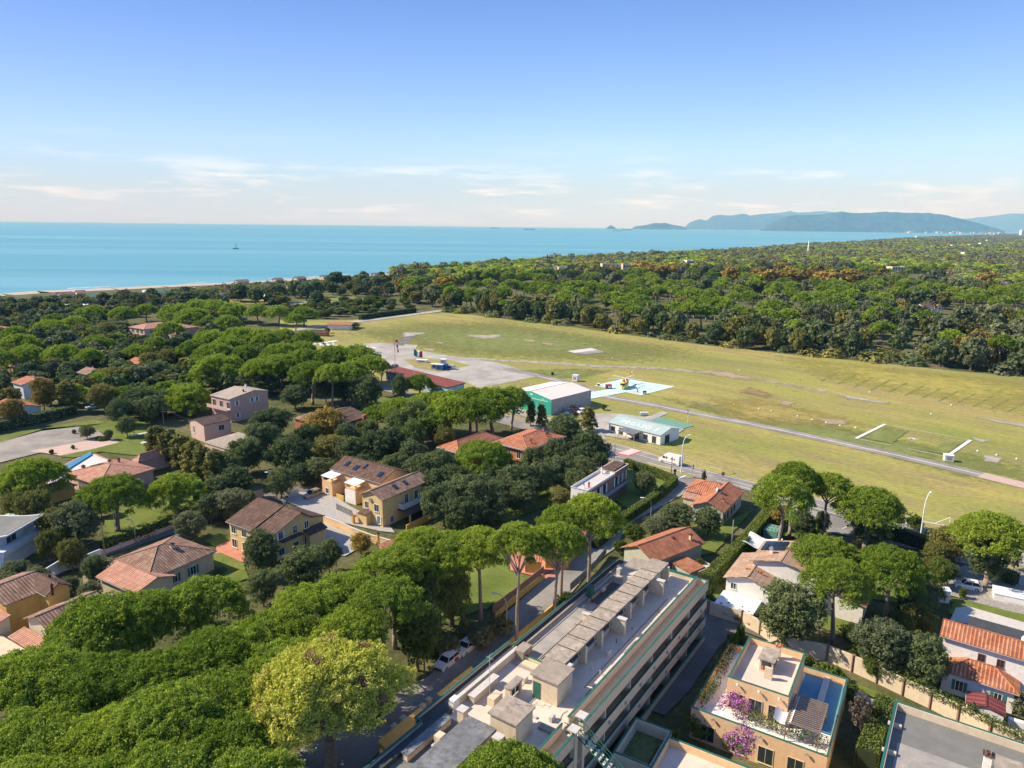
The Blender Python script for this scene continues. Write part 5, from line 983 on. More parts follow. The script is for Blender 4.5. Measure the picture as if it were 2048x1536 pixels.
# sail canopy, covered shed
e = empty('shade_sail', tuple(P3(1520, 1120, 0)), R_(-33.5), 'white scalloped shade sail at the side of the white villa', 'canopy')
m = MB(); N_ = 8
for i in range(N_):
    for j in range(N_):
        def hh(a, c): u, v = a/N_, c/N_; return (-3+6*u, -2+5.2*v, 2.9+.7*math.cos(u*6.28)*.6+.5*math.cos(v*6.28))
        m.poly([hh(i, j), hh(i+1, j), hh(i+1, j+1), hh(i, j+1)])
so_ = m.build('sail', MT['canvas'], e); md = so_.modifiers.new('s', 'SOLIDIFY'); md.thickness = .03
m = MB(); [m.tube([(x, y, 0), (x, y, 3.4)], .06, 5) for x in (-3, 3) for y in (-2, 3.2)]; m.build('post', MT['white'], e)
b = HB('covered_shed', 'tall garden shed under a dark green tarpaulin behind the white villa', (1525, 1082), (1541, 1087), 0, 'shed', rz=R_(-33)); m = MB()
m.box(0, 2.6, 0, 3.4, 0, 2.5); so_ = m.build('tarpaulin', MT['greenpad'], b.e); m = MB(); m.tube([(0, 0, 1.4), (2.6, 0, 1.4), (2.6, 3.4, 1.5)], .03, 4); [m.ball((x, y, 2.5), .25, .12, 8, 4) for x in (.6, 1.3, 2) for y in (.8, 2.4)]; m.build('tied_rope', MT['tealdark'], b.e)
sheet('pool', [(1518, 1087), (1540, 1080), (1590, 1086), (1565, 1096)], MT['bluecover'])
# orange roofed villa, far right
b = HB('villa', 'white villa with bright orange tiled roof and glass covered pool behind', (1890, 1273), (2048, 1320), 6.3)
b.gable(-.6, 22, -.4, 4.6, 6.3, 7.6, 'tileorange', 'whitewall', 'x', z0=0)
x0, y0 = b.loc(1880.4, 1330, 3.2); b.hip(x0, x0+8.8, -3.4, 2.6, 3.0, 4.2, 'tileorange', 'whitewall', k=1.0)
for x in (4.5, 6.6): b.win('F', (-.6, 22, -.4, 4.6), x, 4.3, .7, 1.0, None, frame='shutterb')
for x in (2.0, 6.2): b.win('F', (x0, x0+8.8, -3.4, 2.6), x, .8, .8, 1.4, 'shutterg')
b.dish(8.6, 2.6, 7.2, .45); b.shed(2.2, 12, 4.6, 9.5, 6.0, 5.6, 'membrane', 'cream'); b.wall(4, 14, 10.5, 14.5, 0, .35, 'white', 'pool_kerb')
gl = MB(); [gl.slab([(4+k*1.9, 10.6, .45), (5.8+k*1.9, 10.6, .45), (5.8+k*1.9, 14.4, 1.5), (4+k*1.9, 14.4, 1.5)], .06) for k in range(5)]; gl.build('pool_cover', MT['paleteal'], b.e)
b = HB('garden_shed', 'garden shed with maroon folded roof beside the orange roofed villa', (1932, 1403), (1972, 1415), 2.2, 'shed', rz=R_(-33)); b.gable(0, 4.2, -.4, 2.6, 2.0, 2.5, 'sheetmaroon', 'whitewall', 'y', ov=.2); b.wall(4.6, 7, .5, 1.2, 0, 1.3, 'white', 'water_tank')
b = HB('tool_cabinet', 'tall white tool cabinet with pale blue lid beside the hedge', (1878, 1205), (1893, 1208), 0, 'cabinet', rz=R_(-12)); b.wall(0, 1.5, 0, 1.1, 0, 2.1, 'whitewall', 'cabinet_body'); b.shed(-.1, 1.6, -.2, 1.2, 2.15, 2.3, 'bluewhite', None, th=.08); b.wall(.74, .76, -.02, 0, .1, 2.0, 'greyconc', 'door_gap')
# bottom left brown roofed houses
b = HB('house', 'yellow two level house with brown roofs at the left edge, behind the pine wood', (-40, 1217), (20, 1217.5), 6.0, rz=R_(-31))
x1, y1 = b.loc(71.4, 1187, 6); xr, yr = b.loc(139, 1177.6, 6); xz, yz = b.loc(20, 1217, 6); b.gable(xz-7.5, xz, yz, yr+.5, 6.0, 7.5, 'tileterra', 'ochre', 'y', k=.45) if False else None
xp, yp = b.loc(29, 1162, 7.4); b.gable(xp-4.8, x1+.3, yz-.3, yz+6.3, 6.0, 7.4, 'tileterra', 'ochre', 'y', k=.5); b.gable(xp+.3, xr, yz+4.2, yr+.6, 6.2, 7.4, 'tilebrown', 'ochre', 'x')
xs, ys = b.loc(49, 1237, 5); xq, yq = b.loc(99, 1267, 5); b.gable(xs, xq, ys-.2, ys+8.4, 5.0, 6.3, 'tileterra', 'cream', 'y', k=.5); b.shed(xs-.5, xq-.3, ys-2.2, ys, 3.0, 3.5, 'tilesalmon', 'cream', .2); b.shed(xz-8, xz+.5, yz-2.4, yz-.2, 4.5, 5.1, 'tilesalmon', 'cream', .2)
b.wall(xz-7, xq-1.5, ys-6.5, ys-2.3, 0, 2.9, 'cream', 'wall'); b.shed(xz-3.5, xz+2.6, ys-7, ys-3.6, 2.4, 2.9, 'tilesalmon', None)
for x in (1.0, 3.0): b.win('F', (xs, xq, ys, ys+8), x, 2.9, .9, 1.3, None); b.win('F', (xs-.3, xq-.3, ys-2.2, ys), x, .8, .9, 1.4, None)
b.chimney(xp+3, yr-1, 6.8, .8, .4, 'tiledark'); b.chimney(x1+3, yz+5, 6.8, 1.0, .3, 'tiledark'); b.aerial(xr-2, yr-1, 6.6, 2)
# modern white house at the left edge
b = HB('modern_house', 'pale modern house with curved white roof edge and yellow flowers, cut by the left edge', (-20, 1075), (53, 1064), 5.6, rz=R_(-2)); xx, yy = b.loc(53, 1046, 6.4)
b.wall(-8, xx-2, 0, 9, 0, 5.4, 'bluewhite'); b.wall(-8, xx, -1.6, 9.5, 2.6, 3.6, 'bluewhite', 'balcony_parapet'); b.wall(-8, xx-.3, -1.5, 9.4, 0, 2.6, 'bluewhite', 'wall'); m = MB(); n_ = 8
for k in range(n_): a, c = k/n_, (k+1)/n_; X = lambda t: -8+(xx+8.2)*t; Z_ = lambda t: 5.6+.7*max(0, (t-.45)/.55)**2; m.slab([(X(a), -.6, Z_(a)), (X(c), -.6, Z_(c)), (X(c), 9.6, Z_(c)), (X(a), 9.6, Z_(a))], .3)
b_r = m.build('curved_roof', MT['bluewhite'], b.e); m = MB()
for k in range(n_): a, c = k/n_, (k+1)/n_; m.slab([(X(a), -.2, Z_(a)+.03), (X(c)-.35*(k == n_-1), -.2, Z_(c)+.03), (X(c)-.35*(k == n_-1), 9.2, Z_(c)+.03), (X(a), 9.2, Z_(a)+.03)], .02)
m.build('roof_felt', MT['slabgrey'], b_r); b.win('R', (-8, xx-2, 0, 9), 3, 3.6, 2.4, 1.6, None, 0)
climber('yellow_flowers', 'bright yellow flowering pot on the terrace corner of the modern house', [(bp(46, 1061, 4.0), (.8, .6, .5), 1)], 900, .2, ['bush', 'yellowpaint'], 12, 'flowers')
b = HB('pool_shed', 'pale green flat roof behind the modern house', (0, 1047), (20, 1045), 3, 'shed', rz=R_(-8)); b.flat(-3, 3.5, 0, 5, 2.8, 0, 'paleteal', 'bluewhite')
# pink villa with pool
b = HB('villa', 'pink villa with salmon hipped roofs, solar panels and three roof vents', (127, 947.8), (177.8, 964.3), 3.2)
b.e.rotation_euler[2] = b.rz = R_(-31); b.hip(0, 14.4, 0, 13.4, 3.2, 5.0, 'tilesalmon', 'palepink', k=1.0); xs, ys = b.loc(310, 917, 3.2); b.hip(4, xs, 13.6, 22.5, 3.2, 4.7, 'tilesalmon', 'palepink', k=1.0); b.hip(3.0, 8.5, -7.5, -1.5, 2.6, 3.7, 'tilesalmon', 'ochre', k=1) 
for x, y in ((1.8, 5.0), (3.1, 5.0)): zz = lambda x, y: (x, y, 3.38+x*.268); b.panel([zz(x, y), zz(x+1.15, y), zz(x+1.15, y+2.2), zz(x, y+2.2)])
for x, y in ((5.0, 16.5), (5.0, 19)): zz2 = lambda x, y: (x, y, 3.45+(x-4)*.33); b.panel([zz2(x, y), zz2(x+1.2, y), zz2(x+1.2, y+2), zz2(x, y+2)])
b.chimney(1.0, 4.0, 3.6, .5, .6, 'brick'); b.chimney(4.6, 8.2, 4.5, .4, .5, 'brick'); b.chimney(6.0, 9.6, 4.8, .4, .5, 'brick')
for y in (2, 5): b.win('R', (0, 14.4, 0, 13.4), y, .4, 2.2, 2.0, None, frame='shutterw')
b.win('F', (0, 14.4, 0, 13.4), 6, .3, 2.5, 2.1, None); b.win('F', (0, 14.4, 0, 13.4), 10, .3, 2.5, 2.1, None)
b.wall(9, 14.2, -2.6, .4, 0, .25, 'redcourt', 'terrace_step')
e = Bld('swimming_pool', 'half empty blue swimming pool with white cover beside the pink villa', (95, 960), (205, 912), 0, 'swimming pool', rz=0); q = [e.loc(*p, 0) for p in ((100, 950), (182, 906), (196, 914), (225, 925), (130, 985), (95, 975))]
e.prism('pool_rim', [e.loc(*p, 0) for p in ((92, 948), (182, 902), (200, 912), (232, 925), (130, 992), (88, 980))], 0, .12, 'redcourt'); e.prism('pool_floor', q, .12, .16, 'dirtywhite'); e.prism('pool_lining', [e.loc(*p, 0) for p in ((100, 950), (182, 906), (184, 912), (104, 962))], .16, .5, 'bluecover')
# pink two storey house, grey roof
b = HB('house', 'dusty pink two storey house with grey roof and front balconies', (418.6, 787), (471.3, 797.9), 8)
b.e.rotation_euler[2] = b.rz = R_(-33); xr, yr = b.loc(537.7, 778.3, 8); xt, yt = b.loc(469.4, 770.5, 8.6); Q = (0, xr, 0, yr); b.gable(*Q, 7.4, 8.6, 'slab', 'pink', 'x', k=.62, ov=.3)
for y in (2.5, 8, 9.8): b.win('R', Q, y, 5.0, .8, 1.4, 'shutterw', .3); b.win('R', Q, y, 1.2, .8, 1.4, 'shutterw', .3) if y < 3 else None
for x in (1.5, 5, 8.5): b.win('F', Q, x, 4.4, 1.6, 2.0, None, .3)
b.wall(0, xr, -1.2, .3, 4.0, 4.2, 'palepink', 'balcony'); b.wall(0, xr, -1.2, -1.1, 4.2, 5.1, 'palepink', 'balcony_rail'); b.chimney(xr-2, yr*.45, 8.1, .8, .4, 'tiledark'); b.chimney(1, yr-2, 8, .9, .5, 'whitewall')
# small pink house in front
b = HB('house', 'small pinkish house with low dark gable roof in front of the dusty pink one', (377.6, 840.8), (408.8, 852.5), 5.0)
xr, yr = b.loc(463.5, 839.8, 5.0); b.gable(0, xr, 0, yr, 5.0, 5.8, 'tiledark', 'palepink', 'y', ov=.25, k=.35); b.win('R', (0, xr, 0, yr), yr*.6, 2.6, 1.6, 1.5, None, .25, 'shutterw'); b.win('F', (0, xr, 0, yr), 2, 1.8, .7, 2.0, None, .25); b.chimney(-1.5, 2, 2, .6, .5, 'whitewall'); b.shed(-7, -.5, 3, 9, 2.6, 3.0, 'tilebrown', 'pink')
b = HB('outbuilding', 'low outbuilding with mottled grey brown flat roof behind the row of close trees', (406.9, 884.8), (461.6, 902.3), 3.0); b.shed(0, 13, 0, 10.5, 3.0, 3.3, 'slab', 'palepink', .2); b.wall(4, 9, -.05, .2, .4, 2.2, 'glass', 'opening')
sheet('path', [(258, 871), (305, 861), (306, 863), (262, 874)], MT['concretepale']); sheet('path', [(280, 885), (310, 875), (312, 878), (285, 888)], MT['concretepale'])
# brown house behind the golden tree
b = HB('house', 'brown rendered house with red brick chimney behind the golden tree', (694, 848), (729, 834), 6.4)
b.e.rotation_euler[2] = b.rz = R_(-31); xr, yr = b.loc(729, 834, 6.4); b.gable(xr-9, xr, yr-9, yr+1, 6.2, 7.2, 'tilebrown', 'brownwall', 'y', k=.4); b.wall(xr+.0, xr+.7, yr-1.2, yr+.2, 0, 7.2, 'brick', 'chimney'); b.gable(xr-17, xr-7, yr-2, yr+7, 5.0, 6.2, 'tilebrown', 'brownwall', 'y'); b.win('R', (xr-9, xr, yr-9, yr+1), 4, 4, .7, 1.3, None)
b = HB('house', 'low house with dull brown roof and orange wall half hidden in the trees', (585, 835), (615, 845), 3.5, rz=R_(-33)); b.hip(0, 9, 0, 8, 3.3, 4.6, 'tileterra', 'brick')
# ---- airfield buildings
H = Bld('hangar', 'big hangar with pale shallow gable roof, green front and grey sides', (1103, 799), (1172.3, 782), 5.4, 'hangar'); H.e.rotation_euler[2] = H.rz = R_(45.6)
xL, yL = H.loc(1036.6, 777.2, 5.4); H.gable(0, 20.6, 0, 18.2, 5.2, 6.6, 'hangarroof', 'hangargrey', 'x', ov=.0, th=.12)
m = MB(); m.poly([(-.06, .0, .0), (-.06, 0, 5.2), (-.06, 9.1, 6.55), (-.06, 18.2, 5.2), (-.06, 18.2, 0)]); m.poly([(-.01, .0, .0), (-.01, 0, 5.2), (-.01, 9.1, 6.55), (-.01, 18.2, 5.2), (-.01, 18.2, 0)][::-1]); H.gf = m.build('green_front', MT['hangargreen'], H.e)
for k in range(24): m = MB(); y = .4+k*.74; m.box(-.12, -.06, y, y+.09, .1, 4.3); m.build('door_rib', MT['hangargreen'], H.e)
for k in range(22): H.wall(.5+k*.92, .62+k*.92, -.07, 0, .1, 5.1, 'hangargrey', 'cladding_rib')
H.wall(-.1, -.06, 1.5, 17, 4.3, 4.42, 'white', 'door_rail'); H.wall(-.1, -.06, 8.2, 9.4, 5.5, 5.8, 'white', 'sign_board')
m = MB(); 
B_ = Bld('long_building', 'long low blue walled building with rust red roof beside the flag', (768.9, 743.5), (912.8, 779), 3.6, 'building'); xr, yr = B_.loc(941, 767.8, 3.6); xt, yt = B_.loc(803, 731.5, 3.6)
B_.prism('roof', [(0, 0), (38.2, 0), (36.6, yr), (-4.5, yr+.6)], 3.3, 3.65, 'sheetrust'); B_.prism('wall', [(.4, .4), (37.8, .4), (36.3, yr-.4), (-4, yr)], 0, 3.3, 'skyblue')
for k in range(9): B_.win('F', (.4, 37.8, .4, yr), 2+k*4, 1.0, 1.6, 1.3, None, 0)
Pg = Bld('rescue_station', 'long low white station with faded green and white roof lettered PEGASO 3', (1215.9, 844.6), (1320.8, 870.9), 3, 'building'); xr, yr = Pg.loc(1357, 857.3, 3)
Q = (0, 18.7, 0, 9.9); Pg.gable(*Q, 2.9, 4.1, 'paleteal', 'whitewall', 'x', ov=.25, k=.52)
for k in range(6): Pg.win('F', Q, 1.6+k*2.9, .2 if k % 2 else .9, 1.3, 2.0 if k % 2 else 1.2, None, .25, 'greyconc')
Pg.win('R', Q, 3.4, .1, 2.2, 2.3, None, .25, 'greyconc'); Pg.shed(6.3, 12.2, -3.6, .1, 2.5, 2.7, 'silver', None); [Pg.wall(x, x+.12, -3.5, -3.38, 0, 2.5, 'greyconc', 'post') for x in (6.5, 9.2, 12)]
cv = bpy.data.curves.new('t', 'FONT'); cv.body = 'PEGASO 3'; cv.size = 2.6; cv.extrude = .015; cv.space_character = 1.15; to = bpy.data.objects.new('t', cv); C.objects.link(to)
bpy.context.view_layer.update(); me = bpy.data.meshes.new_from_object(to.evaluated_get(bpy.context.evaluated_depsgraph_get())); bpy.data.objects.remove(to); me.materials.clear(); me.materials.append(MT['white'])
sl_ = math.atan2(1.2, 9.9*.52); lt = link('roof_lettering', me, Pg.e, (3.3, 1.6, 2.9+1.2*1.6/5.15+.19)); lt.rotation_euler = (sl_, 0, 0); lt['label'] = 'white roof lettering reading PEGASO 3'
b = HB('field_shed', 'open shed with rusty orange roof at the far end of the road', (655, 648.5), (688, 650.5), 3.2, 'shed', rz=R_(-6)); b.flat(0, 13, 0, 6, 2.9, 0, 'tilebrown', 'whitewall'); b.shed(-.8, 14, -1, 7, 3.0, 3.5, 'tileorange', None)
b = HB('old_hut', 'derelict little hut with dark curved roof beside the far road', (622, 664), (650, 664), 2.2, 'hut', rz=R_(-10)); b.gable(0, 9, 0, 5, 2.0, 3.0, 'tiledark', 'brick', 'x')
b = HB('aviation_office', 'reddish low roof among pines behind the parked aeroplane', (555, 692), (590, 698), 3.5, 'building', rz=R_(-35)); b.hip(0, 12, 0, 9, 3.2, 4.6, 'tileorange', 'cream')
# ---- villas on the left and far villas
b = HB('villa', 'pale pink two storey villa with faded tile hip roof, left of the airfield', (256.4, 654.3), (288.2, 660.6), 5.5); b.e.rotation_euler[2] = b.rz = R_(-33.5); b.hip(0, 15, 0, 20, 5.5, 7.4, 'tilesalmon', 'palepink'); b.hip(13, 27, 10, 24, 5.4, 7, 'tilesalmon', 'palepink'); [b.win('F', (0, 15, 0, 20), x, 3.2, 1.1, 1.5, 'shutterg') for x in (3, 7.5, 11.5)]; [b.win('R', (0, 15, 0, 20), x, 3.2, 1.1, 1.5, 'shutterg') for x in (4, 9)]
HL = [((-30, 660), 5.2, 34, 12, 'tileorange', 'beige', 'long terracotta roofed house at the far left edge'), ((15, 732), 4.0, 12, 10, 'tiletan', 'ochre', 'house with tan hip roof half hidden by pines at left'), ((55, 712), 3.0, 16, 7, 'tileorange', 'pink', 'low house with narrow red roof under the pines'), ((22, 765), 5.0, 8, 10, 'tileorange', 'bluewhite', 'white house with orange mono pitch roofs and skylights'), ((-20, 812), 3.0, 14, 9, 'tileorange', 'bluewhite', 'low white house with orange roof behind the yellowing tree'), ((98, 782), 3.0, 7, 7, 'tileorange', 'bluewhite', 'little white outbuilding with orange roof between two trees'), ((252, 724), 3.2, 9, 8, 'tileorange', 'whitewall', 'small white house with red roof among dark trees'), ((152, 745), 4.0, 8, 8, 'tileterra', 'bluewhite', 'grey walled house mostly hidden behind the brown green trees')]
for (x, y), z, L_, D_, rf, wl, lb in HL:
    b = HB('house', lb, (x, y), None, z, 'house', None, rz=R_(-33)); b.gable(0, L_, 0, D_, z, z+1.4, rf, wl, 'x'); b.win('F', (0, L_, 0, D_), L_*.3, 1.1, 1.2, 1.3, None); b.win('F', (0, L_, 0, D_), L_*.6, 1.1, 1.2, 1.3, None); b.win('R', (0, L_, 0, D_), D_*.4, 1.1, 1.2, 1.3, None); b.chimney(L_*.4, D_*.6, z+1.2, .7, .5, wl)
b = HB('house', 'white walled house with red roof in the wood beyond the airfield, left of two', (1722, 601), None, 6, 'house', rz=R_(-10)); b.gable(0, 14, 0, 9, 6, 8, 'tileorange', 'bluewhite', 'x'); b.win('F', (0, 14, 0, 9), 4, 3, 1.5, 1.5, None)
b = HB('house', 'white house with wide brown roof in the wood beyond the airfield, right of two', (1845, 612), None, 6, 'house', rz=R_(-5)); b.gable(0, 11, 0, 9, 6, 7.5, 'tilebrown', 'whitewall', 'x'); b.win('F', (0, 11, 0, 9), 4, 3, 1.8, 1.5, None); b.gable(8, 14, -1, 6, 5.5, 6.8, 'tileorange', 'whitewall', 'y')
b = HB('house', 'dull red roofed house low among trees above the airfield edge', (1690, 624), None, 4, 'house', rz=R_(-15)); b.hip(0, 13, 0, 9, 4, 6, 'tileterra', 'cream')
for i, (x, y, w_, c_, hh_) in enumerate(((1205, 528, 44, 'cream', 17), (1246, 529, 30, 'cream', 17), (1374, 521, 14, 'whitewall', 17), (1118, 535, 16, 'palepink', 14), (1785, 534, 26, 'cream', 17), (1930, 505, 14, 'whitewall', 17), (1905, 490, 18, 'whitewall', 17), (1940, 489, 24, 'cream', 18), (1962, 486, 14, 'whitewall', 18), (1975, 480, 20, 'whitewall', 18))):
    b = HB('distant_house', 'pale flat roofed house above the far wood, ' + ('wide cream one', 'narrower cream one', 'small white one', 'pinkish one by the shore', 'cream one on the right', 'small white one under the hills', 'white one near the town', 'cream one near the town', 'white one beside the cream one', 'white one on the skyline of trees')[i], (x, y), None, hh_, 'house', 'far houses above the tree tops', rz=.1); m_ = math.hypot(*b.o)/CF; b.flat(0, w_*m_, 0, 12, hh_, .5, 'slab', c_); [b.wall(w_*m_*(k+.5)/5-.9, w_*m_*(k+.5)/5+.9, -.08, 0, hh_-3, hh_-1.2, 'glass', 'window') for k in range(5)]
print('part 5b ok')
# ================================================================ vehicles
def carpaint(name, c): return plain(name, c, .28, 0, .03, big=.05, spec=.6)
MT['carwhite'] = carpaint('white car paint', (.74, .74, .73)); MT['cartan'] = carpaint('bronze car paint', (.30, .24, .17)); MT['cardark'] = carpaint('dark car paint', (.03, .035, .045)); MT['carblue'] = carpaint('pale blue car paint', (.45, .55, .62)); MT['carred'] = carpaint('red vinyl', (.55, .03, .03))
def vehicle(name, label, f, r, paint, L, W, H, prof, cab, cat='car', group=None, wheel=.33, z=0):
    """f, r: ground pixels of nose and tail; prof: side outline of the lower body (t along length, z); cab: greenhouse (t0, t1, t2, t3)"""
    a, b = P(*f), P(*r); mid = (a+b)/2; d = (a-b).normalized(); e = empty(name, (mid.x, mid.y, z), math.atan2(d.y, d.x), label, cat, group)
    hw = W/2; secs = []
    for t, zb, zt in prof:
        x = L/2-t*L; tw = .86 if t in (0, 1) else 1; i = .93
        secs.append([(x, -hw*tw, zb), (x, hw*tw, zb), (x, hw*tw, zb+(zt-zb)*.6), (x, hw*tw*i, zt), (x, -hw*tw*i, zt), (x, -hw*tw, zb+(zt-zb)*.6)])
    m = MB(); m.loft(secs); body = m.build('body', MT[paint], e)
    t0, t1, t2, t3, zc = cab; X = lambda t: L/2-t*L; zt = H; k = .78
    m = MB(); lo = [(X(t0), hw*.90), (X(t3), hw*.90)]; hi = [(X(t1), hw*k), (X(t2), hw*k)]
    A = [(lo[0][0], -lo[0][1], zc), (lo[0][0], lo[0][1], zc), (hi[0][0], hi[0][1], zt-.06), (hi[0][0], -hi[0][1], zt-.06)]; B = [(lo[1][0], -lo[1][1], zc), (lo[1][0], lo[1][1], zc), (hi[1][0], hi[1][1], zt-.06), (hi[1][0], -hi[1][1], zt-.06)]
    m.poly(A); m.poly(B[::-1]); m.poly([A[1], B[1], B[2], A[2]]); m.poly([A[0], A[3], B[3], B[0]]); m.build('windows', MT['glass'], e)
    m = MB(); m.prism([(hi[0][0], -hi[0][1]), (hi[1][0], -hi[1][1]), (hi[1][0], hi[1][1]), (hi[0][0], hi[0][1])], zt-.07, zt); ro = m.build('roof', MT[paint], e)
    m = MB()
    for s in (-1, 1):
        for tt in ((0, 0), (.5, .5), (1, 1)):
            p = Vector((lo[0][0]+(lo[1][0]-lo[0][0])*tt[0], s*(lo[0][1]+.01), zc)); q = Vector((hi[0][0]+(hi[1][0]-hi[0][0])*tt[1], s*(hi[0][1]+.01), zt-.03)); m.tube([p, q], .045, 4)
    m.build('pillars', MT[paint], ro)
    for sx_ in (.18, .80):
        for s in (-1, 1):
            x = X(sx_); m = MB(); m.ring((x, s*(hw-.2), wheel), (x, s*(hw+.02), wheel), wheel, wheel, 14); wo = m.build('wheel', MT['black'], e); m = MB(); m.ring((x, s*(hw+.0), wheel), (x, s*(hw+.045), wheel), wheel*.62, wheel*.55, 10); m.build('rim', MT['steel'], wo)
    for s in (-1, 1):
        m = MB(); m.box(L/2-.12, L/2+.01, s*hw*.6-.16, s*hw*.6+.16, prof[0][2]-.22, prof[0][2]-.06); m.build('headlight', MT['canvas'], e)
        m = MB(); m.box(-L/2-.015, -L/2+.08, s*hw*.72-.1, s*hw*.72+.1, prof[-1][2]-.35, prof[-1][2]-.05); m.build('tail_light', MT['signred'], e)
    m = MB(); m.box(L/2-.03, L/2+.02, -hw*.7, hw*.7, .3, .5); m.build('grille', MT['black'], e)
    return e, body
CARP = [(0, .32, .78), (.03, .25, .84), (.28, .22, .98), (.6, .22, 1.0), (.97, .25, 1.02), (1, .35, .9)]
CAB = (.27, .40, .84, .97, .97)
e, bd = vehicle('parked_car', 'white car with red door wrap parked on the shaded street, nearest of two', (877, 1343), (912, 1315), 'carwhite', 4.2, 1.78, 1.52, CARP, CAB)
m = MB(); [m.box(-1.35, -.55, s*.885-.012, s*.885+.012, .32, .92) for s in (-1, 1)]; [m.box(-1.6, -.9, s*.80-.01, s*.80+.01, .95, 1.2) for s in (-1, 1)]; m.build('red_wrap', MT['carred'], e)
vehicle('parked_car', 'plain white car parked behind the red and white one on the shaded street', (917, 1313), (950, 1286), 'carwhite', 4.3, 1.8, 1.5, CARP, CAB)
vehicle('parked_car', 'bronze coloured sport utility car parked by the courtyard gate', (610, 999), (641, 988), 'cartan', 4.4, 1.85, 1.65, CARP, CAB)
vehicle('parked_car', 'white hatchback on the stone drive beside the lone pine', (1914, 1173), (1956, 1181), 'carwhite', 4.1, 1.75, 1.6, CARP, CAB)
vehicle('parked_car', 'pale silver car on the path beyond the gravel yard at left', (174, 819), (199, 815), 'carblue', 4.3, 1.8, 1.5, CARP, CAB)
vehicle('parked_car', 'pale blue car parked against the grey hangar wall', (1131, 832), (1144, 823), 'carblue', 4.2, 1.8, 1.5, CARP, CAB)
vehicle('parked_car', 'white and red car beside the hangar corner', (1154, 829), (1169, 823), 'carwhite', 4.2, 1.8, 1.5, CARP, CAB)
vehicle('parked_car', 'dark car at the end of the long blue building', (780, 738), (796, 734), 'cardark', 4.3, 1.8, 1.5, CARP, CAB)
vehicle('parked_car', 'dark car in deep shade under the yellow green pine', (744, 1440), (768, 1420), 'cardark', 4.3, 1.8, 1.5, CARP, CAB)
# white van
a, b = P(1320, 922), P(1362, 933); e = empty('delivery_van', (((a+b)/2).x, ((a+b)/2).y, 0), math.atan2((a-b).y, (a-b).x), 'white high roofed delivery van with red logo driving on the main road', 'van')
L, W = 5.9, 1.95; secs = []
for x, zb, zt, k in ((2.95, .45, 1.05, .82), (2.85, .35, 1.22, .92), (2.25, .32, 1.42, .97), (1.45, .32, 2.45, .93), (1.1, .32, 2.68, .93), (-2.85, .32, 2.72, .93), (-2.95, .45, 2.66, .9)):
    h = W/2; secs.append([(x, -h, zb), (x, h, zb), (x, h, zb+(min(zt, 1.5)-zb)*.8), (x, h*k, zt-.05), (x, h*k*.85, zt), (x, -h*k*.85, zt), (x, -h*k, zt-.05), (x, -h, zb+(min(zt, 1.5)-zb)*.8)])
m = MB(); m.loft(secs); m.build('body', MT['carwhite'], e)
m = MB(); m.poly([(2.2, -.8, 1.5), (2.2, .8, 1.5), (1.52, .78, 2.36), (1.52, -.78, 2.36)]); m.build('windscreen', MT['glass'], e)
for s in (-1, 1):
    m = MB(); m.box(1.1, 1.85, s*.965-.02, s*.965+.02, 1.45, 2.0); m.build('side_window', MT['glass'], e); m = MB(); m.box(.45, .95, s*.955-.02, s*.955+.02, 1.5, 2.0); m.build('side_window', MT['glass'], e)
    m = MB(); m.box(-1.2, -.55, s*.965-.015, s*.965+.015, 1.55, 2.0); m.box(-1.75, -1.4, s*.965-.015, s*.965+.015, 1.5, 1.95); m.build('red_logo', MT['carred'], e); m = MB(); m.box(-1.1, -.6, s*.978-.012, s*.978+.012, 1.3, 1.36); m.build('small_lettering', MT['greyconc'], e)
    m = MB(); m.box(-2.6, 2.3, s*.985-.02, s*.985+.02, .62, .72); m.build('rub_strip', MT['black'], e); m = MB(); m.box(-2.98, -2.9, s*.85-.09, s*.85+.09, .8, 1.5); m.build('tail_light', MT['signred'], e); m = MB(); m.box(2.75, 2.97, s*.7-.15, s*.7+.15, .85, 1.05); m.build('headlight', MT['canvas'], e)
    for x in (1.9, -1.7): m = MB(); m.ring((x, s*.75, .36), (x, s*1.0, .36), .36, .36, 14); wo = m.build('wheel', MT['black'], e); m = MB(); m.ring((x, s*.98, .36), (x, s*1.03, .36), .2, .18, 10); m.build('rim', MT['steel'], wo)
# ================================================================ rescue helicopter
a, b = P(1242, 778.5), P(1268, 759); d = (a-b).normalized(); c = P(1249, 776)
e = empty('helicopter', (c.x, c.y, 0), math.atan2(d.y, d.x), 'yellow and red rescue helicopter standing on the turquoise helipad', 'helicopter')
def oval(x, w_, zb, zt, n=12, q=2.4):
    r_ = []
    for k in range(n): t = 2*math.pi*k/n; cs, sn = math.cos(t), math.sin(t); r_.append((x, w_*abs(cs)**(2/q)*(1 if cs > 0 else -1), (zb+zt)/2+(zt-zb)/2*abs(sn)**(2/q)*(1 if sn > 0 else -1)))
    return r_
m = MB(); m.loft([oval(*s) for s in ((4.6, .12, 1.15, 1.35), (4.2, .55, .9, 1.75), (3.4, .9, .7, 2.35), (2.4, 1.1, .6, 2.75), (.8, 1.15, .55, 2.9), (-1.6, 1.12, .6, 2.9), (-2.8, .85, 1.1, 2.8), (-3.8, .5, 1.6, 2.65))]); m.build('fuselage', MT['yellowpaint'], e, True)
m = MB(); m.loft([oval(*s) for s in ((-3.6, .45, 1.7, 2.6), (-6.5, .28, 1.95, 2.55), (-8.2, .2, 2.1, 2.6))]); m.loft([oval(-8.0, .14, 2.1, 2.9), [(x-.9, y, z+1.2) for x, y, z in oval(-8.0, .1, 2.2, 2.9)]]); m.build('tail_boom', MT['yellowpaint'], e, True)
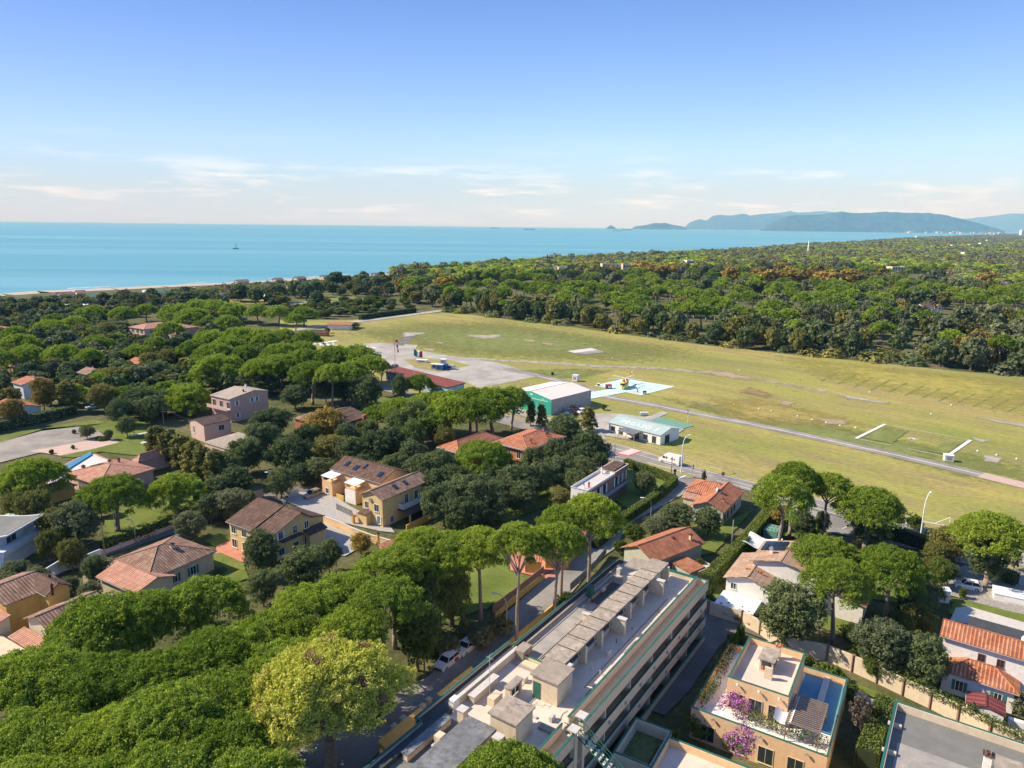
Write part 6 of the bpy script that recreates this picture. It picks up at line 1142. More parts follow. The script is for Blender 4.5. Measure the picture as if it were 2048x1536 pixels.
m = MB(); m.slab([(-9.3, -.1, 4.3), (-8.3, -.1, 4.3), (-8.3, .1, 4.3), (-9.3, .1, 4.3)], .9); m.build('tail_fin', MT['carred'], e); m = MB(); m.box(-7.9, -7.1, -1.6, 1.6, 2.25, 2.32); m.build('tail_plane', MT['yellowpaint'], e)
m = MB(); m.loft([oval(*s) for s in ((2.0, .3, 2.7, 2.9), (1.2, .65, 2.7, 3.4), (-.6, .75, 2.7, 3.6), (-2.4, .5, 2.6, 3.2))]); m.build('engine_cowling', MT['carred'], e, True)
m = MB(); m.loft([oval(4.15, .57, 1.35, 1.85), oval(3.35, .92, 1.45, 2.42), oval(2.6, 1.08, 1.6, 2.5)]); m.build('cockpit_glass', MT['glass'], e, True)
for s in (-1, 1):
    m = MB(); m.box(-1.3, .3, s*1.15-.02, s*1.15+.02, 1.6, 2.4); m.box(.6, 1.8, s*1.14-.02, s*1.14+.02, 1.6, 2.4); m.build('side_window', MT['glass'], e); m = MB(); m.box(-2.2, 2.6, s*1.13-.03, s*1.13+.03, 1.15, 1.3); m.build('dark_stripe', MT['cardark'], e)
for x, y in ((3.2, 0), (-1.6, .95), (-1.6, -.95)): m = MB(); m.tube([(x, y, .3), (x, y, .8)], .08, 6); m.ring((x, y-.12, .28), (x, y+.12, .28), .28, .28, 10); m.build('wheel', MT['black'], e)
m = MB(); m.ring((.3, 0, 3.4), (.3, 0, 4.1), .25, .18, 8); ho2 = m.build('rotor_mast', MT['carred'], e)
for k in range(5):
    t = 2*math.pi*k/5+.35; dx, dy = math.cos(t), math.sin(t); nx, ny = -dy*.2, dx*.2; m = MB(); m.slab([(.3+dx*.3-nx, dy*.3-ny, 4.05), (.3+dx*6.9-nx, dy*6.9-ny, 3.85), (.3+dx*6.9+nx, dy*6.9+ny, 3.85), (.3+dx*.3+nx, dy*.3+ny, 4.05)], .05); m.build('rotor_blade', MT['bluewhite'], e)
m = MB(); [m.tube([(-8.8, .28, 4.0), (-8.8+math.cos(t)*1.3, .28, 4.0+math.sin(t)*1.3)], .07, 4) for t in (.8, 2.37, 3.94, 5.5)]; m.build('tail_rotor', MT['canvas'], e)
# aeroplanes
def plane_(label, px, rz, s=1):
    q = P(*px); e = empty('light_aircraft', (q.x, q.y, 0), rz, label, 'aeroplane'); e.scale = (s, s, s); m = MB(); m.loft([oval(*v) for v in ((3.4, .15, 1.0, 1.3), (2.8, .5, .6, 1.6), (1.0, .6, .5, 2.0), (-1.0, .5, .7, 1.9), (-4.5, .12, 1.2, 1.5))]); m.build('fuselage', MT['canvas'], e, True)
    m = MB(); m.slab([(-.2, -5.6, 2.2), (1.3, -5.6, 2.2), (1.3, 5.6, 2.2), (-.2, 5.6, 2.2)], .16); m.build('wing', MT['canvas'], e); m = MB(); m.slab([(-4.7, -1.8, 1.5), (-3.9, -1.8, 1.5), (-3.9, 1.8, 1.5), (-4.7, 1.8, 1.5)], .08); m.build('tail_plane', MT['canvas'], e)
    m = MB(); m.prism([(-4.8, -.05), (-3.7, -.05), (-3.7, .05), (-4.8, .05)], 1.3, 3.0); m.build('tail_fin', MT['bluewhite'], e); m = MB(); m.box(.4, 2.0, -.58, .58, 1.5, 1.95); m.build('cabin_glass', MT['glass'], e)
    m = MB(); [m.ring((x, y-.08, .22), (x, y+.08, .22), .22, .22, 8) for x, y in ((2.6, 0), (.2, 1.1), (.2, -1.1))]; m.tube([(.3, 1.1, .3), (.5, .4, .8)], .05, 4); m.tube([(.3, -1.1, .3), (.5, -.4, .8)], .05, 4); m.tube([(2.6, 0, .3), (2.6, 0, .8)], .05, 4); m.build('landing_gear', MT['black'], e)
plane_('white light aircraft beside the pines at the apron edge, left one', (652, 697), 2.5, 1.35); plane_('small white aircraft half hidden by pines near the windsock', (730, 704), 1.2, 1.1)
# ================================================================ lamps, poles, signs
def street_lamp(px, h, arm, label, group=None, mat='steel', r=.09, cobra=True):
    q = P(*px); e = empty('street_lamp', (q.x, q.y, 0), 0, label, 'street lamp', group); m = MB(); ax, ay = arm
    if cobra: m.tube([(0, 0, -.1), (0, 0, h*.72), (ax*.15, ay*.15, h*.88), (ax*.5, ay*.5, h*.97), (ax, ay, h)], [r*1.3, r, r*.8, r*.7, r*.6], 6)
    else: m.tube([(0, 0, -.1), (0, 0, h)], [r*1.2, r], 6); m.tube([(0, 0, h*.93), (ax, ay, h)], .04, 4)
    m.build('post', MT[mat], e); m = MB(); v = Vector((ax, ay, 0)).normalized(); n = Vector((-v.y, v.x, 0))*.16; c = Vector((ax, ay, h)); m.slab([tuple(c-n+v*-.1), tuple(c-n+v*.75), tuple(c+n+v*.75), tuple(c+n+v*-.1)], .14); m.build('lamp_head', MT['canvas'], e); return e
street_lamp((1362, 946), 9.6, (1.6, 1.2), 'tall white street lamp on the road island behind the van', None, 'canvas', .11)
street_lamp((1840, 1078), 9.3, (1.5, 1.4), 'tall white street lamp beside the parking lane on the right', None, 'canvas', .11)
street_lamp((1013, 1272), 6.8, (-1.6, .4), 'grey street lamp on the shaded street above the two white cars'); street_lamp((771, 1463), 5.0, (-.4, .4), 'dark street lamp under the yellow green pine', None, 'steel', .07)
street_lamp((1177, 1142), 7, (-1.7, .3), 'street lamp between the forked pine trunks', None, 'bluewhite'); street_lamp((1301, 1037), 4.6, (-1.6, .2), 'street lamp leaning over the hedge of the side street', None, 'steel', .06)
street_lamp((272, 1086), 4.6, (-1.0, .5), 'street lamp on the street behind the brown hipped villa', None, 'steel', .08); street_lamp((1073, 838), 6.5, (1.6, .3), 'curved street lamp in front of the green hangar doors', None, 'steel', .07)
def pole(px, h, label, name='utility_pole', cat='pole', mat='wood', r=.13, cross=0, top=None):
    q = P(*px); e = empty(name, (q.x, q.y, 0), 0, label, cat); m = MB(); m.tube([(0, 0, -.1), (0, 0, h)], [r, r*.7], 7); m.build('shaft', MT[mat], e)
    if cross: m = MB(); m.tube([(-cross, .1, h-.35), (cross*.3, 0, h-.35)], .05, 4); m.build('crossarm', MT['steel'], e)
    return e
p1 = pole((554, 998), 6.9, 'wooden pole with lamp arm beside the courtyard gate', cross=1.8); m = MB(); m.tube([(0, 0, 5.6), (-1.7, -.3, 6.4)], .05, 4); m.slab([(-2.2, -.5, 6.45), (-1.6, -.5, 6.45), (-1.6, -.15, 6.45), (-2.2, -.15, 6.45)], .12); m.build('lamp_arm', MT['canvas'], p1)
pole((328, 850), 5.9, 'dark wooden pole on the lawn left of the pink houses', r=.16); pole((211, 1114), 6.6, 'thin wooden pole at the end of the mural wall', r=.09); pole((849, 1347), 6.6, 'brown wooden pole beside the two parked white cars', r=.12); pole((1167, 1090), 6, 'grey pole beside the red roofed shelter', r=.09)
pole((1342, 956), 5.4, 'wooden pole at the hedge corner by the junction', r=.12); pole((1463, 1090), 5.2, 'plain pale grey pole in the garden by the tall hedge', mat='steel', r=.12); pole((1403, 963), 3.2, 'dark thin pole beside the small cypress', mat='cardark', r=.07); pole((232, 1076), 5, 'slim pale birch like post on the pink villa lawn', mat='canvas', r=.06)
pole((1229, 917), 4.0, 'dark blue post beside the red crossing', mat='cardark', r=.08); pole((1615, 516), 36, 'tall thin white mast rising from the far wood', 'radio_mast', 'mast', 'canvas', 2.0); pole((1094, 546), 24, 'dark narrow chimney stack rising from the far wood', 'chimney_stack', 'chimney', 'tiledark', 1.2)
def sign(px, h, label, build): q = P(*px); e = empty('road_sign', (q.x, q.y, 0), 0, label, 'road sign'); m = MB(); m.tube([(0, 0, 0), (0, 0, h)], .05, 5); m.build('post', MT['steel'], e); build(e, h)
def noentry(e, h): m = MB(); m.ring((0, -.06, h-.4), (0, -.1, h-.4), .45, .45, 16); p = m.build('disc', MT['signred'], e); m = MB(); m.box(-.32, .32, -.13, -.1, h-.48, h-.32); m.build('white_bar', MT['white'], p); m = MB(); m.box(-.3, .3, -.1, -.06, h-1.15, h-.95); m.build('plate', MT['white'], e)
def backsign(e, h): m = MB(); m.ring((0, -.08, h-.35), (0, -.05, h-.35), .4, .4, 14); m.build('disc', MT['cardark'], e); m = MB(); m.box(-.25, .25, -.08, -.05, h-1.4, h-.8); m.build('plate', MT['cardark'], e)
def whitesign(e, h): m = MB(); m.box(-1.1, -.1, -.08, -.04, h-.5, h-.25); m.build('plate', MT['white'], e); m = MB(); m.box(.0, .3, -.08, -.04, h-1.3, h-.1); m.build('plate', MT['steel'], e)
sign((1444, 973), 3.6, 'red no entry sign on the far edge of the road junction', noentry); sign((1349, 957), 2.4, 'dark backed round sign beside the wooden pole at the junction', backsign); sign((1383, 968), 5.0, 'white direction sign on a tall thin post in the junction', whitesign)
# cables
def cable(name, label, a, b, sag=.8, r=.03):
    m = MB(); n = 10; A_ = Vector(a); B2 = Vector(b); m.tube([tuple(A_.lerp(B2, k/n)-Vector((0, 0, sag*4*(k/n)*(1-k/n)))) for k in range(n+1)], r, 4); tag(m.build(name, MT['cardark']), label, 'cable')
cable('overhead_cable', 'overhead cable from the courtyard pole down to the left trees', P3(553, 948, 6.6), P3(497, 978, 5.0)); cable('overhead_cable', 'overhead cable from the courtyard pole across to the terraced house', P3(554, 947, 6.6), P3(680, 905, 6.0)); cable('overhead_cable', 'pale overhead cable from the lawn pole to the small pink house', P3(328, 815, 5.7), P3(378, 838, 5.2), .5, .05); cable('overhead_cable', 'overhead cable along the back street from the mural wall to the lamp', P3(208, 1065, 6), P3(264, 1046, 4.6)); cable('overhead_cable', 'overhead cable from the mural wall pole toward the left edge', P3(208, 1068, 6), P3(60, 1130, 5))
# flag and windsock
q = P(829, 775); e = empty('flagpole', (q.x, q.y, 0), R_(-8), 'white flagpole flying the green white and red flag over the blue building', 'flagpole'); m = MB(); m.tube([(0, 0, 0), (0, 0, 15)], [.1, .06], 6); m.build('pole', MT['canvas'], e); N_ = 12
for i, mt in enumerate(('flaggreen', 'canvas', 'carred')):
    m = MB(); f_ = lambda s, t: (s*3.3, .35*math.sin(s*6+t)*s, 14.9-t*2.5-s*1.15-.25*math.sin(s*5))
    for k in range(4):
        s0, s1 = (i+k/4)/3, (i+(k+1)/4)/3
        for j in range(4): m.poly([f_(s0, (j+1)/4), f_(s1, (j+1)/4), f_(s1, j/4), f_(s0, j/4)])
    o = m.build('flag_stripe', MT[mt], e, True); md = o.modifiers.new('s', 'SOLIDIFY'); md.thickness = .03
q = P(791, 765); e = empty('windsock', (q.x, q.y, 0), 0, 'red and white windsock hanging limp on its tall mast', 'windsock'); m = MB(); m.tube([(0, 0, 0), (0, 0, 17.3)], .12, 5); m.tube([(0, 0, 17), (.7, 0, 17)], .05, 4); m.build('mast', MT['tilesalmon'], e)
for k in range(5): m = MB(); m.ring((.75+k*.12, 0, 16.9-k*1.0), (.87+k*.12, 0, 15.9-k*1.0), .48-k*.05, .43-k*.05, 10); m.build('sock_band', MT['carred' if k % 2 == 0 else 'canvas'], e)
q = P(1375, 845); e = empty('windsock', (q.x, q.y, 0), 0, 'small pink and white windsock beside the dark green pad', 'windsock'); m = MB(); m.tube([(0, 0, 0), (0, 0, 4.2)], .06, 5); m.build('mast', MT['canvas'], e)
for k in range(3): m = MB(); m.ring((-.2-k*.05, 0, 4.2-k*.5), (-.25-k*.05, 0, 3.7-k*.5), .25-k*.04, .21-k*.04, 8); m.build('sock_band', MT['carred' if k % 2 == 0 else 'canvas'], e)
# airfield bits
def crate(name, label, px, s, mats, cat, rz=0, group=None):
    q = P(*px); e = empty(name, (q.x, q.y, 0), rz, label, cat, group); x, y, z = s; m = MB(); m.box(-x/2, x/2, -y/2, y/2, .12, z); m.build('casing', MT[mats[0]], e); m = MB(); m.slab([(-x/2-.08, -y/2-.08, z+.1), (x/2+.08, -y/2-.08, z+.1), (x/2+.08, y/2+.08, z+.16), (-x/2-.08, y/2+.08, z+.16)], .1); m.build('lid', MT[mats[1]], e)
    m = MB(); m.box(-x*.3, x*.3, -y/2-.03, -y/2, z*.3, z*.8); m.build('door', MT[mats[2]], e); m = MB(); [m.box(a*x*.4-.08, a*x*.4+.08, c*y*.4-.08, c*y*.4+.08, 0, .12) for a in (-1, 1) for c in (-1, 1)]; m.build('feet', MT['black'], e); return e
crate('equipment_cabinet', 'small white cabinet beside the path to the turquoise helipad', (1151, 762), (2.2, 2, 2.4), ('whitewall', 'bluewhite', 'greyconc'), 'cabinet', -.5); crate('equipment_cabinet', 'white box by the corner of the grass helipad', (1896, 922), (2.2, 1.6, 1.7), ('whitewall', 'whitewall', 'greyconc'), 'cabinet', -.3)
crate('ground_trolley', 'dark and orange ground power trolley on the turquoise helipad', (1217, 777.5), (2.0, 1.4, 1.6), ('cardark', 'carred', 'canvas'), 'trolley', .4); crate('extinguisher_box', 'small red box at the left corner of the turquoise helipad', (1197, 772), (.9, .7, .9), ('carred', 'canvas', 'cardark'), 'box'); crate('extinguisher_box', 'small dark box at the lower corner of the turquoise helipad', (1289, 788), (1.2, .8, 1.0), ('cardark', 'cardark', 'canvas'), 'box')
crate('fuel_container', 'bright blue fuel container on the apron, left of the pair', (880, 740), (3, 2.2, 2.4), ('blue', 'bluewhite', 'cardark'), 'container', -.3); crate('fuel_container', 'darker blue fuel container on the apron, right of the pair', (889, 738.5), (2.6, 2.2, 2.2), ('blue', 'cardark', 'cardark'), 'container', -.3); crate('white_container', 'tall white container behind the blue fuel containers', (887, 733), (2.6, 1.8, 3.2), ('whitewall', 'whitewall', 'greyconc'), 'container', -.2); crate('tank_unit', 'grey tank unit left of the blue containers', (869, 737), (2.6, 2.2, 2.0), ('steel', 'canvas', 'cardark'), 'tank'); crate('tank_unit', 'long grey tank unit right of the blue containers', (899, 738), (4, 2, 1.7), ('steel', 'steel', 'cardark'), 'tank', -.3); crate('covered_trailer', 'white covered trailer on the grass island', (844, 724.5), (5, 2, 1.1), ('canvas', 'canvas', 'greyconc'), 'trailer', -.2)
crate('sign_board', 'low white sign board on the grass by the forecourt', (1288, 831), (2.6, .5, 1.0), ('white', 'white', 'white'), 'sign'); crate('barrier_block', 'black block marker on the grass left of the hangar', (1105, 750), (1.0, .8, 1.0), ('black', 'black', 'black'), 'marker'); crate('locker', 'pale blue locker in the hedge gap beside the white hatchback', (1906, 1152), (1.4, .8, 1.8), ('bluewhite', 'bluewhite', 'greyconc'), 'locker'); crate('gate_wall', 'white gate wall at the right edge of the stone drive', (2035, 1205), (7, 3, 1.4), ('whitewall', 'canvas', 'white'), 'wall', -.5)
def marker(px, col, group):
    q = P(*px); m = MB(); m.ring((0, 0, 0), (0, 0, .4), .24, .07, 10); m.ring((0, 0, -.02), (0, 0, .05), .32, .32, 10); o = m.build('airfield_marker', MT[col]); o.location = (q.x, q.y, .12); tag(o, {'yellowpaint': 'small yellow cone marker on the airfield grass', 'white': 'small white cone marker on the airfield grass', 'flaggreen': 'small green cone marker on the airfield grass'}[col], 'marker', group)
for p_ in ((796, 671), (812, 679), (784, 679), (777, 686), (802, 686), (965, 712), (1057, 727), (1160, 725), (1160, 733), (1191, 694), (1201, 692.5), (1275, 708), (1290, 729), (1371, 723.5), (1468, 810), (1518, 819), (1240, 694)): marker(p_, 'yellowpaint', 'yellow airfield markers')
for p_ in ((1225, 717), (1478, 741), (1518, 818), (1542, 823), (1595, 833), (1624, 840), (1652, 846), (1680, 852), (1711, 856.5), (1739, 785), (1902, 811), (1862, 829), (1955, 903), (1993, 911), (2033, 919)): marker(p_, 'white', 'white airfield markers')
for p_ in ((1600, 760), (1552, 774), (1695, 799), (1195, 693.5)): marker(p_, 'flaggreen', 'green airfield markers')
# roadside wire fence
fp = [(1230, 884), (1282, 897), (1330, 911), (1368, 924), (1444, 945), (1510, 960), (1648, 996), (1726, 1018), (1798, 1036), (1863, 1054), (1941, 1076), (2048, 1102)]
e = empty('wire_fence', tuple(P3(*fp[0])), 0, 'thin wire fence with pale posts between the road and the airfield', 'fence'); o = P(*fp[0]); wires = MB(); pts = []
for a, b in zip(fp, fp[1:]):
    A_, B2 = P(*a)-o, P(*b)-o; n = max(1, round((B2-A_).length/3.4)); pts += [A_.lerp(B2, k/n) for k in range(n)]
for p_ in pts: m = MB(); m.tube([(p_.x, p_.y, 0), (p_.x, p_.y, 1.7)], .045, 4); m.build('post', MT['concretepale'], e)
for z in (.5, 1.0, 1.6): wires.tube([(p_.x, p_.y, z) for p_ in pts], .012, 3)
wires.build('wires', MT['steel'], e)
q = P(1885, 1062); e = empty('road_barrier', (q.x, q.y, 0), -.5, 'white tubular barrier frame beside the airfield fence', 'barrier'); m = MB(); m.tube([(-4, 0, 0), (-4, 0, 1.3), (4, 0, 1.3), (4, 0, 0)], .08, 5); m.tube([(1, 0, 1.3), (1, 0, 3.2), (-1.6, 0, 1.3)], .06, 5); m.build('frame', MT['canvas'], e)
# ================================================================ walls and hedges
def boundary(label, pts, z, mat, **k): return pxwall('boundary_wall', label, pts, z, .25, mat, **k)
def topts(pts, z): 
    out = []
    for p in pts:
        q = P(p[0], p[1], z); d = Vector((q.x, q.y, -CH)); w_ = d.dot(_F); out.append((1024+CF*d.dot(_R)/w_, 768-CF*d.dot(_U)/w_))
    return out
boundary('long beige boundary wall with dark joints on the right of the yellow block', topts([(1418, 1202), (1485, 1222), (1522, 1241), (1568, 1272), (1657, 1290), (1708, 1311), (1758, 1333), (1810, 1357), (1865, 1382), (1921, 1410), (1984, 1443), (2060, 1475)], 2.5), 2.5, 'beige', pil=5.2, pilmat='brownwall')
boundary('low ochre street wall topped by a dark screen, left side of the street', [(990, 1236), (1088, 1158)], .9, 'ochre'); 
e = pxwall('garden_screen', 'dark brown screen fence standing on the ochre street wall', [(985, 1237), (1087, 1155)], 2.2, .1, 'brownwall', z0=.92)
boundary('ochre street wall with dark fence beyond the gatehouse', [(1126, 1141), (1168, 1095)], 2.2, 'ochre'); boundary('ochre wall along the building side of the street', [(1109, 1219), (1037, 1279), (948, 1352)], 1.1, 'ochre'); boundary('ochre wall running out of the picture at the bottom', topts([(760, 1515), (700, 1560)], 1.5), 1.5, 'ochre')
pxwall('railing', 'grey railing with beige pillars on the low street wall', [(1140, 1187), (1158, 1171), (1190, 1140), (1212, 1112)], 1.9, .08, 'silver', pil=5.5, pilmat='cream', z0=.5)
for i, (x, y) in enumerate(((858, 1398), (845, 1411), (807, 1436), (789, 1452))):
    q = P(x, y, 1.9); e = empty('gate_pillar', (q.x, q.y, 0), R_(55), 'capped pillar by the shaded street, ' + ('farthest of four', 'second farthest of four', 'second nearest of four', 'nearest of four')[i], 'pillar', 'street pillars'); m = MB(); m.box(-.3, .3, -.3, .3, 0, 1.9); m.build('shaft', MT['beige'], e); m = MB(); m.box(-.38, .38, -.38, .38, 1.9, 2.0); m.loft([[(-.38, -.38, 2.0), (.38, -.38, 2.0), (.38, .38, 2.0), (-.38, .38, 2.0)], [(-.05, -.05, 2.2), (.05, -.05, 2.2), (.05, .05, 2.2), (-.05, .05, 2.2)]]); m.build('cap', MT['concretepale'], e)
b = Bld('gatehouse', 'ochre gatehouse with brown tiled roof beside the red court', (1091, 1138), (1122, 1142), 0, 'gatehouse', rz=R_(-6)); b.shed(-.4, 4.4, -.3, 4.2, 2.3, 3.0, 'tilebrown', 'ochre', .35); b.shed(-3.6, -.6, -2.2, -.4, 2.2, 2.4, 'tileorange', 'ochre', .1)
b = Bld('carport', 'crimson roofed shelter beside the street behind the tall pines', (1148.5, 1062), None, 2.6, 'shelter', rz=0); b.prism('roof', [b.loc(*p, 2.6) for p in ((1143, 1052), (1150, 1047), (1186, 1061), (1161, 1078), (1146, 1074))], 2.6, 2.7, 'crimson'); b.prism('wall', [b.loc(*p, 2.6) for p in ((1150, 1054), (1152, 1051), (1180, 1061), (1161, 1073))], 0, 2.6, 'brownwall')
e = pxwall('mural_wall', 'pale grey wall with painted mural panels on the back street', topts([(91, 1137), (118, 1121), (150, 1110), (165, 1112), (200, 1098)], 2.4), 2.4, .25, 'bluewhite'); 
def wallpart(e, name, pts, z0, z, th, mat):
    a, c = [P(*p)-Vector((e.location.x, e.location.y)) for p in pts]; d = (c-a).normalized(); n = Vector((-d.y, d.x))*th/2; m = MB(); m.prism([tuple(a-n), tuple(c-n), tuple(c+n), tuple(a+n)], z0, z); m.build(name, MT[mat], e)
wallpart(e, 'mural_panel', topts([(94, 1136.5), (116, 1123)], 2.2), .3, 2.1, .34, 'pink'); wallpart(e, 'mural_panel', topts([(173, 1109.5), (196, 1100.5)], 2.2), .3, 2.1, .34, 'skyblue')
boundary('pink street wall with brick red panels below the pink villa hedge', [(204, 1112), (345, 1058)], 1.0, 'palepink', pil=3.4, pz=1.15); boundary('short pink wall section at the courtyard entrance', [(500, 1002), (527, 994)], 1.9, 'palepink'); pxwall('gate', 'silver barred sliding gate at the courtyard entrance', [(577, 998), (598, 990)], 1.6, .08, 'steel', z0=.2); pxwall('gate', 'pale blue and brass railing gate in front of the terraced house', [(673, 1020), (705, 1035)], 1.5, .08, 'silver', z0=.2)
def hedge(label, pts, w_, h, size=.22, dens=60, mat='hedge', top=False, seed=3):
    if top: pts = topts(pts, h)
    q = [P(*p) for p in pts]; o = q[0]; rng = np.random.default_rng(seed); e = empty('hedge', (o.x, o.y, 0), 0, label, 'hedge'); core = MB(); PS = []; NS = []
    for a, b in zip(q, q[1:]):
        a = a-o; b = b-o; d = (b-a); L_ = d.length; d = d/L_; n = Vector((-d.y, d.x)); hw = w_/2
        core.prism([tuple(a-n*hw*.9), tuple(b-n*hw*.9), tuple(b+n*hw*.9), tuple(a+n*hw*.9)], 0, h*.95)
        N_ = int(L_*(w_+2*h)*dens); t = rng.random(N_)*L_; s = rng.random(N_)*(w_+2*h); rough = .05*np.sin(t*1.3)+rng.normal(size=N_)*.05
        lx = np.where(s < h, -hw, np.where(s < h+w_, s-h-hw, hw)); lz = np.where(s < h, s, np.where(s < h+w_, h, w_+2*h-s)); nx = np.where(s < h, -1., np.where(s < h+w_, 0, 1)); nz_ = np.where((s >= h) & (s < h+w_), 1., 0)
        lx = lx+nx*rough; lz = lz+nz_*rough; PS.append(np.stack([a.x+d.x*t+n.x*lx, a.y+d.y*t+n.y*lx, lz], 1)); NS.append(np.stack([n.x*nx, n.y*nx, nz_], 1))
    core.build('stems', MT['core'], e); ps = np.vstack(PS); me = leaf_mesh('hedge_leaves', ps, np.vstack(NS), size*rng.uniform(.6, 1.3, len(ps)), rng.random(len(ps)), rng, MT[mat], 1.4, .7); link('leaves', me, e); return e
hedge('clipped bright hedge round the garden at the road junction', [(1250, 933), (1300, 950), (1350, 969), (1325, 992), (1277, 1026), (1240, 1052), (1214, 1076), (1188, 1098)], 1.6, 2.1)
hedge('tall long clipped hedge beside the white villa', [(1412, 1150), (1460, 1103), (1500, 1062), (1545, 1013)], 1.8, 3.4, top=True, seed=4); hedge('thick yellow green hedge left of the grey felt roof', [(1774, 1392), (1758, 1430), (1735, 1500)], 2.2, 3.2, top=True, mat='bush', seed=5)
hedge('dark hedge in shade along the parking lane', [(1765, 1075), (1800, 1083), (1850, 1100)], 2, 2.8, seed=6, mat='oak'); hedge('dark hedge behind the lone pine and stone drive', [(1968, 1152), (2000, 1160), (2032, 1172)], 2, 2.2, seed=7, mat='oak'); hedge('rough hedge above the pink street wall', [(205, 1106), (280, 1080), (345, 1054)], 1.6, 1.9, seed=8, dens=20, size=.35)
hedge('dark hedge along the road to the sea', [(720, 640), (760, 634), (830, 625)], 3, 3.2, seed=9, dens=9, size=.6, mat='oak'); hedge('dark boundary hedge behind the gravel yard', [(-40, 872), (0, 863), (80, 845), (150, 828)], 2.5, 3, seed=10, dens=10, size=.5, mat='oak'); hedge('low hedge strip under the boundary wall by the lane', [(1425, 1212), (1470, 1235), (1508, 1258)], 1.8, 1.0, seed=11); hedge('yellow flowering hedge beside the grey felt roof', [(1930, 1445), (1975, 1462), (2050, 1500)], 1.8, 1.4, seed=12, mat='reed')
climber('ivy', 'bright ivy trailing along the top of the boundary wall, right part', [(bp(1800+k*12, 1350+k*5.9, 2.6), (.8, .6, .45), 0) for k in range(22)], 420, .22, ['bush', 'gold'], 21, 'ivy')
# ================================================================ palms, ships, beach houses, town
rngp = random.Random(5)
fr = MB()
for k in range(16):
    t = k*2.4; L_ = 2.1; pt = [(0, 0, 0), (math.cos(t)*L_*.5, math.sin(t)*L_*.5, .6-.5*(k % 3)), (math.cos(t)*L_, math.sin(t)*L_, .1-1.2*(k % 3)*.6)]
    for a, b in zip(pt, pt[1:]): a = Vector(a); b = Vector(b); n = Vector((-math.sin(t), math.cos(t), 0))*.3; fr.poly([tuple(a-n), tuple(b-n), tuple(b+n), tuple(a+n)])
fo = fr.build('fronds', MT['oak']); fme = fo.data; bpy.data.objects.remove(fo); at = fme.attributes.new('tint', 'FLOAT', 'FACE'); at.data.foreach_set('value', [.3]*len(fme.polygons))
tb = MB(); tb.tube([(0, 0, 0), (0, 0, 1)], [.3, .22], 6); to_ = tb.build('t', MT['bark']); tme = to_.data; bpy.data.objects.remove(to_)
for i, (x, y, h_) in enumerate(((833, 536, 8), (884, 543, 11), (898, 538, 12), (915, 536, 12), (1245, 519, 16), (1327, 512, 17), (1332, 510, 19), (1355, 514, 16), (1364, 512, 18), (1378, 514, 16), (262, 598, 6))):
    q = P(x, y, h_); e = empty('palm_tree', (q.x, q.y, 0), i, 'palm tree standing above the coastal trees against the sea', 'palm tree', 'palms by the sea'); a = link('crown', fme, e); a.location = (0, 0, h_-.5); a.scale = (1.5, 1.5, 1.5); b2 = link('trunk', tme, e); b2.scale = (1, 1, h_-.5)
def ship(px, L_, label, sail=False):
    q = P(*px); e = empty('sailing_boat' if sail else 'cargo_ship', (q.x, q.y, -.7), 0, label, 'sailing boat' if sail else 'ship')
    if sail:
        m = MB(); m.loft([[(x, -w_, 0), (x, w_, 0), (x, w_*1.2, 1.6), (x, -w_*1.2, 1.6)] for x, w_ in ((-7, .2), (-4, 1.6), (3, 2), (7.5, 1.5))]); m.build('hull', MT['cardark'], e); m = MB(); m.tube([(0, 0, 1), (0, 0, 17)], .15, 5); m.build('mast', MT['canvas'], e); m = MB(); m.slab([(-.3, -.05, 2.2), (4.5, -.05, 2.2), (4.5, .05, 2.2), (-.3, .05, 2.2)], .1)
        m.loft([[(.2, -.06, 2.4), (4.2, -.06, 2.4), (4.2, .06, 2.4), (.2, .06, 2.4)], [(.2, -.05, 16), (.4, -.05, 16), (.4, .05, 16), (.2, .05, 16)]]); m.build('sail', MT['canvas'], e); return
    m = MB(); h = L_*.05; m.loft([[(x*L_, -w_*L_, 0), (x*L_, w_*L_, 0), (x*L_, w_*L_*1.05, h*zz_), (x*L_, -w_*L_*1.05, h*zz_)] for x, w_, zz_ in ((-.5, .05, 1.2), (-.45, .075, 1), (.4, .075, 1), (.5, .01, 1.5))]); m.build('hull', MT['cardark'], e); m = MB(); m.box(-.46*L_, -.38*L_, -.06*L_, .06*L_, h, h*2.6); m.box(-.45*L_, -.42*L_, -.02*L_, .02*L_, h*2.6, h*3.4); m.build('bridge', MT['concretepale'], e); m = MB(); [m.box(x*L_-.02*L_, x*L_+.03*L_, -.05*L_, .05*L_, h, h*1.3) for x in (-.3, -.18, -.06, .06, .18, .3)]; m.build('hatches', MT['greyconc'], e)
ship((471, 497), 14, 'small sailing boat with one white sail on the near sea', True)
for p_, L_, lb in (((168, 445.5), 260, 'dark cargo ship on the horizon at far left'), ((990, 457), 200, 'faint cargo ship on the horizon in the middle'), ((1059, 459.3), 190, 'dark cargo ship nearest to the coast in the middle of the sea'), ((1234, 461), 150, 'low barge left of the long one below the island'), ((1254, 460), 230, 'long low barge below the little island'), ((1364, 459.5), 150, 'small ship in front of the far headland')): ship(p_, L_, lb)
nb = 0; cps = [(x, y) for x, y in coast if x >= 0]; acc = []
for i in range(len(cps)-1):
    a, b = P(*cps[i]), P(*cps[i+1])
    if a.y > 1500: break
    n = max(1, int((b-a).length/26)); acc += [(a.lerp(b, k/n), (b-a).normalized()) for k in range(n)]
BL = {'tileterra': 'bathing establishment cabin row with brown tiled roof behind the beach', 'tileorange': 'bathing establishment cabin row with red tiled roof behind the beach', 'canvas': 'bathing establishment cabin row with flat white roof behind the beach'}
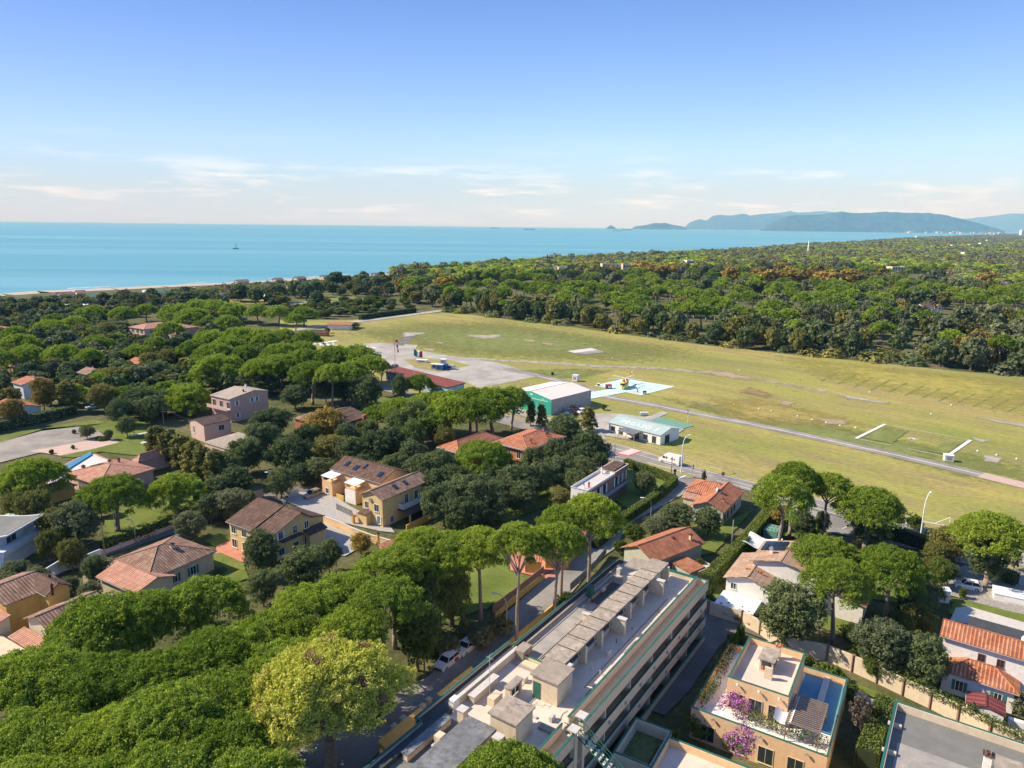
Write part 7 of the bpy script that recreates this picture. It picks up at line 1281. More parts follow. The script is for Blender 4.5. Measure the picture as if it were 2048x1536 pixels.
for k, (p_, d) in enumerate(acc):
    if rngp.random() < .1 or p_.y < 600: continue
    n = Vector((d.y, -d.x)); off = rngp.uniform(40, 52)+(40 if p_.x < -330 else 0); q = p_+n*off; rf = rngp.choice(['tileterra', 'tileterra', 'tileorange', 'canvas']); L_ = rngp.uniform(7, 13)
    b = Bld('beach_house', BL[rf], (0, 600), None, 0, 'beach house', 'bathing establishments behind the beach: ' + {'tileterra': 'brown', 'tileorange': 'red', 'canvas': 'white'}[rf], rz=math.atan2(d.y, d.x)); b.e.location = (q.x, q.y, 0)
    if rf == 'canvas': b.flat(0, L_, 0, 7, 2.9, .3, 'canvas', 'whitewall')
    else: b.gable(0, L_, 0, 8, 3.4, 5.2, rf, rngp.choice(['whitewall', 'cream', 'palepink']), 'x')
    b.wall(1, L_-1, -.06, -.02 if rf == 'canvas' else .4, 1.0, 2.4, 'glass', 'window')
for i, (x, y, s) in enumerate(((173, 592, 1), (298, 583, 1))):
    b = Bld('beach_pavilion', 'green roofed beach pavilion, ' + ('left of two, over the white entrance' if i == 0 else 'right of two, on a single column'), (x-9, y+4), None, 3, 'pavilion', rz=.1); b.hip(0, 16, 0, 12, 3.6, 5.6, 'teal', 'whitewall', ov=1.5)
b = Bld('low_building', 'long white low building near the beach, left', (92, 611), None, 3, 'building', rz=-.02); b.flat(0, 26, 0, 10, 3.2, .3, 'canvas', 'whitewall'); b = Bld('low_building', 'white low building with dark openings near the beach, right', (432, 590), None, 3, 'building', rz=-.02); b.flat(0, 20, 0, 10, 3.4, .3, 'tiledark', 'whitewall'); [b.wall(1.5+k*3, 3+k*3, -.05, 0, .8, 2.4, 'glass', 'window') for k in range(6)]
b = Bld('house', 'small cream house with arches between the poplars', (526, 592), None, 5, 'house', rz=0); b.gable(0, 10, 0, 8, 4.4, 6, 'canvas', 'cream', 'x'); b = Bld('house', 'house with pale red roof peeking out behind the poplars', (566, 580), None, 5, 'house', rz=0); b.gable(0, 8, 0, 8, 6, 7.5, 'tilesalmon', 'cream', 'x'); b.win('F', (0, 8, 0, 8), 3, 3, 1.2, 1.3, None)
rt = random.Random(9)
rc = random.Random(31)
for k in range(95):
    x = rt.uniform(1830, 2060) if k < 60 else rt.uniform(1770, 1960); D = rt.uniform(6500, 13500) if k < 60 else rt.uniform(17000, 19000)
    t = D; X = t*(x-1024)/CF*1.03; s = D/CF; w_ = rt.uniform(4, 11)*s; h_ = rt.uniform(1.6, 3.4)*s
    if k < 60 and X < P(1985, 467.5).x*.98*D/P(1985, 467.5).y: continue
    m = MB(); m.box(-w_/2, w_/2, -w_*.2, w_*.2, 0, h_); m.box(-w_*.2, w_*.15, -w_*.1, w_*.1, h_, h_*1.25); o = m.build('distant_building', MT[rt.choice(['whitewall', 'cream', 'palepink', 'concretepale'])]); o.location = (X, D, 0); tag(o, 'pale building of the distant town below the hills', 'building', 'distant town')
m = MB(); s = 9000/CF; m.box(-3.5*s, 3.5*s, -3*s, 3*s, 0, 12.5*s); m.box(-1.5*s, 1.5*s, -1*s, 1*s, 12.5*s, 13.4*s); o = m.build('tower_block', MT['whitewall']); o.location = (9000*(1993-1024)/CF*1.025, 9000, 0); tag(o, 'white tower block standing above the distant town', 'tower block')
m = MB(); 
for i, (x0, x1, d0) in enumerate(((1760, 1905, 20500), (1880, 2040, 19500))): pass
sheet('far_shore', [((1560-1024)/CF*1.03*22000, 21800), ((1800-1024)/CF*1.03*20000, 19300), ((1900-1024)/CF*1.03*18500, 17200), (12500, 16500), (12500, 24500), (8500, 23500)], MT['ground'], z=.6, world=True)
b = Bld('pier', (0, 0) and 'pinkish pier building reaching into the sea at the far shore', (1800, 478.5), None, 2, 'pier', rz=.1); b.flat(0, 210, 0, 30, 6, 2, 'tilesalmon', 'palepink'); b.wall(120, 200, 5, 25, 6.2, 22, 'whitewall', 'hall')
# small clutter on the long roof
for k in range(46):
    x = rc.uniform(4, 62); y = rc.choice([rc.uniform(-12.4, -8.6), rc.uniform(-5.2, -2.2)]) if x < 33 else rc.uniform(-11.3, -2.2)
    t_ = rc.random(); h_ = rc.uniform(.15, .6)
    if t_ < .4: m = MB(); m.tube([(x, y, 9.4), (x, y, 9.4+h_), (x+.12, y, 9.5+h_)], .06, 6); m.build('vent_pipe', MT[rc.choice(['steel', 'concretepale', 'tiledark'])], A.e)
    elif t_ < .6: m = MB(); m.box(x, x+.8, y, y+.35, 9.4, 9.95); m.ring((x+.4, y-.01, 9.68), (x+.4, y-.04, 9.68), .2, .2, 8); m.build('air_conditioner', MT['concretepale'], A.e)
    else:
        L2 = rc.uniform(1, 4); m = MB(); m.tube([(x, y, 9.45), (x+L2*.5, y+rc.uniform(-.2, .2), 9.45), (x+L2, y, 9.45)], .035, 4); m.build('roof_pipe', MT[rc.choice(['black', 'steel'])], A.e)
for x0, x1, y in ((6, 31, -12.2), (6, 31, -10.2), (8, 32, -3.2)): m = MB(); m.tube([(x0, y, 9.43), (x1, y, 9.43)], .03, 4); m.build('roof_cable', MT['tiledark'], A.e)
for k in range(10): m = MB(); x = 6.5+k*2.6; m.box(x, x+.06, -8.12, -5.43, 12.02, 12.06); m.build('roof_seam', MT['tiledark'], A.e)
print('part 6 ok')
# ---------------------------------------------------------------- trees placed one by one: kind, cx, cy, width (photo px), height (m)
def T(kd, rows, label, group=None):
    for r in rows: tree_px(kd, r[0], r[1], r[2], r[3], label if len(r) < 5 else r[4], group if len(r) < 5 else None)
# tall umbrella pines along the side street
T('pine_near', [
 (1109, 1070, 120, 18.5, 'tall umbrella pine with a bent side branch in front of the red court'),
 (1036, 1066, 108, 19.5, 'tallest umbrella pine with twin twisted trunks beside the yellow street wall'),
 (1184, 1012, 130, 19, 'large umbrella pine with forked trunk above the side street'),
 (1126, 1030, 100, 18, 'umbrella pine behind the forked street pine, left half of the double crown'),
 (962, 1078, 124, 16, 'umbrella pine over the lawn behind the red court'),
 (902, 1090, 130, 15, 'umbrella pine at the end of the wood, above the lawn'),
 (1568, 975, 124, 16, 'tall umbrella pine beside the green covered shed, nearest of the roadside three'),
 (1592, 942, 92, 15.5, 'umbrella pine half hidden behind the tall roadside pine by the shed'),
 (1660, 962, 90, 13.5, 'umbrella pine with straight dark trunk between the two larger roadside pines'),
 (1742, 998, 132, 12.5, 'broad umbrella pine with leaning trunk beside the parking lane'),
 (1990, 1052, 142, 13.5, 'lone umbrella pine above the white parked hatchback'),
 (1655, 1096, 122, 12, 'umbrella pine over the white villa roof with blue solar panels'),
 (1680, 1146, 132, 13, 'front umbrella pine with trunk in front of the white villa'),
 (1786, 1120, 138, 12.5, 'umbrella pine at the right end of the white villa'),
 (226, 974, 128, 11.5, 'umbrella pine with one tall thin trunk on the lawn of the pink villa'),
 (350, 970, 120, 8.5, 'spreading low umbrella pine with slanting trunk beside the pink villa'),
 (60, 942, 128, 10, 'many stemmed umbrella pine beside the swimming pool'),
 (966, 905, 126, 10.5, 'umbrella pine growing in front of the brick red apartment house'),
 (1020, 1548, 230, 15.5, 'bright umbrella pine crown rising at the bottom edge over the flat roofs'),
 (372, 786, 102, 9.5, 'round full umbrella pine left of the pink house with grey roof'),
 (437, 728, 110, 13, 'umbrella pine with wide branching trunk behind the pink house'),
 (839, 760, 62, 7.6, 'small crooked umbrella pine in front of the long blue building')], None)
T('pine_yellow', [(650, 1345, 300, 17.5, 'yellow green umbrella pine with brown dead tufts beside the parked cars')], '')
T('pine_near', [(205, 1236, 225, 12.5), (292, 1215, 150, 12), (402, 1190, 172, 12)], 'umbrella pine between the brown roofed houses and the dense pine wood', 'pines behind the wood')
T('pine_wood', [(60, 1345, 200, 15), (180, 1350, 210, 15), (300, 1335, 200, 15), (420, 1295, 190, 15), (525, 1240, 170, 15), (612, 1205, 150, 15), (695, 1160, 140, 15), (690, 1240, 150, 15), (785, 1112, 135, 15.5), (845, 1075, 110, 15), (770, 1195, 150, 15),
 (440, 1375, 200, 15), (330, 1425, 210, 15.5), (205, 1445, 230, 15.5), (60, 1455, 230, 15), (450, 1465, 215, 15), (330, 1525, 240, 15.5), (180, 1555, 260, 15.5), (40, 1565, 260, 15.5), (-90, 1370, 200, 15), (-110, 1480, 220, 15), (560, 1320, 190, 14), (480, 1560, 240, 15)], 'umbrella pine in the dense bright green pine wood', 'pines of the dense near wood')
T('soft_near', [(838, 1180, 120, 13), (880, 1130, 110, 13), (835, 1255, 110, 11), (905, 1190, 80, 9)], 'loose grey green pine at the edge of the near pine wood', 'loose pines at the wood edge')
# pines of the middle distance
T('pine_mid', [(386, 690, 62, 13), (420, 674, 78, 13), (480, 670, 90, 13), (522, 667, 62, 13), (455, 688, 90, 13), (430, 702, 92, 13), (487, 702, 66, 12), (512, 728, 62, 12), (530, 676, 60, 13), (566, 670, 70, 13), (612, 672, 62, 13)], 'umbrella pine in the row behind the pale pink villa', 'pines behind the pale villa')
T('pine_mid', [(562, 700, 82, 14), (602, 694, 66, 14), (606, 714, 92, 15), (662, 708, 92, 15), (712, 706, 92, 15), (742, 722, 70, 15), (622, 737, 86, 15), (662, 740, 72, 15), (702, 738, 82, 15), (760, 728, 44, 13), (520, 730, 72, 13), (560, 722, 80, 14)], 'tall umbrella pine in the group left of the long blue building', 'pines by the blue building')
T('pine_mid', [(755, 822, 68, 8), (800, 808, 76, 11), (848, 802, 84, 12), (905, 812, 104, 13), (985, 797, 112, 14), (940, 790, 84, 14), (1024, 788, 74, 13), (875, 826, 80, 11), (955, 815, 96, 13), (890, 795, 76, 13)], 'umbrella pine in the row in front of the green and white hangar', 'pines in front of the hangar')
T('pine_mid', [(190, 686, 84, 11), (124, 703, 82, 11), (178, 705, 48, 11), (36, 683, 86, 11), (52, 703, 74, 11), (4, 708, 44, 11), (100, 652, 72, 11), (30, 662, 52, 11), (148, 642, 56, 11), (106, 637, 52, 11), (184, 622, 64, 11), (245, 622, 52, 11), (290, 616, 48, 11), (312, 682, 48, 10), (338, 655, 62, 10.5), (272, 698, 52, 9), (352, 620, 72, 12), (385, 628, 72, 12), (395, 610, 62, 12), (430, 614, 82, 12), (466, 617, 66, 12), (515, 618, 52, 12), (556, 620, 52, 12), (607, 622, 54, 12), (590, 635, 42, 10), (455, 640, 60, 11)], 'umbrella pine among the villas on the far left', 'pines among the left villas')
T('soft_near', [(836, 838, 82, 12), (823, 873, 56, 10), (792, 852, 52, 10)], 'pale feathery pine behind the terraced yellow house', 'feathery pines')
# broad leaved trees
T('oak_near', [(942, 986, 112, 10), (886, 1002, 84, 9), (1030, 962, 96, 8.5), (1076, 955, 72, 8), (1112, 942, 76, 8), (1176, 897, 92, 10.5), (1132, 862, 72, 10), (1156, 925, 60, 8), (880, 932, 58, 9), (1198, 930, 44, 8), (985, 958, 50, 7.5), (1004, 975, 55, 7)], 'dark evergreen tree in the garden below the brick red apartment house', 'evergreens below the red apartments')
T('oak_near', [(1580, 1218, 128, 10, 'large dark evergreen in front of the white villa'), (1855, 1318, 88, 8, 'lighter evergreen tree beside the orange roofed villa'), (1977, 1112, 72, 9, 'brownish evergreen behind the trunk of the lone pine'), (1745, 1058, 84, 6, 'dark evergreen under the broad roadside pine'), (1607, 1047, 56, 5.5, 'dark shrub tree under the roadside pines'), (1645, 1042, 32, 5, 'small dark tree on the edge of the parking lane'), (1828, 1205, 74, 6, 'dark round tree behind the tool cabinet'),
 (522, 1098, 74, 8.5, 'dark tree in front of the brown roofed yellow house'), (607, 1130, 98, 7.5, 'broad dark tree at the foot of the yellow house driveway'), (656, 1108, 54, 6, 'dark shrubby tree beside the shaded driveway'), (525, 1172, 66, 6, 'dark shrub tree at the upper edge of the near wood'), (655, 1180, 50, 6, 'grey dark tree touching the near wood'), (190, 1137, 50, 5, 'round trimmed tree beside the mural wall'), (1355, 1034, 70, 6, 'flowering dark tree beside the terracotta villa'), (1418, 1042, 54, 6, 'flowering dark tree against the pale villa wall'), (1290, 964, 50, 5.5, 'dark garden tree inside the hedge by the road'),
 (732, 778, 66, 12, 'tall dark evergreen left of the blue building'), (800, 772, 34, 10, 'narrow dark evergreen in front of the blue building'), (535, 762, 62, 9, 'dark evergreen right of the pink house')], None)
T('oak_near', [(540, 842, 86, 9), (577, 905, 98, 9), (492, 905, 76, 9), (472, 962, 68, 8), (752, 892, 72, 9), (700, 900, 60, 8), (720, 935, 70, 7), (845, 940, 70, 8), (640, 935, 60, 6), (600, 945, 50, 5), (495, 1000, 40, 5), (790, 930, 60, 7)], 'dark evergreen tree between the pink house and the yellow terraced house', 'evergreens between the houses')
T('oak_near', [(276, 800, 84, 9), (242, 822, 52, 8), (310, 742, 52, 9), (500, 762, 52, 8), (650, 770, 50, 10), (690, 780, 50, 9), (590, 790, 60, 8), (620, 765, 50, 8), (300, 815, 60, 8), (330, 800, 50, 8), (252, 850, 40, 6)], 'dark evergreen tree behind the gravel yard', 'evergreens behind the gravel yard')
T('olive_near', [(226, 756, 72, 9), (205, 792, 56, 9), (345, 717, 62, 9), (300, 720, 50, 8), (70, 1016, 78, 8), (880, 862, 52, 8), (1122, 994, 52, 5), (1895, 1086, 82, 7), (210, 660, 50, 9), (165, 660, 44, 8), (660, 895, 80, 8), (890, 880, 45, 8)], 'olive brown leafy tree among the gardens', 'olive brown garden trees')
T('grey_near', [(155, 1042, 92, 8.5), (30, 1150, 74, 5), (75, 1160, 56, 5), (135, 1172, 44, 4), (178, 1186, 46, 4), (380, 1048, 62, 5.5), (460, 1003, 82, 6.5), (1765, 1286, 112, 8.5), (1835, 1172, 76, 6), (115, 736, 52, 8), (470, 748, 42, 8), (430, 755, 46, 8), (1316, 1054, 62, 4), (15, 1172, 60, 5), (110, 1190, 50, 4), (130, 720, 50, 8)], 'grey green leafy tree in a villa garden', 'grey green garden trees')
T('grey_near', [(402, 987, 40, 4.5, 'small olive tree on the lawn by the pink villa'), (173, 862, 30, 4, 'small grey tree on the lawn beyond the gravel yard'), (217, 868, 18, 3.2, 'small bent olive tree on the lawn')], None)
T('gold_near', [(652, 846, 82, 10, 'golden yellow tree in front of the brown house'), (22, 822, 52, 8, 'yellowing tree in front of the white houses'), (85, 785, 46, 11, 'brown gold tree beside the white houses'), (1565, 1030, 46, 5.5, 'yellow green small tree under the roadside pines'), (722, 1085, 46, 4, 'small autumn coloured tree beside the yellow chimney')], None)
T('bush_near', [(1268, 1064, 42, 4), (1240, 1092, 30, 3), (1885, 1142, 54, 5.5), (130, 1075, 44, 5), (1400, 1130, 22, 3), (1715, 1310, 40, 3), (1540, 1035, 24, 3), (1130, 1205, 44, 3.5), (770, 905, 40, 5), (1745, 1330, 40, 3.5)], 'bright green garden tree', 'bright green garden trees')
T('column', [(312, 885, 42, 9), (338, 893, 42, 9), (360, 903, 42, 9.5), (384, 917, 44, 9.5), (405, 928, 44, 9.5), (427, 938, 42, 9), (135, 790, 42, 10)], 'tall brownish green tree in the close planted row by the pink villa', 'row of close planted trees')
T('cone', [(1062, 829, 22, 8), (1084, 834, 26, 7.5), (1178, 840, 36, 7.5)], 'conical brown green tree beside the hangar', 'conical trees by the hangar')
T('bare_near', [(1722, 1430, 52, 6, 'leafless purple grey shrub beside the yellow flat roofed block'), (1147, 822, 30, 5, 'thin leafless tree in front of the hangar wall'), (15, 978, 44, 6, 'half bare tree behind the pool'), (2030, 1118, 30, 4, 'bare branching tree on the road verge')], None)
T('shrub', [(1207, 815, 12, 1.8, 'single round bush on the grass beside the hangar'), (148, 864, 9, 1.2, 'potted green bush on the gravel yard'), (103, 904, 10, 1.2, 'dark potted bush at the corner of the pink yard'), (146, 895, 8, 1.2, 'brown potted bush in the middle of the pink yard'), (205, 877, 30, 1.0, 'heap of cut branches on the yard'),
 (1830, 1047, 34, 3, 'grey green bush on the field edge by the street lamp'), (1408, 955, 9, 3.0, 'narrow small cypress by the road corner'), (1620, 1078, 60, 2.5, 'low green bush bed below the roadside pines'), (1925, 1188, 16, 2, 'spiky palm like bush beside the stone drive'), (1712, 1015, 46, 2, 'scrub at the field edge behind the pines')], None)
T('oak_near', [(700, 649, 40, 3.4, 'dark spreading bush leaning on the red roofed shed'), (655, 660, 12, 3, 'small dark conifer beside the old hut')], None)
T('shrub', [(1455, 1480, 30, 2.5), (1400, 1452, 58, 3), (1530, 1475, 60, 1.6), (1590, 1490, 60, 1.6), (1660, 1350, 60, 2), (1690, 1380, 50, 2.6), (1640, 1345, 40, 1.8), (1745, 1440, 30, 4), (1340, 1475, 40, 2), (1420, 1205, 40, 2), (1450, 1220, 40, 2), (1480, 1232, 36, 2), (1500, 1240, 30, 2), (1610, 1320, 30, 1.5), (1480, 1285, 24, 5), (1462, 1298, 26, 4.5), (1450, 1315, 20, 4), (1700, 1265, 40, 2.5), (1560, 1300, 40, 2)], 'leafy green shrub around the yellow flat roofed block', 'shrubs around the yellow block')
T('shrubgrey', [(930, 1260, 24, 4), (1000, 1250, 50, 3), (960, 1275, 60, 3), (895, 1290, 50, 3), (870, 1270, 40, 3), (850, 1290, 50, 3), (560, 1050, 20, 1.5), (440, 1140, 24, 1), (1945, 1430, 26, 3), (2040, 1410, 40, 3)], 'dark garden shrub in the shade beside the street', 'shrubs beside the street')
T('oak_near', [(520, 872, 72, 9), (455, 935, 62, 8), (437, 978, 60, 7), (560, 962, 60, 7), (612, 872, 60, 8), (690, 872, 52, 8), (735, 862, 52, 8), (782, 882, 62, 9), (822, 908, 62, 8), (420, 1012, 50, 6)], 'dark evergreen in the thicket behind the houses', 'thicket evergreens')
T('oak_near', [(905, 962, 72, 8), (868, 968, 62, 8), (925, 1024, 84, 8), (985, 1012, 72, 7), (1046, 988, 62, 7), (1062, 922, 52, 8), (1150, 962, 52, 7), (1168, 938, 52, 8), (1112, 908, 52, 9)], 'dark evergreen in the park below the red apartments', 'park evergreens')
T('olive_near', [(30, 1006, 62, 6), (112, 1046, 62, 7), (96, 1088, 50, 6), (142, 1106, 50, 6), (200, 1012, 40, 4), (1880, 1112, 62, 6), (1840, 1236, 62, 5), (1802, 1252, 60, 5), (1862, 1182, 50, 5)], 'olive green garden tree near the villas', 'olive green villa trees')
# ---- wood beyond the airfield, golden planes and front row
T('gold_far', [(1287, 538, 50, 20), (1310, 545, 50, 19), (1332, 543, 54, 20), (1461, 550, 34, 19), (1515, 552, 42, 19), (1540, 556, 38, 18), (1575, 552, 44, 19), (1590, 556, 48, 19), (1630, 552, 40, 20), (1650, 558, 46, 19), (1665, 562, 40, 18), (1700, 554, 48, 18), (1975, 562, 48, 19), (1930, 700, 44, 13), (1960, 685, 44, 13), (1985, 705, 30, 12), (890, 568, 48, 15), (802, 570, 32, 14), (1322, 578, 22, 10), (1800, 615, 36, 10), (1735, 515, 26, 14), (1785, 505, 26, 14), (1560, 535, 40, 14)], 'golden autumn plane tree in the wood beyond the airfield', 'golden planes in the far wood')
T('oak_far', [(480, 584, 36, 13), (510, 588, 32, 13), (555, 585, 42, 13), (590, 576, 32, 14), (612, 580, 36, 14), (632, 576, 30, 13), (672, 556, 32, 14), (722, 560, 34, 13), (635, 595, 26, 12)], 'poplar like dark tree in the row near the beach houses', 'trees near the beach houses')
def inside(x, y, poly):
    c = False; n = len(poly)
    for i in range(n):
        (x0, y0), (x1, y1) = poly[i], poly[(i+1) % n]
        if (y0 > y) != (y1 > y) and x < (x1-x0)*(y-y0)/(y1-y0)+x0: c = not c
    return c
KEEP = []      # world polygons kept free of random trees
def keep(pts, z=0): KEEP.append([tuple(P(p[0], p[1], z)) for p in pts])
keep(field); keep([(245, 700), (400, 700), (400, 650), (245, 650)]); keep([(0, 585), (150, 578), (420, 566), (640, 553), (900, 540), (900, 549), (640, 563), (420, 580), (150, 600), (0, 610)])
keep([(570, 612), (720, 606), (715, 597), (570, 600)]); keep([(160, 605), (330, 590), (330, 578), (150, 590)])
keep([(430, 708), (500, 683), (620, 664), (800, 640), (895, 626), (888, 616), (620, 648), (500, 667), (420, 696)])
for o_ in list(C.objects):
    if o_.name.split('.')[0] in ('road', 'side_street', 'gravel_yard', 'courtyard', 'back_street', 'driveway', 'car_park', 'forecourt', 'clearing', 'parking_lane', 'lane') and o_.type == 'MESH' and len(o_.data.polygons):
        for f_ in o_.data.polygons: KEEP.append([tuple(o_.data.vertices[v].co.xy) for v in f_.vertices])
GRID = {}
bpy.context.view_layer.update()
def _block():
    for o_ in list(C.objects):
        if o_.type != 'MESH' or not o_.parent or o_.name.split('.')[0] not in ('wall', 'roof') or o_.parent.name.startswith('distant'): continue
        M_ = o_.parent.matrix_world; xs = [v.co.x for v in o_.data.vertices]; ys = [v.co.y for v in o_.data.vertices]; x0, x1, y0, y1 = min(xs), max(xs), min(ys), max(ys)
        if (M_ @ Vector((x0, y0, 0))).y > 1500: continue
        nx, ny = max(1, int((x1-x0)/3)), max(1, int((y1-y0)/3))
        for i in range(nx+1):
            for j in range(ny+1): p = M_ @ Vector((x0+(x1-x0)*i/nx, y0+(y1-y0)*j/ny, 0)); GRID.setdefault((int(p.x//12), int(p.y//12)), []).append((p.x, p.y, 2.6))
_block()
def gadd(x, y, r): GRID.setdefault((int(x//12), int(y//12)), []).append((x, y, r))
for q in placed: gadd(*q)
KB = []
def kept(x, y):
    if not KB: KB.extend((min(p[0] for p in q), max(p[0] for p in q), min(p[1] for p in q), max(p[1] for p in q), q) for q in KEEP)
    for a, b, c, d, q in KB:
        if a <= x <= b and c <= y <= d and inside(x, y, q): return True
    return False
def free(x, y, r, k=.75):
    gx, gy = int(x//12), int(y//12)
    for i in range(-1, 2):
        for j in range(-1, 2):
            for (a, b, c) in GRID.get((gx+i, gy+j), ()):
                if (a-x)**2+(b-y)**2 < ((c+r)*k)**2: return False
    return True
def fill(polypx, n, mix, label_by, group_by, wr=(8, 13), hr=(9, 14), seed=1, k=.72, suffix='_far'):
    """scatter single trees in a region given in photo pixels on the ground"""
    rng = random.Random(seed); poly = [tuple(P(*p)) for p in polypx]; xs = [p[0] for p in poly]; ys = [p[1] for p in poly]; m = 0; tries = 0
    while m < n and tries < n*60:
        tries += 1; x = rng.uniform(min(xs), max(xs)); y = rng.uniform(min(ys), max(ys))
        if not inside(x, y, poly) or kept(x, y): continue
        nv = mnoise.noise(Vector((x*.014, y*.014, 3.3)))+.35*mnoise.noise(Vector((x*.05, y*.05, 1.3)))
        kd = rng.choices([q[0] for q in mix], [q[1]*(math.exp(3.2*nv) if q[0] == 'pine' else (math.exp(-1.2*nv) if q[0] != 'oak' else 1)) for q in mix])[0]; w_ = rng.uniform(*wr); h_ = rng.uniform(*hr)
        if kd == 'pine': w_ *= 1.15; h_ *= 1.05
        elif kd in ('grey', 'bare'): h_ *= rng.uniform(.9, 1.3); w_ *= rng.uniform(.8, 1.35)
        if not free(x, y, w_/2, k): continue
        put_tree(kd+suffix, x, y, w_, h_, label_by[kd], group_by[kd]); gadd(x, y, w_/2); m += 1
    return m
LB = {'pine': 'flat topped umbrella pine in the wood beyond the airfield', 'oak': 'dark evergreen tree in the wood beyond the airfield', 'grey': 'grey green leafy tree in the wood beyond the airfield', 'olive': 'brownish green tree in the wood beyond the airfield', 'bare': 'bare greyish tree in the wood beyond the airfield', 'gold': 'golden autumn plane tree in the wood beyond the airfield'}
GB = {'pine': 'far wood pines', 'oak': 'far wood evergreens', 'grey': 'far wood grey green trees', 'olive': 'far wood brownish trees', 'bare': 'far wood bare trees', 'gold': 'golden planes in the far wood'}
front = [(885, 624), (950, 629), (1030, 640), (1130, 651), (1250, 668), (1400, 688), (1600, 710), (1750, 724), (1900, 740), (2048, 753), (2300, 780), (2300, 750), (2048, 735), (1900, 723), (1750, 708), (1600, 695), (1400, 675), (1250, 657), (1130, 641), (1030, 630), (950, 620), (900, 616)]
fill(front, 80, [('oak', 6), ('pine', 1), ('olive', 4), ('grey', 1)], LB, GB, (7, 12), (9, 15), 3, .5)
wood1 = [(880, 620), (1000, 631), (1250, 655), (1450, 678), (1500, 660), (1700, 640), (1900, 640), (2100, 650), (2150, 610), (1900, 590), (1500, 590), (1300, 590), (1050, 590), (900, 600)]
fill(wood1, 190, [('pine', 9), ('oak', 2), ('grey', 1), ('olive', 1)], LB, GB, (10, 15), (13, 16), 4, .62)
fill([(1450, 680), (1600, 694), (1900, 722), (2300, 750), (2300, 660), (2050, 645), (1700, 640), (1500, 660)], 120, [('pine', 3), ('oak', 4), ('grey', 5), ('olive', 4), ('bare', 2)], LB, GB, (9, 14), (10, 15), 5, .62)
wood2 = [(760, 600), (885, 618), (1000, 600), (1400, 592), (2150, 600), (2150, 560), (1700, 545), (1300, 555), (1000, 565), (850, 575)]
fill(wood2, 150, [('pine', 6), ('oak', 2), ('grey', 5), ('olive', 3), ('bare', 1.5), ('gold', .5)], LB, GB, (11, 16), (12, 16), 6, .66)
LB2 = {k_: v.replace('in the wood beyond the airfield', 'in the scrub near the beach') for k_, v in LB.items()}; GB2 = {k_: v.replace('far wood', 'beach scrub') for k_, v in GB.items()}
fill([(640, 590), (760, 600), (880, 620), (860, 565), (800, 560), (700, 568)], 60, [('oak', 3), ('grey', 3), ('olive', 4), ('bare', 1)], LB2, GB2, (8, 13), (7, 12), 7, .62)
fill([(-40, 660), (200, 650), (420, 612), (560, 612), (640, 600), (560, 590), (420, 592), (200, 602), (-40, 620)], 120, [('oak', 4), ('grey', 3), ('olive', 3), ('bare', 1)], LB2, GB2, (6, 11), (5, 9), 8, .66)
fill([(560, 650), (640, 640), (860, 616), (760, 600), (640, 612), (560, 625)], 60, [('bush', 3), ('olive', 3), ('oak', 2)], dict(LB2, bush='green scrub tree beside the road to the sea'), dict(GB2, bush='scrub by the sea road'), (5, 9), (3.5, 6), 9, .6)
LB3 = {k_: v.replace('in the wood beyond the airfield', 'among the gardens left of the airfield') for k_, v in LB.items()}; GB3 = {k_: v.replace('far wood', 'left garden') for k_, v in GB.items()}; LB3['bush'] = 'green leafy tree among the gardens left of the airfield'; GB3['bush'] = 'left garden trees'
fill([(-60, 860), (0, 855), (180, 820), (330, 835), (420, 790), (600, 800), (640, 790), (740, 770), (640, 740), (520, 700), (430, 705), (430, 650), (200, 652), (-60, 665)], 240, [('oak', 6), ('grey', 3), ('olive', 3), ('pine', 1.2), ('bush', 1)], LB3, GB3, (6, 9.5), (5.5, 8.5), 10, .6)
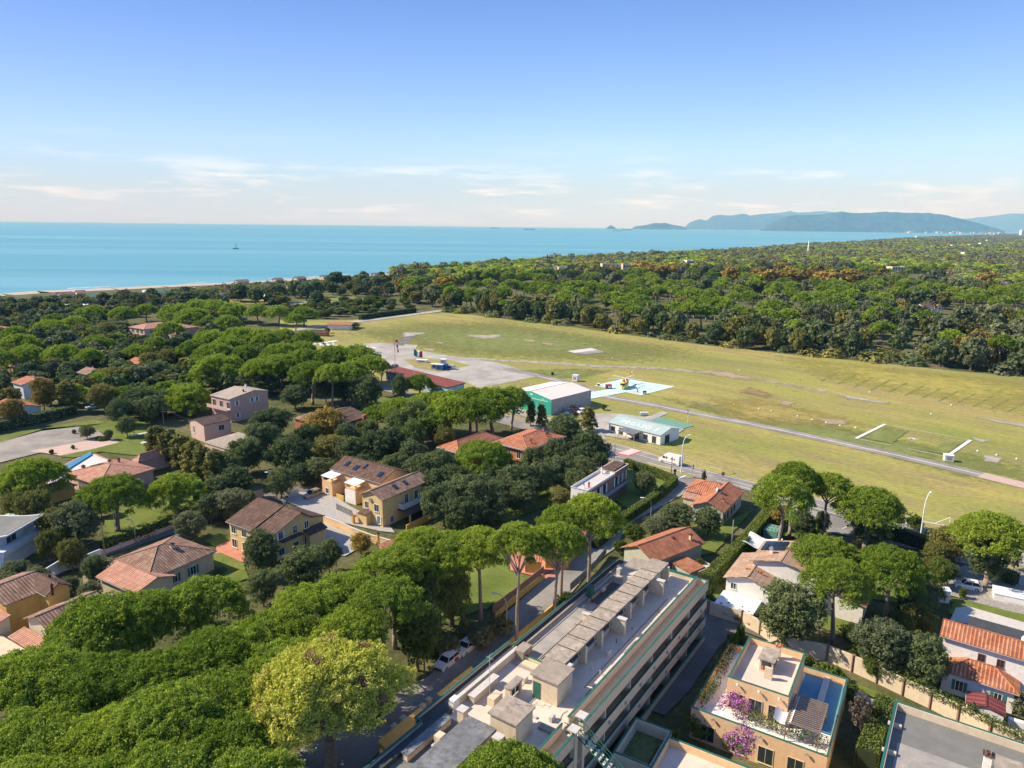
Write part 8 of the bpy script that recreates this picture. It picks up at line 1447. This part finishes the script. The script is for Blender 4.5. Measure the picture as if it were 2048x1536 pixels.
# ---- the rest of the wood reads as one mass
def mass(name, regions, seed, mats, label, H0=12.5, step=10.5):
    rng = np.random.default_rng(seed); rr = random.Random(seed); PP = []; NN = []; SS = []; TT = []; MM = []
    for poly, mixw, dens in regions:
        xs = [p[0] for p in poly]; ys = [p[1] for p in poly]; area = (max(xs)-min(xs))*(max(ys)-min(ys))
        for _ in range(int(area/(step*step)*dens)):
            x = rr.uniform(min(xs), max(xs)); y = rr.uniform(min(ys), max(ys))
            if abs(x) > .80*y+60 or not inside(x, y, poly) or kept(x, y): continue
            w_ = rr.uniform(9, 16)
            if not free(x, y, w_/2, .60): continue
            gadd(x, y, w_/2); d = math.hypot(x, y); n = int(min(420, max(34, 420*(620/d)**1.5)))
            nv = mnoise.noise(Vector((x*.006, y*.006, 7.3)))+.4*mnoise.noise(Vector((x*.03, y*.03, 1.3)))
            m = rr.choices(range(len(mats)), [v_*(math.exp(4*nv) if i_ == 0 else (math.exp(-1.5*nv) if i_ > 1 else 1)) for i_, v_ in enumerate(mixw)])[0]; h_ = H0*rr.uniform(.82, 1.2)*(1 if m < 2 else rr.uniform(.9, 1.3)); s_ = sph(rng, n); s_[:, 2] = np.abs(s_[:, 2])*np.where(rng.random(n) < .8, 1, -1)
            flat_ = m == 0; lobe = 1+.10*np.sin(s_[:, 0]*7+x)+.10*np.sin(s_[:, 1]*8+y)
            hz_ = w_*(.20 if flat_ else .42); c = np.array([x, y, h_-hz_]); rad = np.array([w_/2, w_/2, hz_])
            PP.append(c+s_*rad*(lobe*(1+rng.normal(size=n)*.07))[:, None]); NN.append(s_*np.array([1, 1, 1.6])+np.array([0, 0, .3])); SS.append(np.full(n, min(5, 1.0+d/650))*rng.uniform(.6, 1.3, n)*(w_/12)); TT.append(np.clip(rr.random()*.5+rng.random(n)*.5, 0, 1)); MM.append(np.full(n, m))
    me = leaf_mesh(name, np.vstack(PP), np.vstack(NN), np.concatenate(SS), np.concatenate(TT), rng, [MT[q] for q in mats], 1.5, .4, np.concatenate(MM))
    print(name, len(PP), sum(len(q) for q in PP)); o = link(name, me); return tag(o, label, 'wood', None, 'stuff')
W = lambda pts: [tuple(P(*p)) for p in pts]
big = [(1000, 563), (1300, 553), (1700, 543), (2200, 560), (2300, 470.2), (1990, 470.5), (1846, 477.5), (1776, 483), (1717, 489), (1600, 496), (1542, 503), (1468, 508), (1371, 515), (1275, 520), (1153, 527), (1031, 536), (958, 542), (888, 545), (800, 550), (780, 560), (850, 575)]
leftb = [(2300, 760), (2700, 800), (2800, 600), (2200, 560), (2150, 610)]
mass('distant_wood', [(W(big), (10, 3, 5, 2, 1.5, .3), 1.3), (W(leftb), (3, 3, 3, 1, 1, .2), 1.2), (W([(2150, 610), (2300, 640), (2400, 560), (1900, 555), (1900, 590)]), (3, 3, 3, 1, 1, .2), 1.2)], 77, ['pine', 'oak', 'grey', 'olive', 'bare', 'gold'], 'coastal wood of pines and mixed trees reaching to the shore', step=8)
mass('undergrowth', [(W(front), (0, 3, 1, 2, 0, 0), 1.0)], 78, ['pine', 'oak', 'grey', 'olive', 'bare', 'gold'], 'tangled undergrowth at the foot of the wood along the airfield', H0=3.2, step=4)
# each of the trees set one by one gets a label saying where it stands in its group
ORD = ['', 'second ', 'third ', 'fourth ', 'fifth ', 'sixth ', 'seventh ', 'eighth ', 'ninth ', 'tenth ', 'eleventh ', 'twelfth ']
SHORT = {'pines behind the wood': 'umbrella pine between the brown roofs and the wood', 'pines of the dense near wood': 'umbrella pine in the dense near wood', 'loose pines at the wood edge': 'loose grey green pine at the wood edge', 'pines behind the pale villa': 'umbrella pine behind the pale pink villa',
 'pines by the blue building': 'tall umbrella pine left of the blue building', 'pines in front of the hangar': 'umbrella pine in front of the hangar', 'pines among the left villas': 'umbrella pine among the far left villas', 'feathery pines': 'pale feathery pine behind the terraced house', 'evergreens below the red apartments': 'dark evergreen below the red apartments',
 'evergreens between the houses': 'dark evergreen between pink and yellow houses', 'evergreens behind the gravel yard': 'dark evergreen behind the gravel yard', 'olive brown garden trees': 'olive brown tree among the gardens', 'grey green garden trees': 'grey green villa garden tree', 'bright green garden trees': 'bright green garden tree', 'row of close planted trees': 'brownish close planted tree by the pink villa',
 'conical trees by the hangar': 'conical tree by the hangar', 'shrubs around the yellow block': 'leafy shrub around the yellow block', 'shrubs beside the street': 'dark shrub near the street', 'golden planes in the far wood': None, 'thicket evergreens': 'dark evergreen in the thicket', 'park evergreens': 'dark evergreen in the park', 'olive green villa trees': 'olive green villa tree', 'trees near the beach houses': 'dark poplar like tree near the beach'}
byg = {}
for o_ in C.objects:
    if o_.parent is None and o_.get('group') in SHORT and SHORT[o_['group']]: byg.setdefault(o_['group'], []).append(o_)
def _px(o_): d = o_.location-Vector((0, 0, CH)); w_ = d.dot(_F); return 1024+CF*d.dot(_R)/w_, 768-CF*d.dot(_U)/w_
for gname, obs in byg.items():
    obs.sort(key=lambda q: _px(q)[1]); nr = 1 if len(obs) <= 5 else max(2, math.ceil(len(obs)/7)); RNm = {1: [''], 2: ['back row', 'front row'], 3: ['back row', 'middle row', 'front row'], 4: ['back row', 'second row', 'third row', 'front row'], 5: ['back row', 'second row', 'middle row', 'fourth row', 'front row']}[min(5, nr)]
    nr = len(RNm); per = math.ceil(len(obs)/nr)
    for r_ in range(nr):
        row = sorted(obs[r_*per:(r_+1)*per], key=lambda q: _px(q)[0])
        for i, q in enumerate(row): q['label'] = SHORT[gname]+', '+(RNm[r_]+', ' if RNm[r_] else '')+(ORD[i]+'from the left' if i else 'leftmost')
mass('coastal_scrub', [(W([(-200, 622), (0, 600), (150, 592), (420, 578), (640, 565), (760, 556), (760, 575), (640, 585), (420, 600), (150, 615), (-200, 650)]), (0, 3, 2, 3, 1, .3), 1.3)], 79, ['pine', 'oak', 'grey', 'olive', 'bare', 'gold'], 'low scrub and garden planting behind the bathing establishments', H0=3.6, step=5)
print('trees', KCOUNT)
